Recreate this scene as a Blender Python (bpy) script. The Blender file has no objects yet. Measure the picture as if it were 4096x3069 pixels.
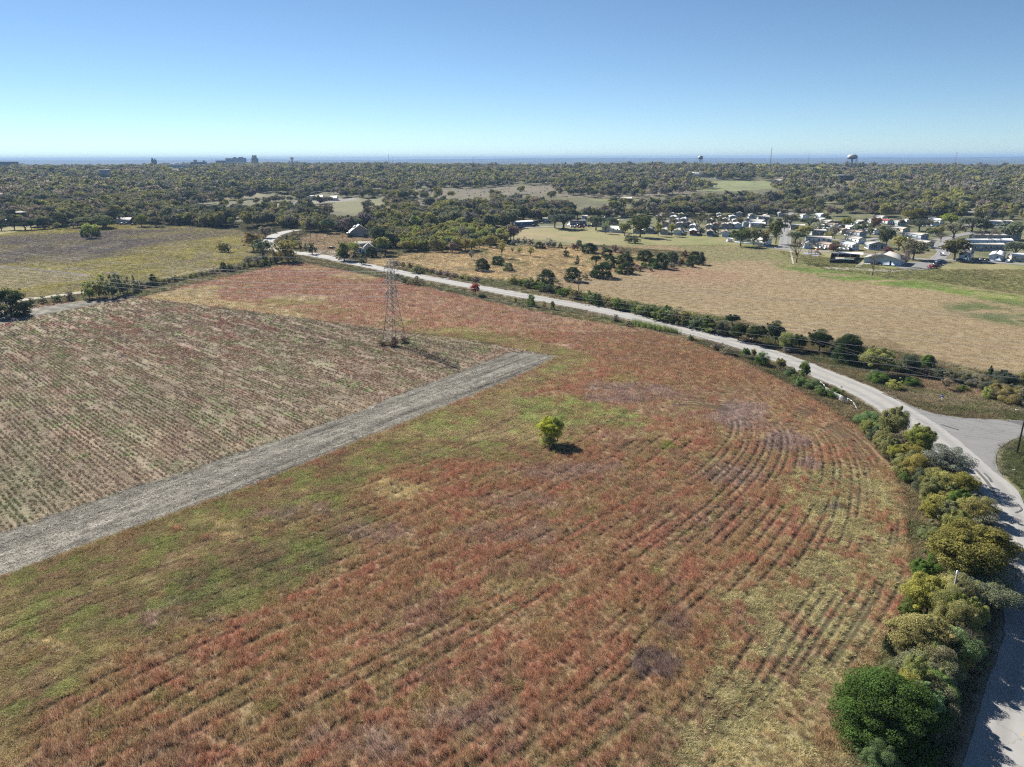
import bpy, math, random
import numpy as np
sc = bpy.context.scene
R = math.radians
# ------------------------------------------------------------------ camera, sky, sun, exposure
H = 55.0; F = 2840.0; PIT = R(17.55); ROLL = R(0.2)
from mathutils import Vector, Matrix
cam = bpy.data.cameras.new('camera'); cam.sensor_width = 36; cam.lens = F/4096*36
cam.clip_start = 0.5; cam.clip_end = 60000
camo = bpy.data.objects.new('camera', cam); sc.collection.objects.link(camo); sc.camera = camo
_X = Vector((1, 0, 0)); _U = Vector((0, math.sin(PIT), math.cos(PIT))); _D = Vector((0, math.cos(PIT), -math.sin(PIT)))
_r = _X*math.cos(ROLL) - _U*math.sin(ROLL); _u = _X*math.sin(ROLL) + _U*math.cos(ROLL)
_m = Matrix((_r, _u, -_D)).transposed().to_4x4(); _m.translation = (0, 0, H); camo.matrix_world = _m
SUN_EL = R(35); SUN_AZ = math.atan2(-0.60, 0.80)      # clockwise from +Y
world = bpy.data.worlds.new('World'); sc.world = world; world.use_nodes = True
wn = world.node_tree.nodes; wl = world.node_tree.links
sky = wn.new('ShaderNodeTexSky'); sky.sky_type = 'NISHITA'; sky.sun_disc = False
sky.sun_elevation = SUN_EL; sky.sun_rotation = SUN_AZ; sky.altitude = 1500; sky.air_density = .7; sky.dust_density = 0.0; sky.ozone_density = 4.0
tint = wn.new('ShaderNodeVectorMath'); tint.operation = 'MULTIPLY'; tint.inputs[1].default_value = (1.17, 1.19, 1.10)   # clear autumn air, bluer than the model's
wl.new(sky.outputs[0], tint.inputs[0]); wl.new(tint.outputs[0], wn['Background'].inputs[0]); wn['Background'].inputs[1].default_value = 0.05
sd = bpy.data.lights.new('sun', 'SUN'); sd.energy = 5.0; sd.angle = R(0.53); sd.color = (1.0, 0.945, 0.85)
so = bpy.data.objects.new('sun', sd); sc.collection.objects.link(so)
sv = Vector((math.sin(SUN_AZ)*math.cos(SUN_EL), math.cos(SUN_AZ)*math.cos(SUN_EL), math.sin(SUN_EL)))
so.rotation_euler = sv.to_track_quat('Z', 'Y').to_euler(); so.location = sv*300
sc.view_settings.view_transform = 'Standard'; sc.view_settings.look = 'None'; sc.view_settings.exposure = 1.05; sc.view_settings.gamma = 1
sc.render.engine = 'CYCLES'
cy = sc.cycles; cy.max_bounces = 5; cy.diffuse_bounces = 2; cy.glossy_bounces = 2; cy.transmission_bounces = 3; cy.volume_bounces = 0
cy.transparent_max_bounces = 8; cy.use_denoising = False; cy.use_adaptive_sampling = True; cy.adaptive_threshold = .02; sc.cycles.filter_width = 1.25; cy.caustics_reflective = False; cy.caustics_refractive = False
cy.volume_max_steps = 64

# ------------------------------------------------------------------ helpers
rng = np.random.default_rng(7); random.seed(7)
def sstep(a, b, x):
    t = np.clip((x-a)/(b-a), 0, 1); return t*t*(3-2*t)
def _hash(ix, iy, s):
    h = (ix.astype(np.int64)*374761393 + iy.astype(np.int64)*668265263 + s*1442695041) & 0xffffffff
    h = ((h ^ (h >> 13))*1274126177) & 0xffffffff
    return ((h ^ (h >> 16)) & 0xffffff)/float(0xffffff)
def vn(x, y, s=0):
    x = np.asarray(x, float); y = np.asarray(y, float)
    ix = np.floor(x); iy = np.floor(y); fx = x-ix; fy = y-iy
    fx = fx*fx*(3-2*fx); fy = fy*fy*(3-2*fy)
    a = _hash(ix, iy, s); b = _hash(ix+1, iy, s); c = _hash(ix, iy+1, s); d = _hash(ix+1, iy+1, s)
    return (a*(1-fx)+b*fx)*(1-fy) + (c*(1-fx)+d*fx)*fy
def fbm(x, y, s=0, o=4):
    t = 0; a = .5; n = 0
    for k in range(o):
        t = t + a*vn(x, y, s+k*17); n += a; a *= .55; x = np.asarray(x)*2.03+3.1; y = np.asarray(y)*2.03+7.7
    return t/n
def terr(x, y):
    x = np.asarray(x, float); y = np.asarray(y, float)
    d = np.hypot(x, y); az = np.arctan2(x, y)
    r1 = 3400 - 1400*sstep(-.30, .05, az)
    z = 29*sstep(380, 1850, d)*(1-sstep(r1, r1+1600, d))
    z = z + (fbm(x/420, y/420, 5, 3)-.5)*14*sstep(500, 1500, d)*(1-sstep(r1, r1+1500, d))
    z = z - 22*sstep(r1+500, r1+2200, d)
    hh = 62 + 26*(fbm(az*6+3, d*0+.5, 9, 3)-.5)*2 + 6*np.sin(az*2)
    z = z + (hh+22)*(.45*sstep(7000, 10500, d) + .55*sstep(12500, 17500, d)) + 9*(fbm(x/900, y/900, 31, 3)-.5)*sstep(6500, 9000, d)
    return z
def ray(px, py):
    u = (px-2048)/F; v = -(py-1534.5)/F; c, s = math.cos(ROLL), math.sin(ROLL)
    u, v = u*c+v*s, -u*s+v*c
    return u, math.cos(PIT)+v*math.sin(PIT), -math.sin(PIT)+v*math.cos(PIT)
def P(px, py, z=None):
    """photo pixel (4096 x 3069) -> point on the ground (or at height z)"""
    dx, dy, dz = ray(px, py)
    if z is not None:
        t = (z-H)/dz; return dx*t, dy*t
    zz = 0.0
    for _ in range(40):
        if dz > -1e-4: t = 1900.
        else: t = min((zz-H)/dz, 24000.)
        zn = float(terr(dx*t, dy*t)); zz = zz*.5+zn*.5
    return dx*t, dy*t
def topz(px, py, d):
    """height at which the ray through a pixel passes over horizontal distance d"""
    dx, dy, dz = ray(px, py); return H + dz*d/math.hypot(dx, dy)
def proj(x, y, z):
    """world -> photo pixels"""
    d = y*math.cos(PIT)-(z-H)*math.sin(PIT); v = (y*math.sin(PIT)+(z-H)*math.cos(PIT))/d; u = x/d; c, s = math.cos(ROLL), math.sin(ROLL)
    return 2048+F*(u*c-v*s), 1534.5-F*(u*s+v*c)
def PW(pts): return np.array([P(*p) for p in pts])
def Pd(px, py, d):
    dx, dy, dz = ray(px, py); t = d/math.hypot(dx, dy); return dx*t, dy*t, H+dz*t
def inpoly(x, y, poly):
    ins = np.zeros(x.shape, bool); n = len(poly)
    for i in range(n):
        x1, y1 = poly[i]; x2, y2 = poly[(i+1) % n]
        if y1 == y2: continue
        c = ((y1 > y) != (y2 > y)) & (x < (x2-x1)*(y-y1)/(y2-y1)+x1); ins ^= c
    return ins
def segdist(x, y, pts, closed=True):
    d = np.full(x.shape, 1e9); n = len(pts)
    for i in range(n if closed else n-1):
        x1, y1 = pts[i]; x2, y2 = pts[(i+1) % n]; ex, ey = x2-x1, y2-y1; L = ex*ex+ey*ey+1e-9
        t = np.clip(((x-x1)*ex+(y-y1)*ey)/L, 0, 1)
        d = np.minimum(d, (x-x1-t*ex)**2+(y-y1-t*ey)**2)
    return np.sqrt(d)
def pmask(x, y, poly, w):
    """soft mask of a polygon, edge width w metres"""
    out = np.zeros(x.shape); lo = poly.min(0)-w*2; hi = poly.max(0)+w*2
    k = (x > lo[0]) & (x < hi[0]) & (y > lo[1]) & (y < hi[1])
    if not k.any(): return out
    xs, ys = x[k], y[k]; d = segdist(xs, ys, poly); s = np.where(inpoly(xs, ys, poly), d, -d)
    out[k] = sstep(-w, w, s); return out
def smooth_line(pts, n=8):
    """Catmull-Rom through points"""
    p = [np.array(q, float) for q in pts]; p = [2*p[0]-p[1]]+p+[2*p[-1]-p[-2]]; out = []
    for i in range(1, len(p)-2):
        for k in range(n):
            t = k/n; a, b, c, d = p[i-1], p[i], p[i+1], p[i+2]
            out.append(.5*((2*b)+(-a+c)*t+(2*a-5*b+4*c-d)*t*t+(-a+3*b-3*c+d)*t**3))
    out.append(p[-2]); return np.array(out)

def mesh(name, V, faces, smooth=False):
    """faces: list of (n,k) int arrays"""
    me = bpy.data.meshes.new(name); V = np.asarray(V, np.float32)
    me.vertices.add(len(V)); me.vertices.foreach_set('co', V.ravel())
    faces = [np.asarray(f, np.int32) for f in faces if len(f)]
    nl = sum(f.size for f in faces); nf = sum(len(f) for f in faces)
    me.loops.add(nl); me.polygons.add(nf)
    me.loops.foreach_set('vertex_index', np.concatenate([f.ravel() for f in faces]))
    tot = np.concatenate([np.full(len(f), f.shape[1], np.int32) for f in faces])
    st = np.concatenate([[0], np.cumsum(tot)[:-1]]).astype(np.int32)
    me.polygons.foreach_set('loop_start', st)
    if smooth: me.polygons.foreach_set('use_smooth', np.ones(nf, bool))
    me.update(calc_edges=True); return me
def link(name, me, mat=None, parent=None):
    o = bpy.data.objects.new(name, me); sc.collection.objects.link(o)
    if mat and me and not me.materials: me.materials.append(mat)
    if parent: o.parent = parent
    return o
def tag(o, label=None, cat=None, group=None, kind=None):
    if label: o['label'] = label
    if cat: o['category'] = cat
    if group: o['group'] = group
    if kind: o['kind'] = kind
    return o
def empty(name, loc, rz=0, scale=None):
    o = bpy.data.objects.new(name, None); sc.collection.objects.link(o); o.location = loc; o.rotation_euler[2] = rz
    o.empty_display_size = .3
    if scale is not None: o.scale = scale
    return o
def copy_tree(o, parent=None):
    c = o.copy(); sc.collection.objects.link(c); c.parent = parent
    for ch in list(o.children): copy_tree(ch, c)
    return c
class MB:
    """collects boxes, tubes and prisms into one mesh"""
    def __init__(s): s.V = []; s.F4 = []; s.F3 = []; s.n = 0
    def add(s, V, F4=(), F3=()):
        V = np.asarray(V, float); s.V.append(V)
        if len(F4): s.F4.append(np.asarray(F4)+s.n)
        if len(F3): s.F3.append(np.asarray(F3)+s.n)
        s.n += len(V); return s
    def box(s, c, d, rz=0):
        x, y, z = d[0]/2, d[1]/2, d[2]/2; V = np.array([(i*x, j*y, k*z) for i in (-1, 1) for j in (-1, 1) for k in (-1, 1)])
        ca, sa = math.cos(rz), math.sin(rz); V = np.c_[V[:, 0]*ca-V[:, 1]*sa, V[:, 0]*sa+V[:, 1]*ca, V[:, 2]]+np.array(c)
        return s.add(V, [(0, 1, 3, 2), (4, 6, 7, 5), (0, 4, 5, 1), (2, 3, 7, 6), (0, 2, 6, 4), (1, 5, 7, 3)])
    def tube(s, pts, rad, n=6, cap=True):
        pts = np.array(pts, float); m = len(pts); rad = np.broadcast_to(np.asarray(rad, float), (m,)); V = []
        for i in range(m):
            t = pts[min(i+1, m-1)]-pts[max(i-1, 0)]; t = t/(np.linalg.norm(t)+1e-9)
            a = np.cross(t, (0, 0, 1) if abs(t[2]) < .9 else (1, 0, 0)); a /= np.linalg.norm(a); b = np.cross(t, a)
            for k in range(n):
                w = 2*math.pi*k/n; V.append(pts[i]+rad[i]*(a*math.cos(w)+b*math.sin(w)))
        Q = [(i*n+k, i*n+(k+1) % n, (i+1)*n+(k+1) % n, (i+1)*n+k) for i in range(m-1) for k in range(n)]
        T = []
        if cap:
            V += [pts[0], pts[-1]]; a = m*n
            T = [(a, (k+1) % n, k) for k in range(n)]+[(a+1, (m-1)*n+k, (m-1)*n+(k+1) % n) for k in range(n)]
        return s.add(V, Q, T)
    def lathe(s, prof, n=20, c=(0, 0, 0)):
        V = []; m = len(prof)
        for r, z in prof:
            for k in range(n):
                w = 2*math.pi*k/n; V.append((c[0]+r*math.cos(w), c[1]+r*math.sin(w), c[2]+z))
        return s.add(V, [(i*n+k, i*n+(k+1) % n, (i+1)*n+(k+1) % n, (i+1)*n+k) for i in range(m-1) for k in range(n)])
    def prism(s, prof, y0, y1):
        """profile in x,z (ccw) pushed along y"""
        n = len(prof); V = [(x, y0, z) for x, z in prof]+[(x, y1, z) for x, z in prof]
        s.add(V, [(k, (k+1) % n, n+(k+1) % n, n+k) for k in range(n)])
        T = [(0, k, k+1) for k in range(1, n-1)]+[(n, n+k+1, n+k) for k in range(1, n-1)]
        s.F3.append(np.asarray(T)+s.n-len(V)); return s
    def mesh(s, name, smooth=False):
        return mesh(name, np.concatenate(s.V), ([np.concatenate(s.F4)] if s.F4 else [])+([np.concatenate(s.F3)] if s.F3 else []), smooth)
    def build(s, name, mat, parent=None, smooth=False): return link(name, s.mesh(name, smooth), mat, parent)

# ------------------------------------------------------------------ materials
def newmat(name):
    m = bpy.data.materials.new(name); m.use_nodes = True; nt = m.node_tree; nt.nodes.clear()
    out = nt.nodes.new('ShaderNodeOutputMaterial'); return m, nt, out
def N(nt, t, **kw):
    n = nt.nodes.new(t)
    for k, v in kw.items(): setattr(n, k, v)
    return n
MATS = {}
def plain(name, col, rough=.8, var=.12, scale=3.0, metal=0, bump=0):
    """paint / metal / roofing: base colour broken up by weathering noise"""
    if name in MATS: return MATS[name]
    m, nt, out = newmat(name); b = N(nt, 'ShaderNodeBsdfPrincipled'); b.inputs['Roughness'].default_value = rough; b.inputs['Metallic'].default_value = metal
    tc = N(nt, 'ShaderNodeTexCoord'); no = N(nt, 'ShaderNodeTexNoise'); no.inputs['Scale'].default_value = scale; no.inputs['Detail'].default_value = 5
    nt.links.new(tc.outputs['Object'], no.inputs['Vector'])
    mx = N(nt, 'ShaderNodeMix', data_type='RGBA'); mx.inputs['A'].default_value = (*[c*(1-var*2) for c in col], 1); mx.inputs['B'].default_value = (*[min(c*(1+var*2), 1) for c in col], 1)
    nt.links.new(no.outputs['Fac'], mx.inputs['Factor']); nt.links.new(mx.outputs['Result'], b.inputs['Base Color'])
    if bump:
        bp = N(nt, 'ShaderNodeBump'); bp.inputs['Strength'].default_value = bump; nt.links.new(no.outputs['Fac'], bp.inputs['Height']); nt.links.new(bp.outputs[0], b.inputs['Normal'])
    nt.links.new(b.outputs[0], out.inputs[0]); MATS[name] = m; return m
def leafmat(name, mode, trans=.35):
    """foliage: colour from the object (mode 'obj') or from the scattered point (mode 'inst'), varied per leaf"""
    m, nt, out = newmat(name)
    if mode == 'obj': src = N(nt, 'ShaderNodeObjectInfo').outputs['Color']
    else:
        a = N(nt, 'ShaderNodeAttribute', attribute_type='INSTANCER', attribute_name='col'); src = a.outputs['Color']
    r = N(nt, 'ShaderNodeAttribute', attribute_name='rnd')
    mr = N(nt, 'ShaderNodeMapRange'); mr.inputs['To Min'].default_value = .5; mr.inputs['To Max'].default_value = 1.6
    nt.links.new(r.outputs['Fac'], mr.inputs['Value'])
    vm = N(nt, 'ShaderNodeVectorMath', operation='SCALE'); nt.links.new(src, vm.inputs[0]); nt.links.new(mr.outputs[0], vm.inputs['Scale'])
    d = N(nt, 'ShaderNodeBsdfDiffuse'); t = N(nt, 'ShaderNodeBsdfTranslucent'); mx = N(nt, 'ShaderNodeMixShader'); mx.inputs[0].default_value = trans
    nt.links.new(vm.outputs[0], d.inputs[0]); nt.links.new(vm.outputs[0], t.inputs[0]); nt.links.new(d.outputs[0], mx.inputs[1]); nt.links.new(t.outputs[0], mx.inputs[2])
    nt.links.new(mx.outputs[0], out.inputs[0]); MATS[name] = m; return m
LEAF = leafmat('foliage', 'obj'); LEAFI = leafmat('foliage_scattered', 'inst'); GRASSI = leafmat('grass_blades', 'inst', .25)
BARK = plain('bark', (.13, .105, .085), .9, .25, 6)

def scatter(name, pts, rot, scl, col, idx, protos, label, cat):
    """one 'stuff' object: prototypes set on points by geometry nodes, colour carried by each point"""
    n = len(pts); me = mesh(name, pts, [np.zeros((0, 3), int)]) if False else bpy.data.meshes.new(name)
    me.vertices.add(n); me.vertices.foreach_set('co', np.asarray(pts, np.float32).ravel())
    a = me.attributes.new('rotz', 'FLOAT_VECTOR', 'POINT'); rv = np.zeros((n, 3), np.float32); rv[:, 2] = rot; a.data.foreach_set('vector', rv.ravel())
    a = me.attributes.new('scl', 'FLOAT_VECTOR', 'POINT'); a.data.foreach_set('vector', np.asarray(scl, np.float32).ravel())
    a = me.attributes.new('col', 'FLOAT_COLOR', 'POINT'); a.data.foreach_set('color', np.c_[np.asarray(col), np.ones(n)].astype(np.float32).ravel())
    a = me.attributes.new('idx', 'INT', 'POINT'); a.data.foreach_set('value', np.asarray(idx, np.int32))
    o = link(name, me); tag(o, label, cat, kind='stuff')
    c = bpy.data.collections.new(name+'_kinds')
    for k, pm in enumerate(protos):
        po = bpy.data.objects.new('%s_kind_%02d' % (name, k), pm); c.objects.link(po)
    ng = bpy.data.node_groups.new(name, 'GeometryNodeTree'); ng.interface.new_socket('Geometry', in_out='INPUT', socket_type='NodeSocketGeometry'); ng.interface.new_socket('Geometry', in_out='OUTPUT', socket_type='NodeSocketGeometry')
    gi = ng.nodes.new('NodeGroupInput'); go = ng.nodes.new('NodeGroupOutput')
    ip = ng.nodes.new('GeometryNodeInstanceOnPoints'); ci = ng.nodes.new('GeometryNodeCollectionInfo')
    ci.inputs['Collection'].default_value = c; ci.inputs['Separate Children'].default_value = True; ci.inputs['Reset Children'].default_value = True
    ip.inputs['Pick Instance'].default_value = True
    def at(nm, ty):
        q = ng.nodes.new('GeometryNodeInputNamedAttribute'); q.data_type = ty; q.inputs['Name'].default_value = nm; return q.outputs['Attribute']
    L = ng.links.new
    e2r = ng.nodes.new('FunctionNodeEulerToRotation'); L(at('rotz', 'FLOAT_VECTOR'), e2r.inputs[0]); L(e2r.outputs[0], ip.inputs['Rotation'])
    L(gi.outputs[0], ip.inputs['Points']); L(ci.outputs[0], ip.inputs['Instance']); L(at('scl', 'FLOAT_VECTOR'), ip.inputs['Scale']); L(at('idx', 'INT'), ip.inputs['Instance Index'])
    L(ip.outputs[0], go.inputs[0])
    md = o.modifiers.new('scatter', 'NODES'); md.node_group = ng
    return o
def setrnd(me, n, per):
    a = me.attributes.new('rnd', 'FLOAT', 'FACE'); a.data.foreach_set('value', np.repeat(rng.random(n), per).astype(np.float32))
# ------------------------------------------------------------------ where the fields lie (outlines read off the photograph, set on the ground)
Z = {}
Z['red'] = PW([(560, 1192), (860, 1118), (1120, 1062), (1210, 1050), (1500, 1108), (1750, 1160), (2000, 1218), (2250, 1268), (2550, 1315), (2750, 1362), (2960, 1445), (3130, 1525), (3290, 1618), (3440, 1720), (3560, 1850), (3620, 2000), (3640, 2160), (3640, 2330), (3580, 2520), (3470, 2700), (3400, 2850), (3390, 3069), (3400, 3600), (-900, 3600), (-900, 2560), (0, 2310), (294, 2200), (1024, 1937), (1434, 1766), (2048, 1520), (2233, 1424), (2060, 1392), (1880, 1358), (1600, 1325), (1300, 1285), (900, 1232)])
Z['left'] = PW([(560, 1192), (900, 1232), (1300, 1285), (1600, 1325), (1880, 1358), (2060, 1392), (2233, 1424), (2048, 1410), (1588, 1583), (1409, 1658), (1024, 1791), (718, 1894), (462, 1973), (0, 2135), (-900, 2420), (-900, 1400), (0, 1240), (300, 1205)])
Z['strip'] = PW([(-900, 2420), (0, 2135), (462, 1973), (718, 1894), (1024, 1791), (1409, 1658), (1588, 1583), (2048, 1406), (2233, 1424), (2048, 1520), (1434, 1766), (1024, 1937), (294, 2200), (0, 2310), (-900, 2640)])
Z['topstrip'] = PW([(-200, 1290), (0, 1255), (300, 1208), (520, 1180), (570, 1188), (350, 1225), (200, 1255), (0, 1300), (-200, 1345)])
Z['yel'] = PW([(-400, 925), (0, 912), (500, 898), (760, 910), (960, 922), (1040, 950), (1060, 1010), (900, 1070), (700, 1112), (480, 1150), (330, 1172), (0, 1215), (-400, 1270)])
Z['purp'] = PW([(-400, 955), (0, 950), (300, 935), (560, 915), (800, 918), (985, 928), (960, 948), (800, 955), (640, 975), (500, 1000), (380, 1030), (250, 1060), (100, 1055), (-400, 1090)])
Z['rowsfar'] = PW([(-400, 1066), (0, 1068), (350, 1098), (330, 1120), (150, 1150), (0, 1165), (-400, 1200)])
Z['barn'] = PW([(1180, 975), (1230, 935), (1400, 925), (1520, 935), (1540, 955), (1440, 990), (1400, 1030), (1250, 1010), (1200, 1000)])
Z['mead'] = PW([(1420, 1045), (1560, 1030), (1750, 1005), (1950, 985), (2250, 985), (2450, 1000), (2620, 1030), (2580, 1070), (2450, 1095), (2300, 1110), (2200, 1140), (1950, 1110), (1700, 1085), (1500, 1060)])
Z['tan'] = PW([(1900, 935), (2050, 915), (2300, 910), (2500, 930), (2900, 950), (3080, 960), (3120, 1010), (3300, 1080), (3700, 1120), (4096, 1180), (4700, 1260), (4700, 1640), (4096, 1500), (3900, 1478), (3600, 1410), (3400, 1375), (3200, 1345), (2950, 1275), (2700, 1240), (2500, 1200), (2250, 1165), (2160, 1140), (2400, 1095), (2820, 1055), (2780, 1010), (2500, 990), (2200, 962), (2000, 952)])
Z['lawn'] = PW([(2040, 915), (2500, 900), (2600, 928), (3060, 950), (3110, 960), (3200, 985), (3440, 1010), (3560, 1060), (3760, 1055), (4100, 1055), (4700, 1080), (4700, 1250), (4096, 1185), (3800, 1150), (3500, 1115), (3250, 1080), (3110, 1060), (3085, 1000), (2900, 985), (2500, 985), (2480, 960), (2050, 930)])
Z['greenband'] = PW([(3090, 1060), (3300, 1078), (3500, 1110), (3800, 1140), (4096, 1180), (4096, 1230), (3900, 1195), (3700, 1160), (3400, 1125), (3150, 1080)])
Z['greenpatch'] = PW([(3780, 1215), (3950, 1200), (4096, 1210), (4500, 1250), (4500, 1330), (4096, 1310), (3900, 1275), (3800, 1240)])
Z['park'] = PW([(2050, 900), (2300, 880), (2600, 855), (3000, 845), (3500, 850), (3700, 870), (4100, 880), (4700, 900), (4700, 1090), (4100, 1080), (3560, 1075), (3300, 1030), (3100, 1000), (2900, 955), (2500, 935)])
def PR_(p): RAWS.append(np.array(p, float)); return PW(p)
RAWS = []
FAR = {  # clearings in the far woods
 'a': PR_([(1250, 835), (1350, 800), (1550, 790), (1570, 815), (1480, 830), (1430, 858), (1380, 850)]),
 'cem': PR_([(1600, 770), (1800, 758), (2000, 748), (2250, 738), (2520, 730), (2750, 735), (2880, 755), (2780, 775), (2520, 795), (2250, 790), (2080, 775), (1900, 790), (1700, 800)]),
 'sport': PR_([(2680, 757), (2780, 735), (2900, 722), (3050, 722), (3170, 740), (3120, 752), (2950, 765), (2800, 765)]),
 'b': PR_([(630, 800), (720, 785), (900, 778), (1030, 775), (1060, 786), (900, 795), (760, 802)]),
 'c': PR_([(-300, 768), (-20, 755), (40, 762), (30, 778), (-300, 790)]),
 'd': PR_([(3200, 806), (3290, 790), (3390, 783), (3385, 800), (3300, 815)]),
 'e': PR_([(880, 846), (1100, 815), (1250, 800), (1430, 790), (1430, 802), (1250, 814), (1110, 831), (900, 860)]),
 'f': PR_([(3060, 705), (3180, 700), (3200, 712), (3090, 716)]),
 'g': PR_([(2350, 800), (2520, 795), (2600, 805), (2480, 812)]),
 'h': PR_([(3240, 735), (3400, 722), (3410, 738), (3280, 745)]),
 'i': PR_([(3830, 848), (3920, 815), (3960, 830), (3900, 860)])}
FARC = {'a': (.17, .165, .09), 'cem': (.16, .14, .10), 'sport': (.19, .205, .10), 'b': (.19, .16, .105), 'c': (.25, .20, .15), 'd': (.18, .19, .10), 'e': (.24, .22, .20), 'f': (.2, .16, .11), 'g': (.17, .19, .09), 'h': (.19, .18, .11), 'i': (.25, .24, .22)}
# --- the asphalt road: centre line and half width
road_up = [(1120, 985), (1181, 1012), (1348, 1028), (1533, 1070), (1811, 1123), (2048, 1166), (2326, 1216), (2557, 1262), (2742, 1306), (3072, 1393), (3234, 1452), (3350, 1498), (3574, 1592), (3760, 1709), (3862, 1788), (3992, 1904), (4094, 1995)]
c_pts = []
up = smooth_line(PW(road_up), 4); HALF = 4.05
tg = np.gradient(up, axis=0); tg /= np.linalg.norm(tg, axis=1)[:, None]; nrm = np.c_[tg[:, 1], -tg[:, 0]]
cl = up+nrm*HALF                      # centre = right-hand (field) side of the upper edge
low = PW([(4120, 2300), (4180, 2560), (4130, 2800), (4079, 3069), (4010, 3560)])
cl = cl[3:]
E_ = [tuple(q) for q in cl[::4]]
extra = [tuple(q) for q in low[0:]]
farlead = PW([(1040, 935), (1085, 958), (1110, 978)])   # hidden dip; the road comes out again further off
CL = smooth_line([tuple(q) for q in PW([(1185, 921), (1140, 929), (1098, 944), (1068, 968), (1085, 990), (1135, 1006)])]+E_[1:]+extra, 8)
def offset_line(pl, o):
    t = np.gradient(pl, axis=0); t /= np.linalg.norm(t, axis=1)[:, None]; return pl+np.c_[t[:, 1], -t[:, 0]]*o
SIDE = PW([(3574, 1590), (3640, 1622), (3730, 1652), (3850, 1672), (4096, 1684), (4600, 1700), (4600, 1735), (4200, 1730), (4096, 1746), (4040, 1766), (3998, 1800), (3984, 1835), (3996, 1885), (4050, 1958), (4000, 1960), (3862, 1820), (3700, 1700)])
def road_d(x, y): return segdist(x, y, CL, False)

# tractor tracks in the red field
g_in = PW([(300, 3350), (1000, 2900), (1700, 2540), (2350, 2170), (2740, 1925), (2890, 1790), (2930, 1690), (2860, 1640), (2700, 1620), (2540, 1640), (2330, 1730)])
g_mid = PW([(2250, 3500), (2700, 3069), (2950, 2820), (3140, 2520), (3245, 2373), (3345, 2200), (3400, 2030), (3395, 1840), (3290, 1710), (3080, 1610), (2800, 1540)])
g_out = PW([(2900, 3500), (3180, 2990), (3360, 2700), (3500, 2500), (3590, 2330), (3630, 2160), (3625, 2040), (3570, 1880), (3440, 1745), (3260, 1640), (3050, 1530)])
TRK = []
def rs(pl, n=60):
    d = np.r_[0, np.cumsum(np.linalg.norm(np.diff(pl, axis=0), axis=1))]; t = np.linspace(0, d[-1], n); return np.c_[np.interp(t, d, pl[:, 0]), np.interp(t, d, pl[:, 1])]
G3 = [rs(smooth_line(g), 60) for g in (g_in, g_mid, g_out)]
for k in range(15): q = (k+random.uniform(-.2, .2))/15; TRK.append(G3[0]*(1-q)+G3[1]*q)
for k in range(8): q = (k+random.uniform(-.2, .2))/7; TRK.append(G3[1]*(1-q)+G3[2]*q)
base = rs(smooth_line(g_in[:6]), 50)
for k in range(1, 15): TRK.append(offset_line(base, -3.1*k-random.uniform(0, .8)))
TRKg = None
def near_track(x, y):
    """distance to the nearest tyre track (lookup grid) and id of that track"""
    global TRKg
    if TRKg is None:
        gx = np.arange(-110, 80, .25); gy = np.arange(40, 240, .25); X, Y = np.meshgrid(gx, gy); D = np.full(X.shape, 9.0)
        for tr in TRK:
            for i in range(len(tr)-1):
                for h in (0,):
                    x1, y1 = tr[i]; x2, y2 = tr[i+1]
                    i0, i1 = int((min(x1, x2)-3+110)/.25), int((max(x1, x2)+3+110)/.25); j0, j1 = int((min(y1, y2)-3-40)/.25), int((max(y1, y2)+3-40)/.25)
                    i0, j0 = max(i0, 0), max(j0, 0)
                    if i1 <= i0 or j1 <= j0 or i0 >= len(gx) or j0 >= len(gy): continue
                    xs = X[j0:j1, i0:i1]; ys = Y[j0:j1, i0:i1]; ex, ey = x2-x1, y2-y1; L = ex*ex+ey*ey+1e-9
                    t = np.clip(((xs-x1)*ex+(ys-y1)*ey)/L, 0, 1); d = np.sqrt((xs-x1-t*ex)**2+(ys-y1-t*ey)**2)
                    D[j0:j1, i0:i1] = np.minimum(D[j0:j1, i0:i1], d)
        TRKg = D
    i = np.clip(((x+110)/.25).astype(int), 0, TRKg.shape[1]-1); j = np.clip(((y-40)/.25).astype(int), 0, TRKg.shape[0]-1)
    d = TRKg[j, i].copy(); out = (x < -110) | (x > 80) | (y < 40) | (y > 240); d[out] = 9.; return d

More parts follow.
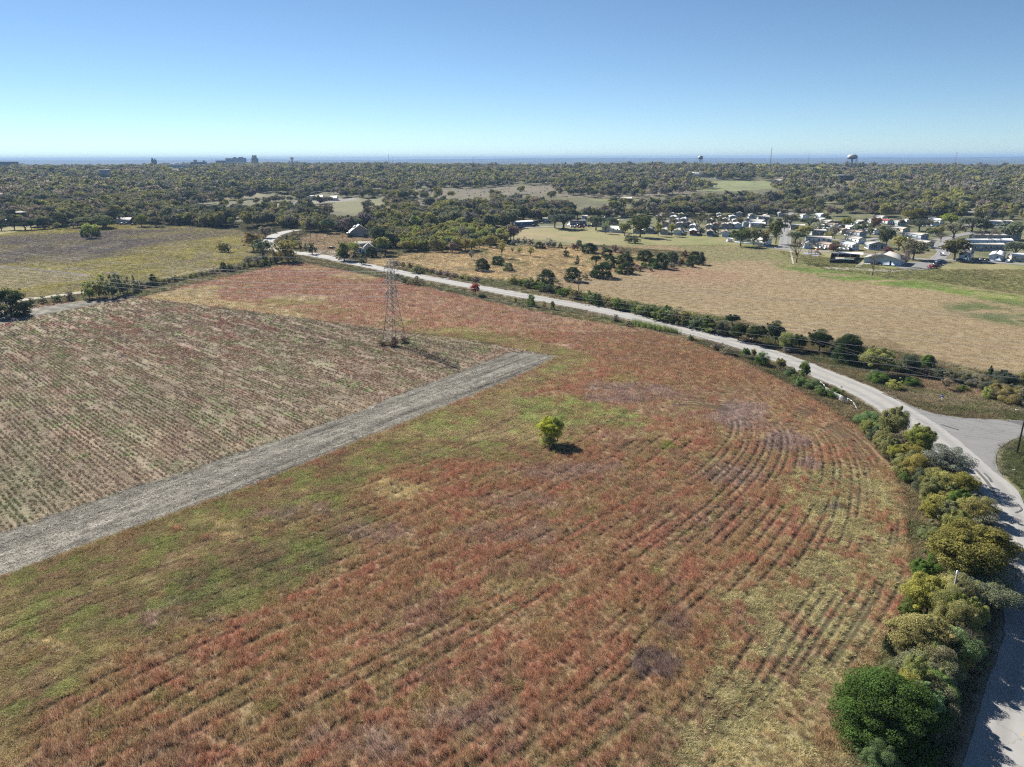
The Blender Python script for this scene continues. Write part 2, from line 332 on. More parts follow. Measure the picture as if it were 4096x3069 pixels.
# --- patches inside the red field: (kind, outline or ellipse in the photograph, edge softness in metres)
def ell(px, py, rx, ry):
    return PW([(px+rx*math.cos(t), py+ry*math.sin(t)) for t in np.linspace(0, 2*math.pi, 14)[:-1]])
PATCH = [
 ('olive', PW([(-900, 2560), (0, 2330), (300, 2210), (1000, 1955), (1430, 1775), (2050, 1530), (2240, 1430), (2330, 1440), (2260, 1500), (2080, 1580), (2240, 1640), (2420, 1690), (2330, 1740), (2150, 1850), (1800, 1830), (1560, 1880), (1400, 2000), (1560, 2080), (1400, 2180), (1230, 2290), (960, 2420), (740, 2560), (430, 2640), (250, 2790), (0, 3069), (-900, 3400)]), 3.0, .72),
 ('dkgreen', PW([(380, 2480), (620, 2350), (900, 2250), (1180, 2140), (1330, 2180), (1330, 2260), (1100, 2360), (800, 2420), (560, 2500)]), 3.0, .6),
 ('brightg', PW([(2040, 1600), (2250, 1580), (2480, 1625), (2590, 1690), (2460, 1715), (2330, 1712), (2180, 1700), (2080, 1680)]), 1.6, .8),
 ('brightg', ell(1790, 1700, 130, 40), 2.0, .45), ('brightg', ell(900, 2400, 170, 45), 2.0, .4), ('brightg', ell(1070, 2310, 90, 30), 1.5, .6), ('brightg', ell(1500, 1850, 150, 25), 2, .35),
 ('brightg', ell(1270, 1900, 200, 22), 2, .4), ('brightg', ell(760, 2090, 280, 25), 2, .45),
 ('straw', ell(1590, 1960, 110, 42), 2.2, .8), ('straw', ell(900, 2110, 120, 34), 2.2, .6), ('straw', ell(200, 2580, 120, 14), 1.0, .9), ('straw', ell(330, 2520, 60, 10), 1.0, .7), ('straw', ell(2010, 2380, 70, 60), 2.0, .55), ('straw', ell(60, 3020, 90, 25), 1, .6),
 ('straw', ell(2160, 1770, 130, 25), 1.5, .5), ('yellow', ell(2695, 1793, 42, 14), .5, .95), ('yellow', ell(2480, 1515, 80, 20), 1.5, .25),
 ('mauve', ell(2640, 2650, 105, 70), .8, .95), ('mauve', ell(2680, 2480, 100, 50), 1.5, .5), ('mauve', ell(3335, 2028, 66, 32), .4, 1.0), ('mauvep', ell(2520, 1570, 190, 40), 2.2, .6), ('mauvep', ell(2960, 1660, 120, 60), 1.5, .7), ('mauvep', ell(3140, 1760, 110, 34), 1.2, .8), ('mauvep', ell(3210, 1850, 60, 26), 1, .8),
 ('mauvep', ell(2900, 1900, 140, 40), 2.0, .45), ('mauvep', ell(2300, 1890, 220, 40), 2, .5), ('mauvep', ell(1500, 2130, 180, 40), 2, .5), ('mauvep', ell(1180, 2050, 140, 30), 2, .5), ('mauvep', ell(1880, 2870, 150, 70), 2, .55), ('mauvep', ell(700, 2480, 160, 24), 1, .6), ('mauvep', ell(1500, 2980, 220, 70), 2, .6), ('mauvep', ell(2000, 2140, 260, 40), 2, .4), ('mauvep', ell(2100, 2010, 200, 30), 2, .4),
 ('pale', PW([(3120, 1900), (3420, 1850), (3600, 1950), (3640, 2160), (3620, 2400), (3480, 2680), (3380, 2860), (3370, 3069), (2900, 3300), (2500, 3300), (2640, 2900), (2850, 2700), (2880, 2480), (2800, 2380), (3000, 2330), (3200, 2240), (3180, 2050)]), 3.0, .72),
 ('straw', PW([(3060, 2900), (3380, 2700), (3400, 3069), (3300, 3300), (2900, 3300), (2850, 3069)]), 4, .35),
 ('pinkstraw', ell(2255, 1388, 60, 16), .8, .9), ('straw', PW([(560, 1192), (760, 1150), (900, 1140), (860, 1170), (900, 1200), (1150, 1235), (1300, 1280), (900, 1230)]), 1.5, .65),
 ('olive', ell(1180, 1208, 140, 16), 2.5, .75), ('olive', ell(1300, 1245, 160, 10), 2.5, .4), ('straw', ell(1200, 1192, 130, 8), 2, .5), ('straw', ell(1440, 1105, 130, 12), 2.5, .6), ('straw', ell(1240, 1075, 90, 8), 2.5, .4),
 ('olive', PW([(1680, 1312), (1850, 1310), (2060, 1350), (2300, 1400), (2360, 1440), (2250, 1460), (2230, 1424), (2060, 1395), (1880, 1362), (1600, 1330)]), 1.8, .8), ('olive', ell(1590, 1290, 110, 16), 2, .5),
 ('tanr', PW([(2420, 1300), (2750, 1370), (2960, 1450), (3290, 1625), (3440, 1730), (3300, 1700), (3050, 1590), (2700, 1500), (2500, 1400)]), 8, .45),
]
PC = {'olive': (.27, .225, .10), 'dkgreen': (.19, .185, .09), 'brightg': (.235, .255, .085), 'straw': (.36, .29, .15), 'yellow': (.26, .25, .07), 'mauve': (.19, .135, .115), 'mauvep': (.27, .19, .155), 'pale': (.31, .29, .14), 'pinkstraw': (.40, .27, .21), 'tanr': (.25, .155, .085)}
UX, UY = .73, .683
def desat(c, a=.13, g=1.30):
    l = c.mean(1, keepdims=True); return (c*(1-a)+l*a)*g*np.array((1.0, .985, .97))
def red_cols(x, y):
    """albedo of the wild growth in the red field, its green share and its height"""
    n = len(x); wx = x+(fbm(x/4, y/4, 71, 3)-.5)*7; wy = y+(fbm(x/4, y/4, 72, 3)-.5)*7
    u = x*UX+y*UY; v = -x*UY+y*UX
    st = fbm(u/9, v/1.6, 73, 3)
    f1 = fbm(x/11, y/11, 74, 4); f2 = fbm(x/2.3, y/2.3, 75, 3)
    far = sstep(170, 300, y)
    A = np.array((.338, .168, .104)); B = np.array((.310, .208, .112)); C = np.array((.280, .175, .122)); D = np.array((.330, .170, .128)); T = np.array((.310, .240, .125))
    t = sstep(.35, .68, .5*st+.5*f2)[:, None]; col = A*(1-t)+B*t
    t = sstep(.5, .72, f1)[:, None]*.8; col = col*(1-t)+C*t
    col = col*(1-far[:, None]*.6)+D*far[:, None]*.6
    fs = fbm(u/2.4, v/.75, 84, 3); t = (sstep(.47, .62, .75*fs+.25*fbm(x/14, y/14, 85, 3))*.62)[:, None]; col = col*(1-t)+T*t
    t = (sstep(.5, .7, fbm(x/9+3, y/9, 86, 3))*sstep(.4, .6, fs)*.4)[:, None]; col = col*(1-t)+np.array((.27, .235, .10))*t
    h = .62+.35*(f2-.4)+.2*(st-.5)-.28*sstep(.47, .62, fs); g = np.zeros(n)
    # scattered green / straw tussocks
    gp = sstep(.64, .78, fbm(x/3.2, y/3.2, 76, 3))*.6
    for kind, poly, w, s in [('olive', None, 0, 0)]+PATCH:
        m = gp if poly is None else pmask(wx, wy, poly, w)*s
        if kind == 'pale': m = np.clip(m*1.15, 0, .85)*sstep(.38, .54, .5*fbm(x/3.5, y/3.5, 78, 3)+.5*fbm(x/.9, y/.9, 88, 2))
        elif poly is not None: m = np.clip(m*1.5*sstep(.12, .55, fbm(x/3.1+9, y/3.1, 79, 3)+.25*(s-.5)), 0, 1)*1.0
        if kind == 'brightg': m = m*(.25+.75*sstep(.36, .56, fbm(u/2.2, v/.9, 87, 3)))
        pc = np.array(PC[kind]); cc = pc*(1+(f2[:, None]-.45)*.9)
        if kind in ('olive', 'dkgreen'):
            tt = sstep(.46, .60, fbm(u/3.2, v/1.1, 77, 3))[:, None]*.7; cc = cc*(1-tt)+np.array((.27, .18, .11))*tt
            tt = sstep(.55, .68, fbm(x/2.9+40, y/2.9, 81, 3))[:, None]*.7; cc = cc*(1-tt)+np.array((.24, .27, .08))*tt
        col = col*(1-m[:, None])+cc*m[:, None]
        hh = {'olive': .26, 'dkgreen': .34, 'brightg': .26, 'straw': .5, 'yellow': .5, 'mauve': .75, 'mauvep': .55, 'pale': .28, 'pinkstraw': .3, 'tanr': .5}[kind]
        h = h*(1-m)+hh*m; g = g*(1-m)+(kind in ('olive', 'dkgreen', 'brightg', 'pale'))*m
    col = desat(col)
    return np.clip(col, .01, .9), np.clip(g, 0, 1), np.clip(h, .12, 1.2)
RX, RY = .725, -.689       # direction of the planted rows in the left field
def left_cols(x, y):
    u = x*RX+y*RY; v = x*RY*-1+y*RX
    f1 = fbm(u/16, v/2.2, 51, 4); f2 = fbm(u/14+30, v/2.5, 52, 3); f3 = fbm(x/12, y/12, 53, 3); f4 = fbm(x/.9, y/.9, 54, 2)
    A = np.array((.245, .175, .120)); G = np.array((.190, .190, .090)); S = np.array((.36, .285, .18)); K = np.array((.17, .125, .10)); Rr = np.array((.275, .130, .095))
    col = np.tile(A, (len(x), 1))
    for c, m in ((S, sstep(.46, .66, f2)*.8), (G, sstep(.47, .62, fbm(u/9, v/3, 55, 4))*.8), (K, sstep(.55, .72, f1)*.75), (Rr, sstep(.55, .7, fbm(u/20, v/5, 56, 3))*(.4+.6*sstep(170, 240, y)))):
        col = col*(1-m[:, None])+c*m[:, None]
    m = (sstep(.62, .74, fbm(x/4+5, y/4, 57, 3))*.8)[:, None]; col = col*(1-m)+np.array((.17, .225, .075))*m
    # straw headland next to the bare strip, green corner at the far left bottom
    ds = segdist(x, y, Z['strip'][:8], False); m = ((1-sstep(1.5, 9, ds))*.6*sstep(.3, .6, fbm(x/4, y/4, 58)))[:, None]; col = col*(1-m)+np.array((.36, .25, .17))*m
    m = (pmask(x, y, PW([(-400, 1750), (80, 1800), (330, 1990), (150, 2090), (0, 2120), (-400, 2200)]), 6)*.55)[:, None]; col = col*(1-m)+np.array((.13, .17, .065))*m
    for a, b in (((330, 1480), (880, 1335)), ((520, 1540), (1100, 1440))):   # two cross passes
        d = segdist(x, y, PW([a, ((a[0]+b[0])/2, (a[1]+b[1])/2+6), b]), False); m = ((1-sstep(.5, 1.6, d))*.6)[:, None]; col = col*(1-m)+np.array((.34, .225, .155))*m
    return np.clip(desat(col)*.80*(.75+.5*f4[:, None]), .01, .9)

def ground_cols(x, y):
    n = len(x); d = np.hypot(x, y)
    f1 = fbm(x/60, y/60, 11, 4); f2 = fbm(x/9, y/9, 12, 4); f3 = fbm(x/1.7, y/1.7, 13, 3); f3 = .5+(f3-.5)*(1-.85*sstep(110, 260, d)); f5 = fbm(x/260, y/260, 14, 4)
    base_ = np.array((.125, .12, .07)); col = np.tile(base_, (n, 1))*(1+(f2[:, None]-.5)*.9)
    t = sstep(.6, .7, f5)[:, None]*sstep(1500, 2500, d)[:, None]*.5; col = col*(1-t)+np.array((.2, .175, .11))*t
    farhill = sstep(6000, 9000, d)[:, None]; hc = np.array((.05, .062, .045))*(1+1.6*(fbm(x/500, y/500, 15, 4)[:, None]-.45)); col = col*(1-farhill)+hc*farhill
    t = (sstep(.70, .76, fbm(x/700, y/300, 16, 4))*sstep(6500, 8000, d))[:, None]*.6; col = col*(1-t)+np.array((.22, .19, .13))*t
    def mix(m, c):
        nonlocal col
        col = col*(1-m[:, None])+np.asarray(c)*m[:, None]
    near = d < 560
    wx = x+(fbm(x/14, y/14, 21, 3)-.5)*10*sstep(150, 400, d); wy = y+(fbm(x/14, y/14, 22, 3)-.5)*10*sstep(150, 400, d)
    for k, p in FAR.items():
        m = pmask(wx, wy, p, 8); mix(m, np.array(FARC[k])*(1+(f2[:, None]-.5)*.5+(f1[:, None]-.5)*.5))
    m = pmask(wx, wy, Z['park'], 6); mix(m, np.array((.125, .135, .07))*(1+(f2[:, None]-.5)*.8))
    mm = sstep(.55, .68, f2); mix(m*mm*.5, (.25, .21, .14))
    # open ground round the near fields (verges, meadow margins)
    m = pmask(x, y, PW([(-900, 1280), (0, 1210), (500, 1150), (1040, 1040), (1180, 960), (1500, 930), (2000, 940), (3000, 950), (4700, 1090), (4700, 1900), (4700, 3600), (3300, 3600), (3300, 2900), (3600, 2300), (3560, 1800), (3100, 1500), (2000, 1200), (1200, 1040), (560, 1190), (-900, 1400)]), 3)
    vc = np.array((.20, .165, .095))*(1+(f2[:, None]-.5)*.9); gm = sstep(.42, .6, fbm(x/7, y/7, 23, 4))[:, None]; vc = vc*(1-gm*.75)+np.array((.12, .14, .06))*gm*.75
    mix(m, vc)
    m = pmask(wx, wy, Z['yel'], 3); yc = np.array((.225, .200, .080))*(1+(f2[:, None]-.5)*.8+(f3[:, None]-.5)*.9); t = sstep(.48, .66, fbm(x/9, y/20, 24, 4))[:, None]*.6; yc = yc*(1-t)+np.array((.21, .18, .13))*t
    mix(m, yc)
    m = pmask(wx+(f1-.5)*30, wy+(f1-.5)*40, Z['purp'], 12)*(.45+.55*sstep(.3, .6, fbm(x/30, y/45, 25, 4))); mix(m*.95, np.array((.125, .108, .100))*(1+(f3[:, None]-.5)*.8))
    t = m*sstep(.56, .72, fbm(x/14, y/30, 26, 4))*.55; mix(t, (.22, .19, .15))
    m = pmask(wx, wy, Z['rowsfar'], 4); v = x*.35+y*.94; mix(m*.8, np.array((.25, .22, .145))*(1+.18*np.sign(np.sin(v*1.1))[:, None]*sstep(.35, .6, fbm(x/30, y/9, 27))[:, None]))
    for line, w, c in ((PW([(-300, 1055), (0, 1068), (130, 1075), (250, 1090), (350, 1102)]), 1.4, (.27, .25, .235)), (PW([(-300, 1260), (0, 1215), (90, 1200), (200, 1187), (320, 1170)]), 2.3, (.42, .385, .33)), (PW([(320, 1170), (560, 1138), (760, 1090), (930, 1063)]), 1.3, (.33, .29, .21))):
        dd = segdist(x, y, line, False); mix((1-sstep(w*.7, w*1.35, dd+(f3-.5)*1.2)), np.array(c)*(1+(f3[:, None]-.5)*.3))
    m = pmask(wx, wy, Z['barn'], 5); mix(m, np.array((.34, .265, .17))*(1+(f2[:, None]-.5)*.7))
    m = pmask(wx, wy, Z['mead'], 5); mc = np.array((.43, .335, .195))*(1+(f2[:, None]-.5)*.8+(f3[:, None]-.5)*.5); t = sstep(.52, .66, fbm(x/18, y/30, 28, 4))[:, None]*.7; mc = mc*(1-t)+np.array((.2, .2, .09))*t; mix(m, mc)
    m = pmask(wx, wy, Z['tan'], 3); tc = np.array((.305, .238, .145))*(1+(f2[:, None]-.5)*.14+(f3[:, None]-.5)*.2+(f1[:, None]-.5)*.22)
    t = sstep(.5, .7, fbm(x/90, y/14, 29, 4))[:, None]*.35; tc = tc*(1-t)+np.array((.275, .195, .125))*t
    t = pmask(wx, wy, PW([(2560, 1085), (2700, 1070), (2950, 1090), (2990, 1120), (2850, 1130), (2650, 1110)]), 9)[:, None]*.5; tc = tc*(1-t)+np.array((.30, .175, .125))*t
    t = (sstep(.5, .62, fbm(x/30, y/60, 30, 4))*sstep(330, 420, y))[:, None]*.6; tc = tc*(1-t)+np.array((.19, .205, .09))*t
    mix(m, tc)
    m = pmask(wx, wy, Z['lawn'], 5); lc = np.array((.205, .205, .09))*(1+(f2[:, None]-.5)*.5); t = sstep(.45, .62, f1)[:, None]*.7; lc = lc*(1-t)+np.array((.27, .24, .125))*t; mix(m*(.55+.45*sstep(.4, .55, fbm(x/12, y/25, 32))), lc)
    m = pmask(wx, wy, Z['greenband'], 4); mix(m*sstep(.15, .5, fbm(x/16, y/10, 33)), np.array((.15, .20, .055))*(1+(f2[:, None]-.5)*.5))
    m = pmask(wx, wy, Z['greenpatch'], 5); mix(m*sstep(.25, .55, fbm(x/12, y/10, 34)), np.array((.135, .155, .065)))
    m = pmask(wx, wy, PW([(3850, 1170), (3960, 1172), (4120, 1196), (4096, 1204), (3950, 1188)]), 2); mix(m*.6, (.32, .30, .13))
    # left stubble field, strip and red field
    m = pmask(x, y, Z['left'], .8); v = -x*RY+y*RX
    lc = left_cols(x, y); gr = np.array((.265, .228, .175))*(1+(fbm((x*RX+y*RY)/25, (-x*RY+y*RX)/1.0, 49, 3)[:, None]-.5)*1.6)*.86*(1+(f3[:, None]-.5)*.9); t = (.5+.25*(f2-.5))[:, None]; mix(m, gr*(1-t)+lc*t)
    for zz in ('topstrip', 'strip'):
        wj = (fbm(x/3, y/3, 48, 3)-.5)*3.0; m = pmask(x+wj, y-wj, Z[zz], .6); us = x*.6+y*.8; vs = x*.8-y*.6
        band = fbm(us/18, vs/.7, 41, 3); b2 = fbm(us/30, vs/2.6, 47, 2); gc = np.array((.175, .163, .138))*(1+(band[:, None]-.5)*2.0+(b2[:, None]-.5)*1.2+(f3[:, None]-.5)*.7); t = sstep(.5, .75, fbm(us/20, vs/3.0, 42, 3))[:, None]*.3; gc = gc*(1-t)+np.array((.12, .12, .10))*t
        mix(m, gc)
    m = pmask(x, y, Z['red'], 1.0)
    k = m > 0
    rc = np.zeros((n, 3))
    if k.any():
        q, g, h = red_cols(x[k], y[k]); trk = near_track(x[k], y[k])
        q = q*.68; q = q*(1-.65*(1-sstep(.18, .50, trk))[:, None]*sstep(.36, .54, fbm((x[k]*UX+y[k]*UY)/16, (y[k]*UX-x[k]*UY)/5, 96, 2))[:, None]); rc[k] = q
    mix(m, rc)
    # verges of the road: mown tan edge, gravel shoulder
    rd = road_d(x, y)
    m = (1-sstep(5.2, 7.5, rd+(f3-.5)*1.5)); m = m*(d < 600); mix(m*.8, np.array((.235, .19, .125))*(1+(f3[:, None]-.5)*.5))
    m = (1-sstep(4.1, 5.0, rd+(f3-.5)*.9))*(d < 600); mix(m*.75, (.33, .29, .235))
    m = pmask(x, y, PW([(3550, 1575), (3640, 1600), (3900, 1640), (4300, 1655), (4300, 1610), (4096, 1590), (3800, 1560), (3600, 1540)]), 1.2); mix(m*.7, np.array((.31, .255, .17))*(1+(f3[:, None]-.5)*.5)); mix(m*sstep(.45, .6, fbm(x/5, y/3, 43))*.55, (.15, .17, .07))
    m = pmask(x, y, PW([(3520, 1500), (3800, 1520), (4200, 1580), (4200, 1600), (3900, 1590), (3600, 1545)]), 1.5); mix(m*.7, np.array((.33, .235, .16))*(1+(f3[:, None]-.5)*.8))
    m = pmask(x, y, PW([(4096, 1746), (4040, 1766), (3998, 1800), (3984, 1835), (3996, 1885), (4096, 2010), (4600, 2300), (4600, 1740)]), .4); mix(m, np.array((.12, .135, .06))*(1+(f3[:, None]-.5)*1.0)); 
    m = m*(1-sstep(0, 1.6, segdist(x, y, SIDE, True))); mix(m*.6, (.3, .26, .19))
    return np.clip(col, .004, .9)

# ------------------------------------------------------------------ the ground: one sheet to the horizon
dep = np.radians(np.concatenate([np.linspace(62, 40, 60)[:-1], np.linspace(40, 9, 470)[:-1], np.linspace(9, 2.2, 230)[:-1]]))
rr = 55/np.tan(dep); rr = np.concatenate([rr, np.geomspace(rr[-1]*1.012, 24000, 190)])
az = np.concatenate([np.linspace(-180, -52, 50)[:-1], np.linspace(-52, 52, 1050), np.linspace(52, 180, 50)[1:-1]]); azr = np.radians(az)
Rg, Ag = np.meshgrid(rr, azr, indexing='ij'); GX = (Rg*np.sin(Ag)).ravel(); GY = (Rg*np.cos(Ag)).ravel()
GZ = terr(GX, GY)
nr, na = len(rr), len(azr); ii, jj = np.meshgrid(np.arange(nr-1), np.arange(na), indexing='ij'); ii = ii.ravel(); jj = jj.ravel(); j2 = (jj+1) % na
Q = np.c_[ii*na+jj, (ii+1)*na+jj, (ii+1)*na+j2, ii*na+j2]
cidx = nr*na; T = np.c_[np.full(na, cidx), np.arange(na), (np.arange(na)+1) % na]
gcol = ground_cols(GX, GY)
# low relief: furrows in the left field, ridges of the strip
d_ = np.hypot(GX, GY); k = d_ < 330; x, y = GX[k], GY[k]
us = x*.6+y*.8; vs = x*.8-y*.6
rel = pmask(x, y, Z['strip'], .5)*(.16*(fbm(us/9, vs/.6, 44, 2)-.5)+.10*(fbm(x/.5, y/.5, 45, 2)-.5))
rel += pmask(x, y, Z['red'], 2)*(.30*(fbm(x/5, y/5, 46, 3)-.5)-.06*(1-sstep(.15, .5, near_track(x, y))))
GZ[k] += rel
V = np.c_[GX, GY, GZ]; V = np.vstack([V, [0, 0, 0]]); gcol = np.vstack([gcol, gcol[0]])
gme = mesh('ground', V, [Q, T], True)
ca = gme.attributes.new('col', 'FLOAT_COLOR', 'POINT'); ca.data.foreach_set('color', np.c_[gcol, np.ones(len(gcol))].astype(np.float32).ravel())
m, nt, out = newmat('earth_and_grass'); b = N(nt, 'ShaderNodeBsdfPrincipled'); b.inputs['Roughness'].default_value = .95; b.inputs['Specular IOR Level'].default_value = .1
at = N(nt, 'ShaderNodeAttribute', attribute_name='col'); ge = N(nt, 'ShaderNodeNewGeometry')
def noise(scale, det, rough=.6, vec=None, dim=None):
    q = N(nt, 'ShaderNodeTexNoise'); q.inputs['Scale'].default_value = scale; q.inputs['Detail'].default_value = det; q.inputs['Roughness'].default_value = rough; nt.links.new(vec or ge.outputs['Position'], q.inputs['Vector']); return q
n1 = noise(3.2, 6, .7); n2 = noise(.55, 5, .65)
mr = N(nt, 'ShaderNodeMapRange'); mr.inputs['From Min'].default_value = .25; mr.inputs['From Max'].default_value = .75; mr.inputs['To Min'].default_value = .55; mr.inputs['To Max'].default_value = 1.45; nt.links.new(n1.outputs['Fac'], mr.inputs['Value'])
mr2 = N(nt, 'ShaderNodeMapRange'); mr2.inputs['From Min'].default_value = .3; mr2.inputs['From Max'].default_value = .7; mr2.inputs['To Min'].default_value = .92; mr2.inputs['To Max'].default_value = 1.08; nt.links.new(n2.outputs['Fac'], mr2.inputs['Value'])
mu = N(nt, 'ShaderNodeMath', operation='MULTIPLY'); nt.links.new(mr.outputs[0], mu.inputs[0]); nt.links.new(mr2.outputs[0], mu.inputs[1])
sc_ = N(nt, 'ShaderNodeVectorMath', operation='SCALE'); nt.links.new(at.outputs['Color'], sc_.inputs[0]); nt.links.new(mu.outputs[0], sc_.inputs['Scale'])
nt.links.new(sc_.outputs[0], b.inputs['Base Color'])
bp = N(nt, 'ShaderNodeBump'); bp.inputs['Strength'].default_value = .6; bp.inputs['Distance'].default_value = .25; nt.links.new(n1.outputs['Fac'], bp.inputs['Height']); nt.links.new(bp.outputs[0], b.inputs['Normal'])
nt.links.new(b.outputs[0], out.inputs[0])
go_ = link('ground', gme, m); tag(go_, kind='structure')

# ------------------------------------------------------------------ roads
def roadmat(name, col, crack=True):
    m, nt, out = newmat(name); b = N(nt, 'ShaderNodeBsdfPrincipled'); b.inputs['Roughness'].default_value = .88
    ge = N(nt, 'ShaderNodeNewGeometry'); uv = N(nt, 'ShaderNodeAttribute', attribute_name='across')
    def ns(s, d, r=.6):
        q = N(nt, 'ShaderNodeTexNoise'); q.inputs['Scale'].default_value = s; q.inputs['Detail'].default_value = d; q.inputs['Roughness'].default_value = r; nt.links.new(ge.outputs['Position'], q.inputs['Vector']); return q
    a = ns(.25, 4); c = ns(14, 4)
    add = N(nt, 'ShaderNodeMath', operation='MULTIPLY_ADD'); add.inputs[1].default_value = .6; nt.links.new(a.outputs['Fac'], add.inputs[0]); nt.links.new(c.outputs['Fac'], add.inputs[2])
    mr = N(nt, 'ShaderNodeMapRange'); mr.inputs['From Min'].default_value = .5; mr.inputs['From Max'].default_value = 1.15; mr.inputs['To Min'].default_value = .80; mr.inputs['To Max'].default_value = 1.16; nt.links.new(add.outputs[0], mr.inputs['Value'])
    # worn wheel bands: value of 'across' is metres from the centre line
    w = N(nt, 'ShaderNodeMath', operation='ABSOLUTE'); nt.links.new(uv.outputs['Fac'], w.inputs[0])
    s1 = N(nt, 'ShaderNodeMath', operation='SUBTRACT'); s1.inputs[1].default_value = 1.95; nt.links.new(w.outputs[0], s1.inputs[0])
    s2 = N(nt, 'ShaderNodeMath', operation='ABSOLUTE'); nt.links.new(s1.outputs[0], s2.inputs[0])
    wb = N(nt, 'ShaderNodeMapRange'); wb.inputs['From Min'].default_value = .35; wb.inputs['From Max'].default_value = 1.1; wb.inputs['To Min'].default_value = .88; wb.inputs['To Max'].default_value = 1.06; nt.links.new(s2.outputs[0], wb.inputs['Value'])
    mu = N(nt, 'ShaderNodeMath', operation='MULTIPLY'); nt.links.new(mr.outputs[0], mu.inputs[0]); nt.links.new(wb.outputs[0], mu.inputs[1])
    vo = N(nt, 'ShaderNodeTexVoronoi', feature='DISTANCE_TO_EDGE'); vo.inputs['Scale'].default_value = .15
    wp = N(nt, 'ShaderNodeVectorMath', operation='MULTIPLY_ADD'); wp.inputs[1].default_value = (3, 3, 0); q = ns(.6, 5, .7); nt.links.new(q.outputs['Color'], wp.inputs[0]); nt.links.new(ge.outputs['Position'], wp.inputs[2]); nt.links.new(wp.outputs[0], vo.inputs['Vector'])
    ck = N(nt, 'ShaderNodeMapRange'); ck.inputs['From Max'].default_value = .007; ck.inputs['To Min'].default_value = .55 if crack else 1; ck.inputs['To Max'].default_value = 1; nt.links.new(vo.outputs['Distance'], ck.inputs['Value'])
    m2 = N(nt, 'ShaderNodeMath', operation='MULTIPLY'); nt.links.new(mu.outputs[0], m2.inputs[0]); nt.links.new(ck.outputs[0], m2.inputs[1])
    cc = N(nt, 'ShaderNodeVectorMath', operation='SCALE'); cc.inputs[0].default_value = col; nt.links.new(m2.outputs[0], cc.inputs['Scale']); nt.links.new(cc.outputs[0], b.inputs['Base Color'])
    nt.links.new(b.outputs[0], out.inputs[0]); return m
def ribbon(name, line, half, mat, z, kind='structure', nx=5, jit=0):
    line = rs(line, max(8, int(np.linalg.norm(np.diff(line, axis=0), axis=1).sum()/1.5)))
    t = np.gradient(line, axis=0); t /= np.linalg.norm(t, axis=1)[:, None]; nn = np.c_[t[:, 1], -t[:, 0]]; V = []; ac = []
    for k in range(nx):
        a = half*(2*k/(nx-1)-1); aa = np.full(len(line), a)
        if k in (0, nx-1): aa = aa+(fbm(line[:, 0]/1.3, line[:, 1]/1.3, 61+k, 3)-.5)*jit
        p = line+nn*aa[:, None]; V.append(np.c_[p, terr(p[:, 0], p[:, 1])+z+.05*(1-abs(a)/half)]); ac.append(aa)
    n = len(line); V = np.vstack(V); Qs = [(k*n+i, k*n+i+1, (k+1)*n+i+1, (k+1)*n+i) for k in range(nx-1) for i in range(n-1)]
    me = mesh(name, V, [np.array(Qs)[:, ::-1]], True); a = me.attributes.new('across', 'FLOAT', 'POINT'); a.data.foreach_set('value', np.concatenate(ac).astype(np.float32))
    o = link(name, me, mat); tag(o, kind=kind); return o
ROADM = roadmat('pale_asphalt', (.305, .298, .287)); SIDEM = roadmat('grey_asphalt', (.228, .225, .22)); DARKM = roadmat('dark_asphalt', (.12, .12, .125)); PARKM = roadmat('park_asphalt', (.23, .225, .22), False)
def sheet(name, poly, mat, z, ext=2.0):
    """flat ground-hugging polygon, triangulated"""
    import mathutils.geometry as mg
    tri = mg.tessellate_polygon([[Vector((p[0], p[1], 0)) for p in poly]])
    V = np.c_[poly, terr(poly[:, 0], poly[:, 1])+z]; me = mesh(name, V, [np.array(tri)]); 
    a = me.attributes.new('across', 'FLOAT', 'POINT'); a.data.foreach_set('value', np.full(len(V), 2.0, np.float32))
    me.polygons.foreach_get
    o = link(name, me, mat); tag(o, kind='structure')
    if len(me.polygons) and me.polygons[0].normal.z < 0: me.flip_normals()
    return o
ribbon('road', CL, HALF, ROADM, .10, jit=.7)
sheet('side_road', np.vstack([smooth_line(SIDE[:5], 4), SIDE[5:8], smooth_line(SIDE[8:14], 5), SIDE[14:]]), SIDEM, .085)
sheet('side_road_dark_patch', PW([(4020, 1683), (4096, 1686), (4600, 1702), (4600, 1735), (4160, 1728)]), DARKM, .10)
YEL = plain('road_paint_yellow', (.52, .34, .07), .8, .25, 8)
for o_ in (-.13, .13):
    lo_ = offset_line(CL, o_); lo_ = lo_[(np.hypot(lo_[:, 0], lo_[:, 1]) < 90) & (lo_[:, 0] > 50)]
    ribbon('road_centre_line', lo_, .055, YEL, .165, nx=2)
WORN = plain('road_paint_worn', (.40, .35, .25), .9, .2, 5)
lo_ = CL[(np.hypot(CL[:, 0], CL[:, 1]) >= 90) & (np.hypot(CL[:, 0], CL[:, 1]) < 420)]
ribbon('road_centre_line', lo_, .10, WORN, .158, nx=2)
# tyre smears and patched cracks on the bend
TAR = plain('tar_patch', (.10, .10, .10), .7, .2, 3)
for pts, w in (([(3900, 1880), (3925, 1905), (3950, 1935), (3985, 1990)], .28), ([(3935, 1895), (3955, 1915), (3965, 1932)], .2), ([(3765, 1700), (3800, 1712), (3835, 1722)], .12), ([(4070, 2020), (4085, 2042), (4060, 2055)], .12), ([(3340, 1490), (3352, 1494), (3362, 1502)], .22), ([(3530, 1575), (3560, 1588), (3585, 1597)], .22)):
    ribbon('road_tar_smear', smooth_line(PW(pts)), w, TAR, .175, nx=2, jit=.15)
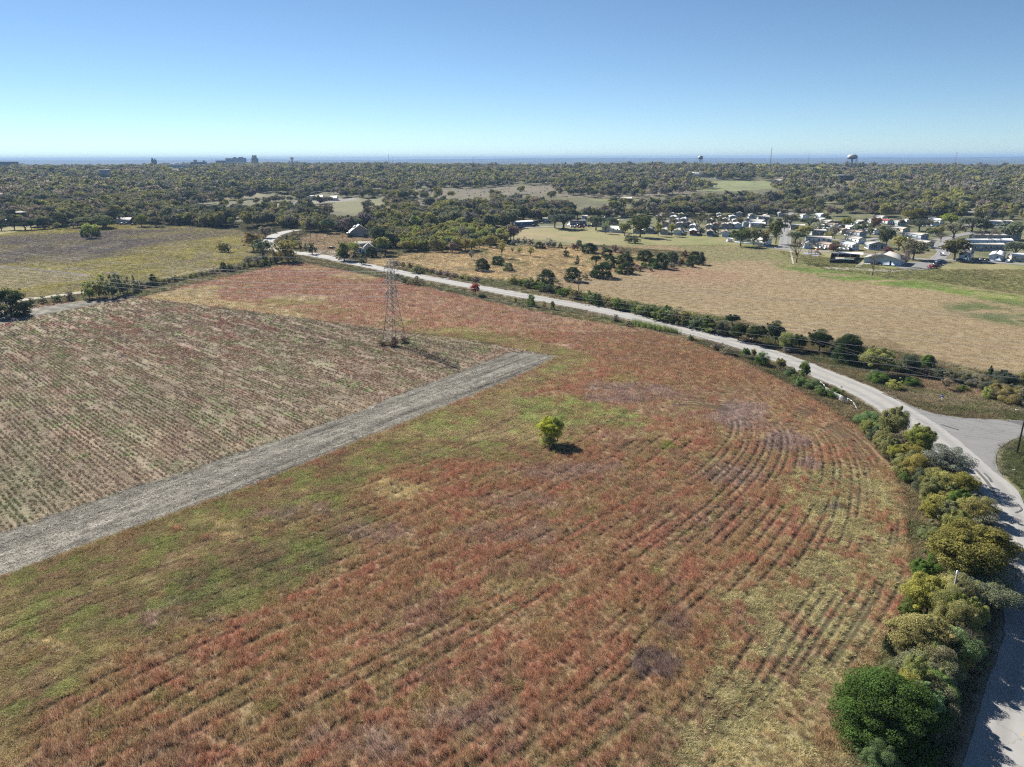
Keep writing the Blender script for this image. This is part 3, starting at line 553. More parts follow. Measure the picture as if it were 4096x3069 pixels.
# park streets and concrete
for pts, w in (([(2080, 912), (2250, 905), (2440, 906), (2620, 925)], 3.2), ([(3040, 982), (3150, 998), (3350, 1010), (3560, 1025), (3700, 1038), (3860, 1042), (4096, 1058), (4400, 1080)], 3.6), ([(3135, 995), (3143, 950), (3140, 915), (3150, 880), (3160, 850)], 3.8), ([(3745, 1040), (3775, 1010), (3760, 985), (3800, 950), (3900, 930)], 3.6),
               ([(3320, 958), (3440, 962), (3560, 945)], 2.6), ([(2560, 925), (2800, 930), (3040, 940), (3130, 945)], 2.8), ([(3850, 900), (3960, 905), (4096, 915)], 4), ([(3660, 970), (3780, 955)], 2.5), ([(3200, 745), (3400, 742)], 4)):
    ribbon('park_street', smooth_line(PW(pts)), w, PARKM, .09, jit=.3)
CONC = plain('concrete', (.38, .35, .31), .9, .1, .6)
sheet('parking_lot', PW([(3580, 1068), (3640, 1050), (3700, 1048), (3790, 1052), (3780, 1062), (3700, 1082), (3640, 1085)]), PARKM, .11)
sheet('concrete_path', PW([(3420, 1068), (3440, 1052), (3456, 1052), (3445, 1068)]), CONC, .13)
sheet('concrete_apron', PW([(3290, 1068), (3460, 1074), (3620, 1084), (3560, 1090), (3440, 1082), (3300, 1076)]), CONC, .09)
sheet('concrete_path', PW([(3158, 1004), (3166, 1004), (3172, 1035), (3176, 1058), (3171, 1058), (3165, 1035)]), CONC, .12)
sheet('dirt_pullout', PW([(1345, 1027), (1400, 1012), (1330, 1003), (1270, 1000), (1200, 1010), (1270, 1022)]), plain('gravel', (.34, .30, .25), .95, .2, .8), .08)

# ------------------------------------------------------------------ grass and field growth as real blades (each field one 'stuff' object)
def tuft_mesh(name, nb, rad, h, w, lean=.35, seed=0, spray=False):
    g = np.random.default_rng(seed); a = g.random(nb)*6.283; r = rad*np.sqrt(g.random(nb)); bx, by = r*np.cos(a), r*np.sin(a)
    hh = h*(.55+.6*g.random(nb)); la = g.random(nb)*6.283; lm = lean*hh*(.3+g.random(nb)); wa = g.random(nb)*6.283
    tx, ty = bx+lm*np.cos(la), by+lm*np.sin(la); ww = w*(.6+.8*g.random(nb))
    if spray:   # seed head: a wider lozenge near the top
        p0 = np.c_[bx, by, 0*hh]; pm = np.c_[bx+(tx-bx)*.6, by+(ty-by)*.6, hh*.6]; s = np.c_[np.cos(wa)*ww, np.sin(wa)*ww, 0*ww]; t = np.c_[tx, ty, hh]
        V = np.stack([p0, pm-s, t, pm+s], 1).reshape(-1, 3); Fq = np.arange(nb*4).reshape(-1, 4); me = mesh(name, V, [Fq])
    else:
        s = np.c_[np.cos(wa)*ww, np.sin(wa)*ww, 0*ww]; p0 = np.c_[bx, by, 0*hh]; V = np.stack([p0-s, p0+s, np.c_[tx, ty, hh]], 1).reshape(-1, 3); me = mesh(name, V, [np.arange(nb*3).reshape(-1, 3)])
    me.materials.append(GRASSI); setrnd(me, nb, 1); return me
def jgrid(x0, x1, y0, y1, s):
    gx, gy = np.meshgrid(np.arange(x0, x1, s), np.arange(y0, y1, s)); gx = gx.ravel(); gy = gy.ravel(); return gx+rng.uniform(-.5, .5, len(gx))*s, gy+rng.uniform(-.5, .5, len(gy))*s
def inview(x, y, m=1.12):
    return (y > 38) & (np.abs(x) < (y*math.cos(PIT)+H*math.sin(PIT))*2048/F*m+4)
def jz(x, y): return terr(x, y)-.02
tall = [tuft_mesh('grass_tuft', 54, .62, 1.0, .022, .4, s, True) for s in range(5)]
low_ = [tuft_mesh('low_tuft', 60, .60, 1.0, .045, 1.1, 20+s) for s in range(5)]
X1, Y1 = jgrid(-75, 70, 40, 135, .46); X2, Y2 = jgrid(-120, 92, 135, 230, .8); X3, Y3 = jgrid(-190, 60, 230, 440, 1.7)
x = np.r_[X1, X2, X3]; y = np.r_[Y1, Y2, Y3]; big = np.r_[np.full(len(X1), .66), np.full(len(X2), 1.05), np.full(len(X3), 2.1)]
k = inview(x, y); x, y, big = x[k], y[k], big[k]; k = (pmask(x, y, Z['red'], .8) > .5) & (road_d(x, y) > 6.0); x, y, big = x[k], y[k], big[k]
tk = near_track(x, y); k = tk > (.15+.18*sstep(18, 38, x))*sstep(.36, .57, fbm((x*UX+y*UY)/16, (y*UX-x*UY)/5, 96, 2))+.02; x, y, big, tk = x[k], y[k], big[k], tk[k]
c, g, h = red_cols(x, y); k = (rng.random(len(x)) < .80+.2*g); x, y, big, c, g, h = x[k], y[k], big[k], c[k], g[k], h[k]
c = c*(.78+.44*rng.random(len(x)))[:, None]*1.12; n = len(x); big = big*np.where((near_track(x, y) < .75) & (y < 180), .72, 1.0)
hh = h*(.75+.5*rng.random(n)); idx = rng.integers(0, 5, n)+np.where(g > .5, 5, 0)
scatter('field_grass', np.c_[x, y, jz(x, y)], rng.random(n)*6.28, np.c_[big, big, hh], c, idx, tall+low_, 'tall russet and mauve grass with green weeds covering the near field inside the road bend', 'grass')
print('red tufts', n)
# left field: clumps standing in rows
ks = np.arange(-260, 420); pts = []
for q in ks:
    v = q*.95; uu = np.arange(-430, 60, .40); uu = uu+rng.uniform(-.2, .2, len(uu)); vv = v+rng.normal(0, .12, len(uu))+.25*np.sin(uu/17+q*.07); pts.append(np.c_[uu*RX-vv*RY, uu*RY+vv*RX])
pts = np.vstack(pts); x, y = pts[:, 0], pts[:, 1]; k = inview(x, y) & (y < 330); x, y = x[k], y[k]; k = pmask(x, y, Z['left'], .5) > .5; x, y = x[k], y[k]
k = pmask(x, y, Z['topstrip'], .5) < .5; x, y = x[k], y[k]
uu = x*RX+y*RY; vv = -x*RY+y*RX; k = fbm(uu/6, vv/.9, 92, 3)+.30*rng.random(len(x)) > .56; x, y = x[k], y[k]
far = sstep(150, 240, y); k = rng.random(len(x)) > far*.35; x, y = x[k], y[k]
c = left_cols(x, y)*(.7+.9*rng.random(len(x)))[:, None]; n = len(x); s = .30+.34*rng.random(n)**1.5+.2*sstep(150, 240, y)
clump = [tuft_mesh('row_clump', 36, .55, 1.0, .04, .6, 40+s_) for s_ in range(4)]
scatter('stubble_rows', np.c_[x, y, jz(x, y)], rng.random(n)*6.28, np.c_[s, s, .22+.3*rng.random(n)], c, rng.integers(0, 4, n), clump, 'rows of withered crop plants and weeds in the striped field on the left', 'crop rows')
print('row clumps', n)
# pale litter: chopped stalks on the bare strip and between the rows
def litter_mesh(seed):
    g = np.random.default_rng(seed); nb = 46; a = g.random(nb)*6.283; r = np.sqrt(g.random(nb)); cx, cy = r*np.cos(a), r*np.sin(a); an = g.random(nb)*6.283; L = .06+.16*g.random(nb); w = .012+.02*g.random(nb); z = .02+.07*g.random(nb); dz = g.uniform(-.05, .05, nb)
    dx, dy = np.cos(an)*L, np.sin(an)*L; px, py = -np.sin(an)*w, np.cos(an)*w
    V = np.stack([np.c_[cx-dx-px, cy-dy-py, z-dz], np.c_[cx+dx-px, cy+dy-py, z+dz], np.c_[cx+dx+px, cy+dy+py, z+dz], np.c_[cx-dx+px, cy-dy+py, z-dz]], 1).reshape(-1, 3)
    me = mesh('stalk_litter', V, [np.arange(nb*4).reshape(-1, 4)]); me.materials.append(GRASSI); setrnd(me, nb, 1); return me
lit = [litter_mesh(60+s) for s in range(4)]
x, y = jgrid(-150, 25, 60, 285, 1.15); k = inview(x, y); x, y = x[k], y[k]
ms = (pmask(x, y, Z['strip'], .4) > .5) | (pmask(x, y, Z['topstrip'], .4) > .5); ml = pmask(x, y, Z['left'], .4) > .5
k = ms | (ml & (fbm(x*RX/14+y*RY/14, (-x*RY+y*RX)/2, 93, 3) > .40)); x, y, ms = x[k], y[k], ms[k]; n = len(x)
us = x*.6+y*.8; vs = x*.8-y*.6; br = np.where(ms, .08+.52*fbm(us/22, vs/.9, 94, 3), .36); c = np.array((1, .94, .82))*(br*(.5+.85*rng.random(n)))[:, None]; c[~ms] *= np.array((1, .88, .76))
scatter('stalk_litter', np.c_[x, y, terr(x, y)+.0], rng.random(n)*6.28, np.c_[np.ones(n), np.ones(n), 1+.5*rng.random(n)], c, rng.integers(0, 4, n), lit, 'chopped pale stalks lying on the grey bare strip and between the crop rows', 'litter')
# meadow, verge and tan field grass
x, y = jgrid(-380, 330, 60, 640, 2.0); xb, yb = jgrid(20, 120, 48, 220, .8); nb_ = len(xb); x = np.r_[x, xb]; y = np.r_[y, yb]; big = np.r_[np.full(len(x)-nb_, 2.0), np.full(nb_, 1.0)]
k = inview(x, y); x, y, big = x[k], y[k], big[k]
bad = (pmask(x, y, Z['red'], .6) > .5) | (pmask(x, y, Z['left'], .6) > .5) | (pmask(x, y, Z['strip'], .6) > .5) | (road_d(x, y) < 4.9) | (pmask(x, y, SIDE, .4) > .3) | (pmask(x, y, Z['park'], 2) > .5) | ((x > -60) & (y > 475))
for ln in (PW([(-300, 1260), (0, 1215), (90, 1200), (200, 1187), (320, 1170)]),): bad |= segdist(x, y, ln, False) < 3.5
x, y, big = x[~bad], y[~bad], big[~bad]
tanf = pmask(x, y, Z['tan'], 1); yf = pmask(x, y, Z['yel'], 1); c = ground_cols(x, y)*((.85+.5*rng.random(len(x)))*(1+.6*yf)*(1-tanf)+tanf*(.99+.08*rng.random(len(x))))[:, None]; n = len(x)
hh = (.30+.35*rng.random(n))*(1-tanf*.82)
scatter('meadow_grass', np.c_[x, y, jz(x, y)], rng.random(n)*6.28, np.c_[big, big, hh], c, rng.integers(0, 5, n), [tuft_mesh('meadow_tuft', 60, .62, 1.0, .03, .9, 80+s) for s in range(5)], 'tan and yellow-green meadow grass on the open fields and road verges', 'grass')
print('meadow', n)
# ------------------------------------------------------------------ trees
def leafquads(cen, nrm, size, g, asp=1.0):
    n = len(cen); a = g.normal(size=(n, 3)); t = np.cross(nrm, a); t /= np.linalg.norm(t, axis=1)[:, None]+1e-9; b = np.cross(nrm, t)
    s = size*(.6+.8*g.random(n))[:, None]; t = t*s; b = b*s*asp
    return np.stack([cen-t, cen-b*.9, cen+t, cen+b*.9], 1).reshape(-1, 3)
def crown_mesh(name, kind, nl, per, leaf, seed, mat):
    g = np.random.default_rng(seed); cs = []; rs_ = []
    for i in range(nl):
        d = g.normal(size=3); d /= np.linalg.norm(d)
        if kind == 'broad': c = np.array((0, 0, .58))+d*np.array((.37, .37, .31))*(.35+.65*g.random()); r = .055+.13*g.random()**1.4
        elif kind == 'oak': d[2] = abs(d[2])-.25; c = np.array((0, 0, .58))+d*np.array((.40, .40, .26))*(.5+.5*g.random()); r = .10+.07*g.random()
        elif kind == 'juniper':
            z = g.random()**1.15; rad = (.42*math.sqrt(max(0, 1-(max(z-.22, 0)/.80)**2)))*(.6+.4*g.random()); w = g.random()*6.28; c = np.array((rad*math.cos(w), rad*math.sin(w), .03+z*.88)); r = .08+.06*g.random()
        elif kind == 'cone':
            z = g.random(); rad = .40*(1-z)**.8*(.5+.5*g.random()); w = g.random()*6.28; c = np.array((rad*math.cos(w), rad*math.sin(w), .06+z*.88)); r = .04+.08*(1-z)
        elif kind == 'shrub': d[2] = abs(d[2]); c = np.array((0, 0, .14))+d*np.array((.42, .42, .68))*(.3+.7*g.random()); r = .055+.12*g.random()**1.4
        elif kind == 'sparse': c = np.array((0, 0, .60))+d*np.array((.38, .38, .34))*(.4+.6*g.random()); r = .05+.07*g.random()
        if kind in ('broad', 'shrub', 'oak') and g.random() < .2:
            q = np.array((0, 0, .3 if kind == 'shrub' else .58)); c = q+(c-q)*(1.18+.22*g.random()); r = .03+.03*g.random()
        cs.append(c); rs_.append(r)
    cs = np.array(cs); rs_ = np.array(rs_)
    P_, N_ = [], []
    for c, r in zip(cs, rs_):
        d = g.normal(size=(per, 3)); d /= np.linalg.norm(d, axis=1)[:, None]; d[:, 2] = np.where(g.random(per) < .55, np.abs(d[:, 2]), d[:, 2])
        q = c+d*r*(.55+.55*g.random(per)**.5)[:, None]*np.array((1, 1, .85)); nn = d+g.normal(size=(per, 3))*.55; nn[:, 2] += .25; P_.append(q); N_.append(nn)
    P_ = np.vstack(P_); N_ = np.vstack(N_); N_ /= np.linalg.norm(N_, axis=1)[:, None]; k = P_[:, 2] > .01; P_, N_ = P_[k], N_[k]
    V = leafquads(P_, N_, leaf, g); V[:, 2] = np.clip(V[:, 2], 0.0, None); me = mesh(name, V, [np.arange(len(V)).reshape(-1, 4)]); me.materials.append(mat)
    a = me.attributes.new('rnd', 'FLOAT', 'FACE'); lr = np.repeat(g.random(nl), per)[k]; a.data.foreach_set('value', (.45*lr+.55*g.random(len(P_))).astype(np.float32)); return me, cs
def trunk_mesh(name, cs, seed, th=.028, lim=9, fork=.28, sides=6):
    g = np.random.default_rng(seed); b = MB(); z1 = fork
    b.tube([(0, 0, -.03), (.004, .003, z1*.5), (g.normal()*.01, g.normal()*.01, z1)], [th*1.35, th, th*.85], sides)
    o = g.permutation(len(cs))[:lim]
    for i in o:
        c = cs[i]; m = np.array((c[0]*.45, c[1]*.45, z1+(c[2]-z1)*.55))+g.normal(size=3)*.015
        b.tube([(0, 0, z1-.02), m, c], [th*.6, th*.35, th*.1], 5)
        for _ in range(2): e = c+g.normal(size=3)*.07; b.tube([m, e], [th*.22, th*.05], 4)
    return b.mesh(name)
def bare_mesh(name, seed, th=.026, depth=5, n0=5):
    """leafless crown of forking branches"""
    g = np.random.default_rng(seed); b = MB()
    def br(p, d, L, r, k):
        q = p+d*L+g.normal(size=3)*L*.06; b.tube([p, (p+q)/2+g.normal(size=3)*L*.05, q], [r, r*.8, r*.62], 4 if k < 4 else 5, False)
        if k == 0: return
        for _ in range(3 if k > 1 else 3):
            e = d+g.normal(size=3)*.55; e[2] += .12; e /= np.linalg.norm(e); br(q, e, L*(.62+.2*g.random()), r*.58, k-1)
    for _ in range(n0):
        w = g.random()*6.28; d = np.array((math.cos(w)*.6, math.sin(w)*.6, 1.0)); d /= np.linalg.norm(d); br(np.array((0, 0, .2+.05*g.random())), d, .25, th*.55, depth-1)
    me = b.mesh(name); return me
KINDS = {}
def kinds(kind, lvl, nvar=4):
    key = (kind, lvl)
    if key in KINDS: return KINDS[key]
    out = []; nvar = {2: 2, 1: 5, 0: 5}[lvl] if kind != 'bare' else 4
    for s in range(nvar):
        sd_ = hash(kind) % 1 + s*7 + {'broad': 100, 'oak': 200, 'juniper': 300, 'cone': 400, 'shrub': 500, 'sparse': 600, 'bare': 700}[kind] + lvl*53
        if kind == 'bare':
            cm = bare_mesh('bare_branches', sd_, .026 if lvl == 2 else .040, 5); tb = MB(); tb.tube([(0, 0, -.03), (.005, 0, .12), (0, 0, .24)], [.04, .026, .022], 6); tm = tb.mesh('trunk')
            cm.materials.append(BARK)
        else:
            nl = {'broad': 42, 'oak': 46, 'juniper': 70, 'cone': 40, 'shrub': 34, 'sparse': 38}[kind]
            per = {2: 620, 1: 60, 0: 9}[lvl]; leaf = {2: .0085, 1: .026, 0: .072}[lvl]
            if kind == 'juniper': leaf *= .85; per = int(per*1.2)
            if kind == 'sparse': per = int(per*.5); leaf *= .85
            if kind == 'cone': leaf *= .85
            if lvl == 0: nl = int(nl*.6)
            if lvl == 2: nl = int(nl*1.7)
            cm, cs = crown_mesh('crown', kind, nl, per, leaf, sd_, LEAF)
            tm = trunk_mesh('trunk', cs, sd_, .034 if kind == 'oak' else .026, 22 if kind == 'sparse' else 9, .1 if kind in ('shrub', 'juniper', 'cone') else .26)
        tm.materials.append(BARK); out.append((cm, tm))
    KINDS[key] = out; return out
COL = dict(olive=(.295, .285, .115), dusty=(.235, .24, .140), yg=(.38, .38, .13), brown=(.32, .265, .20), oak=(.135, .155, .10), jun=(.062, .092, .040), gold=(.30, .285, .075), red=(.40, .085, .055), grey=(.25, .235, .195), bright=(.15, .21, .06), gvine=(.20, .27, .12), orange=(.42, .19, .05), rust=(.20, .12, .085))
NAMES = {'broad': 'broadleaf_tree', 'oak': 'live_oak_tree', 'juniper': 'juniper_tree', 'cone': 'juniper_tree', 'shrub': 'shrub', 'sparse': 'thin_tree', 'bare': 'bare_tree'}
CATS = {'broad': 'tree', 'oak': 'tree', 'juniper': 'juniper', 'cone': 'juniper', 'shrub': 'shrub', 'sparse': 'tree', 'bare': 'tree'}
tcount = [0]
def put_tree(kind, x, y, w, h, colr, lvl, label, group=None, name=None):
    tcount[0] += 1; ks_ = kinds(kind, lvl); cm, tm = ks_[tcount[0] % len(ks_)]
    e = empty(name or NAMES[kind], (x, y, float(terr(x, y))-.03), rng.random()*6.28, (w, w, h)); tag(e, label, CATS[kind], group)
    c = COL[colr] if isinstance(colr, str) else colr; c = [v*(1+.22*(rng.random()-.5)) for v in c]
    o = link('branches' if kind == 'bare' else 'crown', cm, None, e); o.color = (*c, 1)
    link('trunk', tm, None, e); return e
def along(pts, step):
    p = np.array(pts, float); d = np.r_[0, np.cumsum(np.hypot(*np.diff(p[:, :2], axis=0).T))]
    for t in np.arange(0, d[-1], step): yield [float(np.interp(t, d, p[:, k])) for k in range(p.shape[1])]
CWN = {'dusty': 'dull green', 'olive': 'olive', 'oak': 'dark green', 'bright': 'bright green', 'grey': 'grey', 'gold': 'golden', 'gvine': 'pale green', 'brown': 'brown', 'yg': 'yellow-green', 'rust': 'rusty', 'jun': 'deep green'}
def spot(v, marks):
    for t_, w_ in marks:
        if v < t_: return w_
    return marks[-1][1]
BELT = [(1760, 'beside the upright olive tree'), (1850, 'by the golden tree at the junction'), (1950, 'under the half-bare grey tree'), (2050, 'by the golden round roadside tree'), (2150, 'above the largest olive crown'), (2300, 'beside the largest olive crown'), (2450, 'by the short grey pole'), (2600, 'by the dead leafless tree'), (2760, 'between the dead tree and the big juniper'), (9999, 'beside the big juniper')]
HEDG = [(2140, 'left of the white rubbish pile'), (2260, 'between the rubbish pile and the hedge pole'), (2360, 'at the foot of the hedge pole'), (2460, 'right of the hedge pole'), (2560, 'opposite the left end of the canes'), (2680, 'opposite the green canes'), (2780, 'past the green canes'), (9999, 'leading up to the big dark clump')]
FENC = [(620, 'left end by the overgrown corner'), (720, 'right of the fence-line juniper'), (820, 'middle of the fence line'), (920, 'by the tall dark fence juniper'), (1020, 'short of the road bend'), (9999, 'at the red field corner')]
def box_tree(kind, box, colr, label, group=None, lvl=None, fill=1.0, name=None):
    """a tree that fills the given box of the photograph, stood on the ground"""
    x0, x1, yt, yb = box; cx, cy = (x0+x1)/2, (yt+yb)/2; h = 4.; w = 4.
    for _ in range(12):
        dx, dy, dz = ray(cx, cy); xg, yg = P(cx, cy); zg = float(terr(xg, yg)); t = (zg+h*.5-H)/dz; X, Y, Zz = dx*t, dy*t, H+dz*t
        depth = Y*math.cos(PIT)+(H-Zz)*math.sin(PIT); th = math.atan2(H-Zz, math.hypot(X, Y)); w = (x1-x0)/F*depth; ext = (yb-yt)/F*depth
        hn = math.sqrt(max(ext*ext-(w*math.sin(th)*.8)**2, (.42*w*math.cos(th))**2))/math.cos(th); h = h*.4+hn*.6
    if lvl is None: lvl = 2 if math.hypot(X, Y) < 190 else 1
    sc_ = {'broad': 1.2, 'oak': 1.1, 'juniper': 1.12, 'cone': 1.2, 'shrub': 1.15, 'sparse': 1.12, 'bare': 1.05}[kind]*fill; h *= 1.28 if kind == 'shrub' and yt < 1600 else (1.2 if kind == 'bare' else 1.0); h *= 1.12 if lvl == 2 and kind in ('broad', 'shrub', 'sparse') and x0 > 3500 and yt > 1600 else 1.0
    return put_tree(kind, X, Y, w*sc_, h*1.06, colr, lvl, label, group, name)
B = box_tree
# the belt of trees along the right-hand verge, from the gate to the bottom corner
B('shrub', (3425, 3527, 1638, 1702), 'gvine', 'green vine-covered thicket beside the aluminium gate', lvl=2); B('shrub', (3467, 3530, 1686, 1760), 'oak', 'small dark shrub in front of the upright tree below the gate', lvl=2)
B('broad', (3518, 3628, 1644, 1778), 'olive', 'upright olive-green tree, first of the roadside belt below the gate', lvl=2); B('shrub', (3565, 3655, 1712, 1808), 'grey', 'silvery grey-green bush behind the upright olive tree by the road', lvl=2)
B('broad', (3625, 3742, 1716, 1838), 'gold', 'small golden-green tree overhanging the road near the junction', lvl=2); B('shrub', (3597, 3690, 1788, 1884), 'dusty', 'grey-green bush with dark base below the golden-green tree', lvl=2)
B('sparse', (3700, 3885, 1795, 1935), 'grey', 'thin half-bare grey tree with spreading twigs beside the junction', lvl=2, fill=1.1); B('shrub', (3690, 3870, 1850, 1945), 'dusty', 'low dull undergrowth beneath the half-bare grey tree', lvl=2); B('shrub', (3653, 3750, 1872, 1972), 'oak', 'dark green bush at the field edge left of the half-bare grey tree', lvl=2)
B('broad', (3785, 3908, 1905, 2020), 'gold', 'golden-green round tree right beside the road below the half-bare tree', lvl=2); B('shrub', (3690, 3790, 1935, 2015), 'olive', 'olive bush on the field side of the golden round roadside tree', lvl=2)
B('broad', (3676, 3800, 1995, 2105), 'gold', 'yellowing tree with orange tips on the field side of the belt', lvl=2); B('broad', (3783, 3893, 2000, 2088), 'olive', 'olive tree wedged between the yellowing tree and the road', lvl=2); B('broad', (3876, 3995, 2000, 2092), 'olive', 'dull olive tree whose crown shades the road edge', lvl=2)
B('sparse', (3806, 4000, 2050, 2170), 'grey', 'grey thinly leaved tree above the largest olive crown', lvl=2, fill=1.15); B('shrub', (3680, 3790, 2090, 2170), 'gvine', 'pale green vine mound at the field edge of the belt', lvl=2)
B('broad', (3704, 4038, 2112, 2345), (.20, .20, .06), 'largest broad crown of the roadside belt, olive yellow', lvl=2); B('shrub', (3650, 3760, 2200, 2330), 'bright', 'green bush filling the field side of the largest olive crown', lvl=2)
B('broad', (3618, 3812, 2322, 2480), 'gold', 'tree with rusty gold top left of the dark roadside tree', lvl=2); B('oak', (3855, 4065, 2300, 2460), 'dusty', 'dark shaded tree next to the road, right of the gold-topped tree', lvl=2); B('broad', (3845, 3945, 2405, 2540), 'yg', 'slender yellow-green tree behind the dead branches', lvl=2)
B('broad', (3540, 3790, 2475, 2655), 'olive', 'broad dull olive tree above the big juniper', lvl=2); B('cone', (3528, 3580, 2520, 2605), 'jun', 'small deep green juniper on the field edge of the belt', lvl=2)
B('bare', (3705, 3915, 2515, 2685), 'grey', 'dead grey leafless tree in the roadside belt', lvl=2); B('shrub', (3700, 3850, 2600, 2740), 'dusty', 'tangled dark brush under the dead leafless tree', lvl=2)
B('shrub', (3612, 3735, 2692, 2792), 'gvine', 'pale green vine-draped bush behind the big juniper', lvl=2); B('shrub', (3520, 3606, 2645, 2725), 'gvine', 'small pale vine bush between the olive tree and the juniper', lvl=2)
B('juniper', (3362, 3742, 2700, 2975), (.078, .122, .034), 'big bright green juniper in the bottom right corner', lvl=2, fill=1.05); B('shrub', (3455, 3600, 2945, 3100), (.14, .22, .08), 'pale green vine mound below the big juniper', lvl=2)
B('shrub', (3660, 3760, 2840, 2990), 'oak', 'dark bush in the shade right of the big juniper', lvl=2)
for x_, y_, s_ in along([(3490, 1710, 26), (3630, 1830, 34), (3730, 1930, 40), (3810, 2040, 42), (3870, 2150, 48), (3900, 2270, 54), (3860, 2420, 56), (3790, 2560, 58), (3720, 2720, 60), (3660, 2860, 60)], 19):
    x_ += random.uniform(-1.4, 1.2)*s_; y_ += random.uniform(-12, 12); w_ = s_*random.uniform(1.0, 1.8); hh_ = s_*random.uniform(1.0, 1.7)
    q_ = random.choice(['dusty', 'olive', 'olive', 'yg', 'olive', 'bright', 'gold', 'gvine']); B(random.choice(['shrub', 'shrub', 'broad', 'broad']), (x_-w_, x_+w_, y_-hh_, y_+hh_*.9), q_, '%s %s %s' % (CWN[q_], 'bush on the field side' if x_ < np.interp(y_, [1700, 2270, 2860], [3560, 3890, 3660]) else 'bush on the road side', spot(y_, BELT)), 'undergrowth of the roadside belt', lvl=2, name='shrub')
for q in ((3600, 3700, 2380, 2470), (3700, 3800, 1985, 2060), (3780, 3870, 2300, 2400), (3560, 3640, 1800, 1860), (3640, 3700, 1800, 1850), (3760, 3840, 2420, 2520), (3650, 3760, 2660, 2740), (3860, 3960, 2170, 2280), (3640, 3720, 2480, 2580), (3600, 3660, 1870, 1930)):
    q_ = random.choice(['dusty', 'olive', 'oak', 'bright']); B('shrub', q, q_, 'low %s brush between the trunks %s' % (CWN[q_], spot(q[2], BELT)), 'low brush in the roadside belt', lvl=2)
for q_, l_ in (((3640, 3720, 1880, 1950), 'dead grey twigs poking out beside the half-bare grey tree'), ((3840, 3930, 2040, 2120), 'dead grey twigs above the largest olive crown'), ((3700, 3800, 2330, 2430), 'dead grey twigs left of the short grey pole'), ((3560, 3650, 2600, 2690), 'dead grey twigs behind the pale vine bushes')):
    B('bare', q_, 'grey', l_, lvl=2)
# lone tree in the red field
B('broad', (2156, 2254, 1672, 1775), (.46, .46, .09), 'lone yellow-leaved tree standing in the middle of the red field', lvl=2, fill=1.12); B('sparse', (2155, 2215, 1668, 1765), (.44, .40, .08), 'yellow lower boughs of the lone tree in the red field', lvl=2, fill=1.0); B('shrub', (2165, 2225, 1715, 1785), 'yg', 'yellow-green suckers round the foot of the lone yellow tree', lvl=2); B('sparse', (2200, 2262, 1655, 1768), 'yg', 'thin half-bare companion behind the lone yellow tree', lvl=2)
# field side of the road
B('broad', (3100, 3148, 1433, 1480), 'olive', 'small olive tree at the left end of the vine hedge by the road', lvl=2); B('broad', (3195, 3244, 1445, 1525), 'bright', 'tall vine-covered snag leaning over the pale road', lvl=2)
for i, q in enumerate(((3140, 3185, 1470, 1505), (3165, 3205, 1495, 1530), (3215, 3285, 1518, 1556), (3260, 3310, 1540, 1580), (3180, 3230, 1510, 1545))): B('shrub', q, 'gvine', 'vine mound in the short hedge left of the aluminium gate', 'vine mounds by the gate', lvl=2)
B('shrub', (3310, 3380, 1550, 1590), 'bright', 'green bush just behind the aluminium gate', lvl=2)
B('broad', (2968, 3004, 1392, 1434), 'bright', 'small dark green tree on the field verge where the road starts to bend', lvl=2); B('broad', (3004, 3028, 1396, 1432), 'gold', 'little yellow-tipped tree beside the small dark tree on the verge', lvl=2); B('shrub', (3025, 3078, 1412, 1462), 'bright', 'round green bush right of the yellow-tipped verge tree', lvl=2)
B('shrub', (2752, 2778, 1338, 1362), 'dusty', 'grey-green bush on the field verge past the tall green canes', lvl=2); 
for q in ((2840, 2890, 1370, 1400), (2880, 2940, 1385, 1420), (2500, 2530, 1282, 1305), (2440, 2480, 1262, 1285)): B('shrub', q, 'brown', 'brown withered brush on the field verge of the road', 'withered verge brush', lvl=1)
B('juniper', (2107, 2142, 1180, 1224), 'bright', 'largest of the small dark bushes on the near verge of the road', lvl=1); B('juniper', (2200, 2220, 1206, 1238), 'bright', 'rounded verge bush nearest the utility pole', lvl=1); B('shrub', (2167, 2185, 1206, 1234), 'olive', 'olive bush in the middle of the three verge bushes', lvl=1); B('shrub', (2054, 2070, 1188, 1212), 'olive', 'tiny olive bush right of the scarlet bush', lvl=1)
B('broad', (1882, 1923, 1132, 1180), 'red', 'scarlet bush on the near verge of the road', name='shrub', lvl=1, fill=1.05); B('juniper', (1658, 1674, 1104, 1124), 'jun', 'small dark juniper on the verge right of the pylon', lvl=1)
for q in ((1600, 1640, 1108, 1136), (1635, 1690, 1112, 1140), (1900, 1945, 1172, 1188), (1570, 1605, 1098, 1118)): B('shrub', q, 'dusty', 'dull brush on the verge behind the pylon', 'verge brush by the pylon', lvl=1)
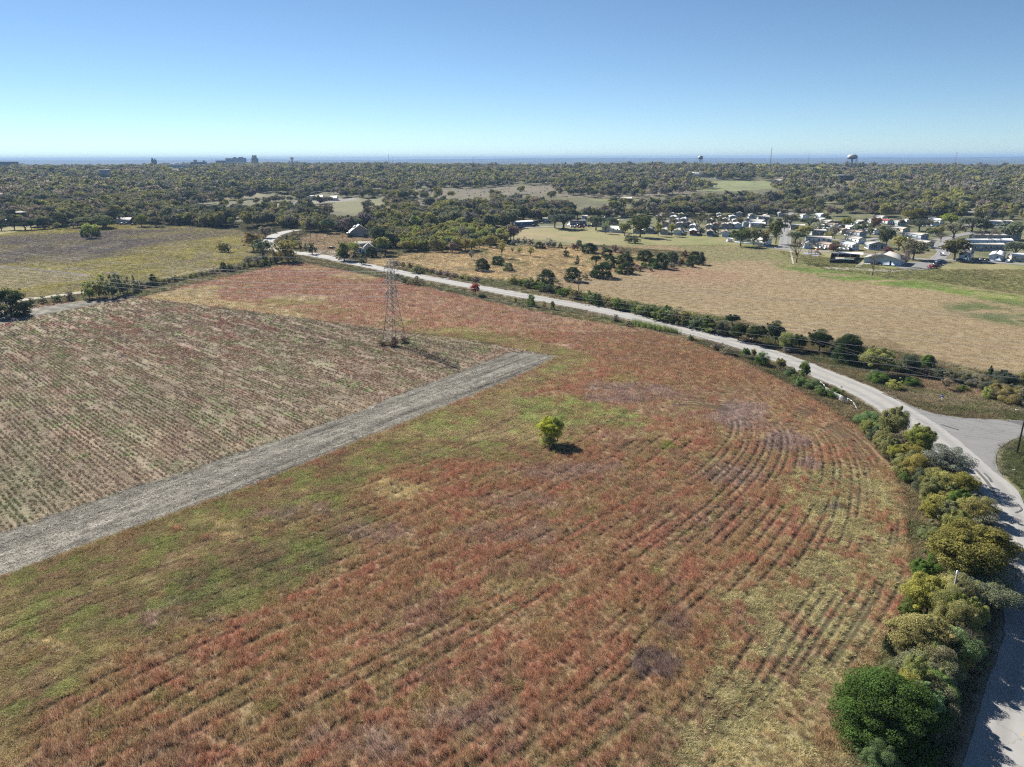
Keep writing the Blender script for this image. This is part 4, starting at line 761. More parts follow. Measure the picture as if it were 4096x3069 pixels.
# junipers of the meadow beyond the road
for i, (q, kd, cl_, lb) in enumerate((((2141, 2221, 1080, 1148), 'juniper', 'jun', 'big round juniper nearest the road, left of the utility pole'), ((2256, 2326, 1071, 1125), 'juniper', 'jun', 'round juniper directly behind the utility pole'), ((2367, 2455, 1054, 1110), 'juniper', 'jun', 'wide juniper at the front left of the juniper cluster'), ((2480, 2536, 1048, 1094), 'juniper', 'jun', 'round juniper at the front centre of the cluster'), ((2466, 2492, 1060, 1096), 'juniper', 'bright', 'lighter green juniper stuck to the front centre one'),
    ((2414, 2466, 1025, 1070), 'juniper', 'jun', 'juniper in the middle of the cluster'), ((2462, 2538, 1018, 1060), 'juniper', 'jun', 'broad domed juniper behind the middle of the cluster'), ((2360, 2408, 1018, 1062), 'oak', 'jun', 'juniper with a bare trunk at the left of the cluster'), ((2404, 2452, 996, 1030), 'juniper', 'jun', 'juniper at the back of the cluster'), ((2546, 2612, 1003, 1042), 'juniper', 'jun', 'domed juniper starting the right-hand row'),
    ((2618, 2674, 1013, 1074), 'juniper', 'jun', 'tallest juniper of the right-hand row'), ((2592, 2628, 1034, 1067), 'juniper', 'jun', 'low juniper in front of the right-hand row'), ((2661, 2712, 1005, 1050), 'juniper', 'oak', 'ragged juniper behind the tallest of the row'), ((2757, 2799, 1005, 1038), 'juniper', 'jun', 'juniper right of the red-brown bush'), ((2746, 2776, 1028, 1067), 'juniper', 'jun', 'juniper beside the orange bush'), ((2777, 2822, 1020, 1058), 'juniper', 'jun', 'last juniper at the right end of the row'),
    ((2323, 2387, 973, 1012), 'juniper', 'jun', 'big juniper at the back edge of the meadow'), ((2249, 2281, 988, 1027), 'cone', 'jun', 'dense upright juniper alone in the meadow'), ((2297, 2322, 1022, 1060), 'cone', 'jun', 'thin young juniper in the open meadow'), ((2136, 2182, 968, 993), 'juniper', 'jun', 'low wide juniper at the left back of the meadow'), ((2228, 2254, 970, 992), 'cone', 'jun', 'small green juniper in the grey brush at the back'), ((2303, 2329, 961, 984), 'juniper', 'dusty', 'grey-green bush above the big back-edge juniper'),
    ((1897, 1958, 1036, 1083), 'juniper', 'jun', 'round juniper left of the pair in the meadow'), ((1966, 2018, 1025, 1060), 'juniper', 'jun', 'juniper at the upper right of the lone round one'), ((2012, 2054, 1052, 1083), 'juniper', 'dusty', 'low grey-green juniper below the meadow pair'), ((1436, 1471, 1005, 1058), 'cone', 'jun', 'upright juniper in front of the white farmhouse'), ((1461, 1510, 988, 1028), 'juniper', 'jun', 'dark juniper at the right corner of the white farmhouse'), ((2610, 2632, 1050, 1076), 'juniper', 'bright', 'small light juniper by the grey brush'),
    ((2562, 2590, 1050, 1072), 'juniper', 'bright', 'small bright juniper between the cluster and the row'), ((2795, 2818, 1008, 1030), 'juniper', 'oak', 'narrow juniper rising above the end of the row'))):
    B(kd, q, cl_, lb, 'junipers dotted over the meadow beyond the road', lvl=1, name='juniper_tree', fill=1.05)
B('shrub', (2722, 2757, 1003, 1030), 'rust', 'red-brown bush in the juniper row', lvl=1); B('shrub', (2720, 2740, 1034, 1056), 'orange', 'small orange bush in front of the juniper row', lvl=1); B('shrub', (2498, 2534, 936, 970), 'oak', 'dark half of the lone thicket in the tan field near the trailers', lvl=1); B('shrub', (2522, 2563, 944, 972), 'dusty', 'dull half of the lone thicket in the tan field near the trailers', lvl=1)
for q in ((2370, 2400, 984, 1008), (2400, 2432, 980, 1006), (2448, 2480, 980, 1010), (2470, 2505, 988, 1015), (2496, 2524, 998, 1020), (2060, 2085, 955, 975), (2085, 2110, 950, 978), (2105, 2140, 956, 982), (2178, 2215, 955, 988), (2205, 2228, 965, 990), (2440, 2465, 984, 1008), (2525, 2560, 1060, 1082), (2545, 2575, 1062, 1085), (2590, 2615, 1066, 1084), (2672, 2706, 1050, 1072), (2706, 2728, 1044, 1066), (2326, 2360, 1095, 1118), (2280, 2305, 1108, 1128), (2215, 2240, 1112, 1132), (2040, 2062, 958, 980), (2352, 2372, 1090, 1108), (2455, 2470, 1070, 1092)):
    B('shrub', q, 'brown' if q[0] % 3 else 'grey', '%s leafless brush %s' % ('brown' if q[0] % 3 else 'grey', spot(q[0], [(2150, 'at the left back corner of the meadow'), (2290, 'left of the purplish brush at the meadow back'), (2420, 'by the back-edge juniper or the cluster front'), (2530, 'right of the back-edge juniper'), (2620, 'between the cluster and the right-hand row'), (9999, 'under the right-hand juniper row')])), 'grey brush round the meadow', lvl=1)
B('shrub', (2278, 2322, 975, 1000), 'rust', 'purplish-red low brush beside the back-edge juniper', lvl=1)
for q, c_ in (((2060, 2092, 985, 1018), 'yg'), ((2103, 2142, 984, 1025), 'yg'), ((2040, 2060, 985, 1012), 'grey'), ((1985, 2030, 955, 1030), 'yg'), ((1870, 1900, 1000, 1040), 'grey')): B('sparse', q, c_, 'thin pale sapling at the left side of the meadow', 'pale saplings in the meadow', lvl=1)
# line of bush and trees behind the road (right-hand side)
B('broad', (2900, 2960, 1256, 1300), 'jun', 'dark rounded tree rising above the roadside scrub', lvl=2); B('broad', (3066, 3142, 1286, 1378), 'jun', 'tall dark tree at the start of the big roadside clump', lvl=2)
for q, c_, kd, lb in (((2858, 2925, 1290, 1340), 'oak', 'shrub', 'dark shrub left of the tall dark tree, first of three'), ((2915, 2995, 1296, 1362), 'jun', 'broad', 'dark round tree second in the roadside clump'), ((2980, 3072, 1302, 1376), 'jun', 'broad', 'dark round tree third in the roadside clump'), ((3114, 3190, 1332, 1405), 'olive', 'broad', 'yellowish olive tree between two dark trees behind the road'), ((3168, 3228, 1338, 1402), 'jun', 'broad', 'dark tree right of the yellowish olive tree'), ((3228, 3335, 1320, 1410), 'jun', 'broad', 'wide dark tree left of the biggest roadside juniper'),
    ((3325, 3375, 1368, 1420), 'oak', 'shrub', 'dark bush against the biggest roadside juniper'), ((3340, 3454, 1342, 1452), 'jun', 'juniper', 'biggest dark juniper behind the road'), ((3449, 3585, 1390, 1502), 'olive', 'broad', 'broad yellow-green tree right of the biggest juniper'), ((3608, 3686, 1418, 1498), 'oak', 'broad', 'dark green tree in the middle of the right-hand hedge'), ((3685, 3742, 1422, 1470), 'bright', 'juniper', 'small green juniper right of the dark hedge tree'), ((3940, 3984, 1462, 1516), 'jun', 'cone', 'pointed dark juniper near the right edge'),
    ((3972, 4070, 1480, 1578), 'oak', 'broad', 'dark round tree beside the pointed juniper'), ((4060, 4150, 1480, 1570), 'olive', 'broad', 'olive tree cut by the right edge, above the street lamp'), ((3470, 3520, 1480, 1520), 'dusty', 'shrub', 'twiggy bush in front of the broad yellow-green tree'), ((3553, 3616, 1518, 1558), 'yg', 'shrub', 'yellow-flowered low bush above the junction'), ((3480, 3560, 1492, 1530), 'bright', 'shrub', 'leafy green bush above the junction, left of the yellow one'), ((3760, 3812, 1510, 1560), 'brown', 'sparse', 'leafless fan-shaped bush above the junction'),
    ((3610, 3680, 1512, 1540), 'bright', 'shrub', 'flat green bush in the dry grass above the junction'), ((3830, 3880, 1540, 1565), 'bright', 'shrub', 'flat green patch of brush right of the leafless bush'), ((3930, 3975, 1555, 1595), 'yg', 'shrub', 'bright yellow-green reeds near the right edge'), ((3130, 3180, 1380, 1410), 'grey', 'shrub', 'grey twiggy bush under the yellowish olive tree')):
    B(kd, q, c_, lb, lvl=2)
hedge = [(2045, 1128, 14), (2110, 1140, 16), (2200, 1158, 14), (2270, 1178, 16), (2320, 1186, 18), (2400, 1205, 20), (2470, 1222, 20), (2560, 1244, 18), (2640, 1262, 22), (2720, 1284, 26), (2800, 1302, 24), (2880, 1322, 26)]
for x_, y_, s_ in along(hedge, 19):
    w_ = s_*random.uniform(1.2, 2.2); x_ += random.uniform(-8, 8); y_ += random.uniform(-7, 5); q_ = random.choice(['dusty', 'oak', 'olive', 'bright', 'dusty']); B('shrub', (x_-w_, x_+w_, y_-s_*random.uniform(.9, 1.6), y_+s_*.7), q_, '%s scrub of the roadside hedge, %s' % (CWN[q_], spot(x_, HEDG)), 'scrub hedge beyond the road', lvl=1)
for q in ((2290, 2320, 1166, 1192), (2440, 2475, 1196, 1222), (2512, 2550, 1210, 1238), (2580, 2604, 1222, 1256), (2455, 2470, 1204, 1226)): B('juniper', q, 'bright', 'green young juniper poking out of the scrub hedge', 'young junipers in the scrub hedge', lvl=1)
for x_, y_, s_ in along([(3590, 1470, 22), (3700, 1490, 24), (3760, 1500, 24), (3830, 1510, 26), (3900, 1524, 28), (3960, 1540, 30), (4060, 1590, 34), (4120, 1600, 34)], 32):
    w_ = s_*random.uniform(1., 1.6); B('shrub', (x_-w_, x_+w_, y_-s_, y_+s_*.8), (q_ := random.choice(['dusty', 'oak', 'olive', 'grey', 'brown'])), '%s shrub of the hedge above the junction, %s' % (CWN[q_], spot(x_, [(3680, 'by the dark hedge tree'), (3780, 'right of the small green juniper'), (3880, 'behind the leafless fan-shaped bush'), (3980, 'left of the pointed juniper'), (9999, 'near the right edge')])), 'hedge shrubs above the junction', lvl=2)
for x_, y_, s_ in along([(1905, 1120, 12), (1850, 1110, 10), (1740, 1088, 11), (1660, 1068, 12), (1560, 1052, 10)], 30):
    B('shrub', (x_-s_*1.6, x_+s_*1.6, y_-s_, y_+s_*.6), random.choice(['dusty', 'grey', 'olive']), 'dull scrub on the far verge between the farmhouse and the scarlet bush', 'scrub on the far verge', lvl=1)
# trees round the bend and the farmhouse
for q, kd, c_, lb in (((973, 1048, 924, 998), 'broad', 'olive', 'yellow-green tree left of the far bend of the road'), ((1012, 1080, 948, 1024), 'broad', 'dusty', 'dull dark tree beside the road bend'), ((1100, 1200, 974, 1046), 'shrub', 'olive', 'large rounded bush in front of the road bend'), ((1076, 1120, 985, 1050), 'shrub', 'yg', 'yellow-green bush left of the large rounded bush'), ((1044, 1070, 1012, 1060), 'cone', 'jun', 'dark juniper at the corner of the red field'), ((1012, 1048, 1022, 1064), 'sparse', 'grey', 'grey thin bush left of the corner juniper'), ((972, 1014, 1024, 1062), 'sparse', 'grey', 'pale leafless bush at the red field corner'),
    ((1038, 1084, 902, 948), 'broad', 'brown', 'round brown tree above the road bend'), ((1084, 1104, 905, 930), 'shrub', 'dusty', 'small grey-green tree right of the round brown tree'), ((1136, 1160, 940, 976), 'cone', 'jun', 'dark juniper inside the road bend'), ((1156, 1190, 946, 990), 'shrub', 'olive', 'yellow-green shrub inside the road bend'), ((1158, 1200, 925, 955), 'shrub', 'brown', 'grey-brown bush above the bend juniper'), ((1192, 1210, 973, 998), 'shrub', 'jun', 'small dark bush left of the fence'), ((1208, 1232, 975, 1000), 'shrub', 'dusty', 'grey-green bush in front of the utility pole by the bend'), ((1228, 1268, 973, 1016), 'shrub', 'oak', 'dark bush at the left end of the pipe fence'),
    ((1343, 1406, 966, 1040), 'broad', 'olive', 'large olive tree left of the white farmhouse'), ((1350, 1400, 1000, 1042), 'shrub', 'jun', 'dark bush below the large olive tree by the farmhouse'), ((1396, 1436, 965, 1010), 'broad', 'yg', 'yellow-green tree touching the left wall of the farmhouse'), ((1400, 1440, 1005, 1045), 'shrub', 'dusty', 'dull bush between the farmhouse tree and the upright juniper'), ((1496, 1560, 940, 1005), 'broad', 'yg', 'yellow-green tree right of the white farmhouse'), ((1508, 1570, 968, 1022), 'oak', 'jun', 'dark tree below the yellow-green farmhouse tree'), ((1640, 1690, 1062, 1092), 'shrub', 'dusty', 'dull bush on the far verge right of the pylon top'), ((1575, 1608, 1046, 1072), 'bare', 'grey', 'small crooked bare tree behind the pylon top'),
    ((334, 384, 885, 945), 'broad', 'yg', 'yellow-green tree standing in the far left field'), ((322, 352, 915, 945), 'juniper', 'jun', 'dark juniper left of the field tree'), ((370, 400, 912, 942), 'juniper', 'jun', 'dark juniper right of the field tree'), ((868, 900, 968, 1006), 'shrub', 'olive', 'small yellow-green bush in the left field'), ((890, 924, 978, 1008), 'shrub', 'dusty', 'dull bush attached to the small field bush'), ((-25, 98, 1165, 1262), 'juniper', 'jun', 'big dark bush at the left edge by the dirt track'), ((10, 75, 1155, 1225), 'shrub', 'yg', 'yellow-green crown above the big dark left bush')):
    B(kd, q, c_, lb, lvl=1, fill=1.2)
for q, c_ in (((325, 380, 1128, 1196), 'olive'), ((360, 420, 1112, 1192), 'olive'), ((380, 430, 1105, 1150), 'yg'), ((415, 470, 1110, 1190), 'oak'), ((450, 500, 1105, 1180), 'oak'), ((480, 530, 1108, 1172), 'dusty'), ((340, 372, 1120, 1160), 'yg'), ((445, 475, 1098, 1140), 'grey'), ((520, 560, 1110, 1165), 'dusty')): B('shrub', q, c_, 'bushy clump of the overgrown hedge at the left field corner', 'overgrown hedge at the left corner', lvl=1)
B('juniper', (596, 626, 1098, 1142), 'jun', 'dark juniper in the fence line left of the pylon', lvl=1); B('juniper', (880, 906, 1050, 1086), 'jun', 'taller dark juniper in the fence line near the bend', lvl=1); B('shrub', (905, 938, 1054, 1086), 'oak', 'dark bush touching the tall fence-line juniper', lvl=1)
for x_, y_, s_ in along([(545, 1150, 16), (600, 1138, 15), (680, 1122, 13), (760, 1106, 11), (850, 1088, 11), (930, 1076, 11), (1000, 1062, 12), (1060, 1054, 12), (1110, 1046, 12)], 22):
    B('shrub', (x_-s_*1.3, x_+s_*1.3, y_-s_*random.uniform(.7, 1.3), y_+s_*.6), (q_ := random.choice(['dusty', 'oak', 'brown', 'olive', 'grey'])), '%s shrub between red and yellow fields, %s' % (CWN[q_], spot(x_, FENC)), 'shrubs of the fence line', lvl=1)
for q in ((100, 140, 1195, 1222), (150, 190, 1185, 1212), (205, 250, 1178, 1206), (255, 300, 1170, 1200)): B('shrub', q, 'dusty', 'low weeds at the foot of the left wire fence', 'weeds along the left wire fence', lvl=1)
for q in ((1540, 1600, 1352, 1385), (1590, 1645, 1345, 1372), (1505, 1550, 1358, 1382)): B('shrub', q, (.27, .20, .15), 'brown brambles round the feet of the pylon', 'brambles under the pylon', lvl=1, fill=.9)
print('hand trees', tcount[0])
# --- the woods: each near tree an object, the rest of the woods one mass
WN = PW([(-900, 915), (-200, 908), (100, 912), (280, 905), (500, 893), (760, 903), (960, 917), (1040, 905), (1095, 905), (1180, 925), (1250, 935), (1370, 930), (1400, 938), (1560, 938), (1530, 955), (1490, 985), (1600, 1012), (1850, 1010), (1990, 985), (2060, 965), (1960, 945), (1880, 935), (2040, 912), (2050, 893), (2300, 880), (2600, 866), (3050, 864), (3400, 866), (3600, 872), (3750, 880), (4096, 892), (4900, 900)])
VIS = [(660, 756, 660, 678), (240, 402, 692, 703), (398, 446, 681, 708), (268, 320, 714, 724), (2768, 2872, 691, 708), (3250, 3430, 702, 722), (3482, 3512, 694, 704), (3761, 3827, 690, 700), (3490, 3674, 707, 716), (975, 1177, 752, 764), (1241, 1283, 752, 764), (1270, 1302, 742, 752), (1422, 1462, 736, 746), (1482, 1533, 737, 748), (1542, 1575, 738, 748), (1572, 1607, 735, 744), (1237, 1288, 789, 800), (1318, 1345, 792, 803), (2474, 2527, 795, 808), (3115, 3178, 814, 826), (3405, 3472, 818, 832), (3555, 3608, 818, 838), (3612, 3652, 812, 828), (3716, 3757, 804, 820), (3880, 3908, 806, 822), (3960, 4022, 808, 830), (3920, 3985, 826, 842), (3635, 3700, 764, 780), (4040, 4096, 822, 838), (1150, 1198, 658, 668), (1387, 1434, 652, 660), (905, 990, 640, 662), (1005, 1040, 640, 664), (764, 830, 652, 666), (608, 630, 645, 660), (1385, 1480, 905, 950), (60, 112, 862, 884), (464, 520, 878, 897)]
WOODS = np.vstack([WN, [(6500, 4200), (4000, 9000), (-4000, 9000), (-6500, 4200)]])
xs, ys, ss = [], [], []
for d0 in np.geomspace(330, 5200, 150)[:-1]:
    d1 = d0*(5200/330)**(1/149); s = 5.9+max(0, d0-560)*.0052; npts = int(1.45*(d1*d1-d0*d0)/2/(s*s)); d = np.sqrt(rng.uniform(d0*d0, d1*d1, npts)); a = rng.uniform(-.73, .73, npts); xs.append(d*np.sin(a)); ys.append(d*np.cos(a)); ss.append(np.full(npts, s))
x = np.concatenate(xs); y = np.concatenate(ys); s = np.concatenate(ss); d = np.hypot(x, y)
wx = x+(fbm(x/25, y/25, 101, 2)-.5)*20; wy = y+(fbm(x/25, y/25, 102, 2)-.5)*20
k = inpoly(x, y, WOODS); clr = np.zeros(len(x), bool)
for kk, p in FAR.items(): clr |= inpoly(wx, wy, p)
cemtree = inpoly(wx, wy, FAR['cem']) & (rng.random(len(x)) < .36*(1.2*fbm(x/60, y/60, 103, 2)+.3)) & (x > 60)
gaps = (fbm(x/60, y/90, 104, 3) > .70) & (d > 650) | (fbm(x/160, y/200, 105, 3) > .72) & (d > 1100)
az_ = np.arctan2(x, y); r1 = 3400-1400*sstep(-.30, .05, az_)
k &= (~clr | cemtree) & (~gaps) & (d < r1+900)
roadw = rs(CL, 400); k &= segdist(x, y, CL[:30], False) > 9
x, y, s, d, az_ = x[k], y[k], s[k], d[k], az_[k]
ux, uy = proj(x, y, terr(x, y)+8.0); hid = np.zeros(len(x), bool)
ux2, uy2 = proj(x, y, terr(x, y)+12.0)
for rp in RAWS:
    for a_, b_ in ((ux, uy), (ux2, uy2)): hid |= inpoly(a_+(vn(x/9, y/9, 5)-.5)*14, b_+(vn(x/9, y/9, 6)-.5)*4, rp) & (rng.random(len(x)) < .9)
for (q0, q1, q2, q3) in VIS: hid |= (ux > q0-1) & (ux < q1+1) & (uy > q2+1) & (uy < q3+3) & (d < 2600)
hid &= ~inpoly(x, y, FAR['cem'])
x, y, s, d, az_ = x[~hid], y[~hid], s[~hid], d[~hid], az_[~hid]
n = len(x); pal = ['olive', 'dusty', 'yg', 'brown', 'oak', 'grey', 'dusty', 'olive', 'jun']
sel = fbm(x/26, y/26, 106, 2)*5+rng.random(n)*6.5; ci = (sel.astype(int)) % 8
ci = np.where((ci == 2) & (rng.random(n) < .55), 0, ci)
darkw = (x < -60) & (y < 560) & (y > 330) & inpoly(x, y, PW([(540, 925), (540, 880), (760, 860), (1100, 855), (1060, 905), (960, 920)])); ci = np.where(darkw, 8, ci)
brightw = inpoly(x, y, PW([(1560, 1012), (1560, 950), (1800, 905), (2050, 950), (2000, 1000), (1800, 1015)])); ci = np.where(brightw & (rng.random(n) < .6), 2, ci)
hgt = (8.2+3.6*fbm(x/40, y/40, 107, 2)*2-1.5+rng.normal(0, 1.0, n)); hgt = np.clip(hgt, 4.5, 14)*np.where(brightw | darkw, .72, 1)*(1+.012*(s-5.9))*np.where(rng.random(n) < .12, 1.35, 1); wid = hgt*rng.uniform(.75, 1.2, n)*(1+.03*(s-5.9))
order = np.argsort(d - 200*(np.abs(az_) > .655)*-1); inv = inview(x, y, 1.0)
near_i = [i for i in order if inv[i]][:285]
CW = {'olive': 'olive', 'dusty': 'dull green', 'yg': 'yellow-green', 'brown': 'brown', 'oak': 'dark green', 'grey': 'grey-green', 'jun': 'dark green'}
ZN = [(-.66, 'by the dark-roofed house at the left edge'), (-.60, 'left of the field tree, behind the yellow field'), (-.54, 'behind the lone field tree'), (-.48, 'by the white-roofed shed'), (-.42, 'right of the round light green tree'), (-.36, 'behind the dark juniper wood'), (-.31, 'left of the far bend of the road'), (-.26, 'inside the far bend'), (-.21, 'left of the abandoned farmhouse'), (-.17, 'right of the abandoned farmhouse'), (-.15, 'behind the white farmhouse roof'), (-.12, 'right of the white farmhouse'), (-.10, 'at the left end of the grove'), (-.07, 'left in the grove beyond the pylon'), (-.045, 'middle of the grove'), (-.02, 'right half of the grove'), (.03, 'left of the wide dark blue house'), (.09, 'behind the wide dark blue house'), (.16, 'behind the big poplar'), (.24, 'behind the front trailer row'), (.32, 'behind the park street'), (.40, 'behind the right block of trailers'), (.50, 'behind the golden-brown tree'), (.60, 'behind the long parallel trailers'), (9, 'at the right edge')]
def zone(i):
    u = x[i]/y[i]+.0; dep_ = 'in front' if d[i] < 455 else ('further back' if d[i] < 520 else 'deep in')
    for t_, w_ in ZN:
        if u < t_: return '%s, %s' % (w_, dep_)
def zone_old(i):
    u = x[i]/y[i]
    if u < -.50: return 'behind the dark-roofed house at the left edge'
    if u < -.36: return 'beyond the yellow-green field, left of the white-roofed shed'
    if u < -.20: return 'of the dense wood behind the far end of the yellow-green field'
    if u < -.135: return 'around the old abandoned farmhouse'
    if u < .0: return 'of the grove between the farmhouses and the meadow' if y[i] < 470 else 'of the wood behind the grove and the meadow'
    if u < .2: return 'at the back of the left end of the trailer park'
    if u < .45: return 'of the wood directly behind the trailer park'
    return 'among the houses at the far right'
for i in near_i:
    cn = pal[ci[i]]; kd = 'oak' if cn == 'oak' and not darkw[i] else ('juniper' if darkw[i] else ('sparse' if cn == 'grey' and rng.random() < .5 else 'broad'))
    z_ = zone(i); put_tree(kd, x[i], y[i], wid[i], hgt[i], cn, 1, '%s %s%s %s' % ('tall ' if hgt[i] > 10.5 else ('low ' if hgt[i] < 7.5 else ''), CW[cn], ' juniper' if kd == 'juniper' else (' thinly leaved tree' if kd == 'sparse' else ' tree'), z_), '%s trees %s' % (CW[cn], z_))
m_ = np.ones(n, bool); m_[near_i] = False; x, y, d, ci, hgt, wid, s = x[m_], y[m_], d[m_], ci[m_], hgt[m_], wid[m_], s[m_]; n = len(x)
cc = np.array([COL[p] for p in pal])[ci]*(1+.5*(rng.random(n)-.5))[:, None]
def inst_version(me):
    c = me.copy(); c.materials.clear(); c.materials.append(LEAFI); return c
protos = [inst_version(q[0]) for q in kinds('broad', 1)]+[inst_version(q[0]) for q in kinds('broad', 0)]+[inst_version(q[0]) for q in kinds('oak', 0)]
idx = np.where(d < 1000, rng.integers(0, 5, n), rng.integers(5, 15, n))
scatter('woods', np.c_[x, y, terr(x, y)-.06*hgt], rng.random(n)*6.28, np.c_[wid, wid, hgt], cc, idx, protos, 'far-off woods of mixed olive, brown and dark trees reaching to the horizon', 'woods')
print('woods', n)
# bush canes by the road, headstones of the cemetery
x, y = [], []
for t in np.linspace(0, 1, 260):
    a, b_ = P(2530+175*t, 1296+40*t); x.append(a+rng.normal(0, .7)); y.append(b_+rng.normal(0, .7))
n = len(x); x = np.array(x); y = np.array(y)
scatter('tall_canes', np.c_[x, y, jz(x, y)], rng.random(n)*6.28, np.c_[np.full(n, .8), np.full(n, .8), 1.6+.9*rng.random(n)], np.tile((.30, .36, .13), (n, 1))*(.7+.6*rng.random(n))[:, None], rng.integers(0, 5, n), [tuft_mesh('cane', 14, .5, 1, .045, .5, 300+q) for q in range(5)], 'strip of tall bright green canes on the field verge of the road', 'canes')
hm = MB().box((0, 0, .45), (.9, .25, .9)).mesh('headstone'); hm.materials.append(plain('stone', (.42, .41, .38), .8))
x = rng.uniform(-250, 900, 5200); y = rng.uniform(700, 1500, 5200); k = inpoly(x, y, FAR['cem']) & (np.mod(y, 9) < 3.0); x, y = x[k][:1500], y[k][:1500]; n = len(x)
scatter('headstones', np.c_[x, y, terr(x, y)], rng.normal(.1, .05, n), np.ones((n, 3))*rng.uniform(.9, 1.8, n)[:, None], np.ones((n, 3))*.4, np.zeros(n, int), [hm], 'hundreds of tiny headstones in the cemetery among the far trees', 'headstones')
# ------------------------------------------------------------------ things that were built
PAINT = {}
def paint(nm, c, rough=.7, **k): return plain(nm, c, rough, .05, .7, **k)
WALLS = dict(white=(.70, .72, .73), ltblue=(.50, .60, .68), gray=(.36, .355, .345), dkgray=(.16, .165, .17), navy=(.05, .10, .16), dred=(.15, .03, .03), beige=(.50, .455, .39), brown=(.33, .28, .24), graygreen=(.27, .29, .27), bluegray=(.30, .35, .40), brick=(.25, .12, .08), tan=(.42, .36, .28), metal=(.55, .57, .58))
ROOFS = dict(white=(.78, .79, .80), gray=(.36, .34, .315), dark=(.10, .10, .10), brown=(.28, .22, .18), red=(.25, .06, .06), blue=(.12, .17, .23), tin=(.72, .72, .72))
WN_ = dict(white='white', ltblue='pale blue', gray='grey', dkgray='dark grey', navy='navy blue', dred='dark red', beige='beige', brown='brown', graygreen='grey-green', bluegray='blue-grey', brick='brick', tan='tan', metal='metal')
RN_ = dict(white='white', gray='grey', dark='dark', brown='brown', red='red', blue='blue', tin='shiny tin')
def wm(c): return paint('siding_'+c, WALLS[c])
def rm(c): return plain('roofing_'+c, ROOFS[c], .55 if c in ('white', 'tin') else .9, .10, .5)
GLASS = plain('window_glass', (.04, .05, .06), .15, .1); TRIM = paint('trim_white', (.72, .72, .72)); DARKP = paint('dark_opening', (.03, .03, .035))
def gable_house(name, label, cat, x, y, azm, W, L, wall, roof, hw=2.7, pitch=.9, over=.25, skirt=True, front=('window',), side_n=4, group=None, hip=False, door_side=True, base=0.0):
    """front gable centre at (x, y); the house runs back along compass angle azm"""
    e = empty(name, (x, y, float(terr(x, y))+base), -azm); tag(e, label, cat, group); s0 = .65 if skirt else .25
    b = MB(); prof = [(-W/2, s0), (W/2, s0), (W/2, s0+hw)] + ([(0, s0+hw+pitch*.96)] if not hip else []) + [(-W/2, s0+hw)]
    b.prism(prof, 0, L); b.build('wall', wm(wall), e)
    sk = MB(); sk.box((0, L/2, s0/2-.1), (W-.12, L-.12, s0+.2)); sk.build('skirting', TRIM if wall != 'white' else wm('ltblue'), e)
    r = MB(); o = over; t = .10; z0 = s0+hw-o*pitch*2/W
    if not hip:
        for s in (-1, 1):
            p = [(s*(W/2+o), z0), (0, s0+hw+pitch), (0, s0+hw+pitch+t), (s*(W/2+o), z0+t)]; r.prism(p if s < 0 else p[::-1], -o, L+o)
    else:
        hl = min(W/2, L/2-.5); V = [(-W/2-o, -o, s0+hw), (W/2+o, -o, s0+hw), (W/2+o, L+o, s0+hw), (-W/2-o, L+o, s0+hw), (0, hl, s0+hw+pitch), (0, L-hl, s0+hw+pitch)]
        r.add(V, [(1, 2, 5, 4), (3, 0, 4, 5), (0, 3, 2, 1)], [(0, 1, 4), (2, 3, 5)])
    rf = r.build('roof', rm(roof), e)
    v = MB().tube([(W*.18, L*.55, s0+hw+pitch*.5), (W*.18, L*.55, s0+hw+pitch+.35)], .12, 6); v.build('roof_vent', rm('gray' if roof != 'gray' else 'white'), rf)
    def win(cx, cy, cz, w, h, rot):
        f = MB().box((0, 0, 0), (w+.16, .05, h+.16)).build('window', TRIM, e); f.location = (cx, cy, cz); f.rotation_euler[2] = rot
        g = MB().box((0, -.035, 0), (w, .03, h)).build('pane', GLASS, f)
    zc = s0+hw*.56
    if 'window' in front: win(W*.12, -.028, zc, .95, 1.05, 0)
    if 'two' in front: win(-W*.2, -.028, zc, .8, 1.1, 0); win(W*.2, -.028, zc, .8, 1.1, 0)
    if 'wide' in front:
        for q in (-1.1, 0, 1.1): win(-W*.22+q, -.028, zc, .9, 1.2, 0)
    if 'door' in front: MB().box((W*.22, -.03, s0+1.02), (.95, .06, 2.04)).build('door', DARKP, e)
    for s in (-1, 1):
        for k in range(side_n):
            yy = L*(k+.7)/(side_n+.3)
            if k == 1 and s > 0 and door_side:
                MB().box((s*(W/2+.03), yy, s0+1.02), (.06, .92, 2.02)).build('door', wm('beige' if wall == 'white' else 'white'), e)
                st = MB()
                for q in range(3): st.box((s*(W/2+.5+q*.28), yy, s0*(1-q/3)-.1), (.28 if q else .9, 1.3, .12))
                st.box((s*(W/2+.9), yy-.65, s0+.35), (.9, .05, .06)); st.box((s*(W/2+1.3), yy-.65, .5), (.05, .05, 1.0)); st.build('steps', wm('brown'), e)
            else: win(s*(W/2+.028), yy, zc, .9, .95, math.pi/2*s)
    return e
def ww(x0, x1, y):
    """ground point and metric width of a span of the photograph"""
    cx = (x0+x1)/2; X, Y = P(cx, y); return X, Y, (x1-x0)/F*(Y*math.cos(PIT)+(H-float(terr(X, Y)))*math.sin(PIT))
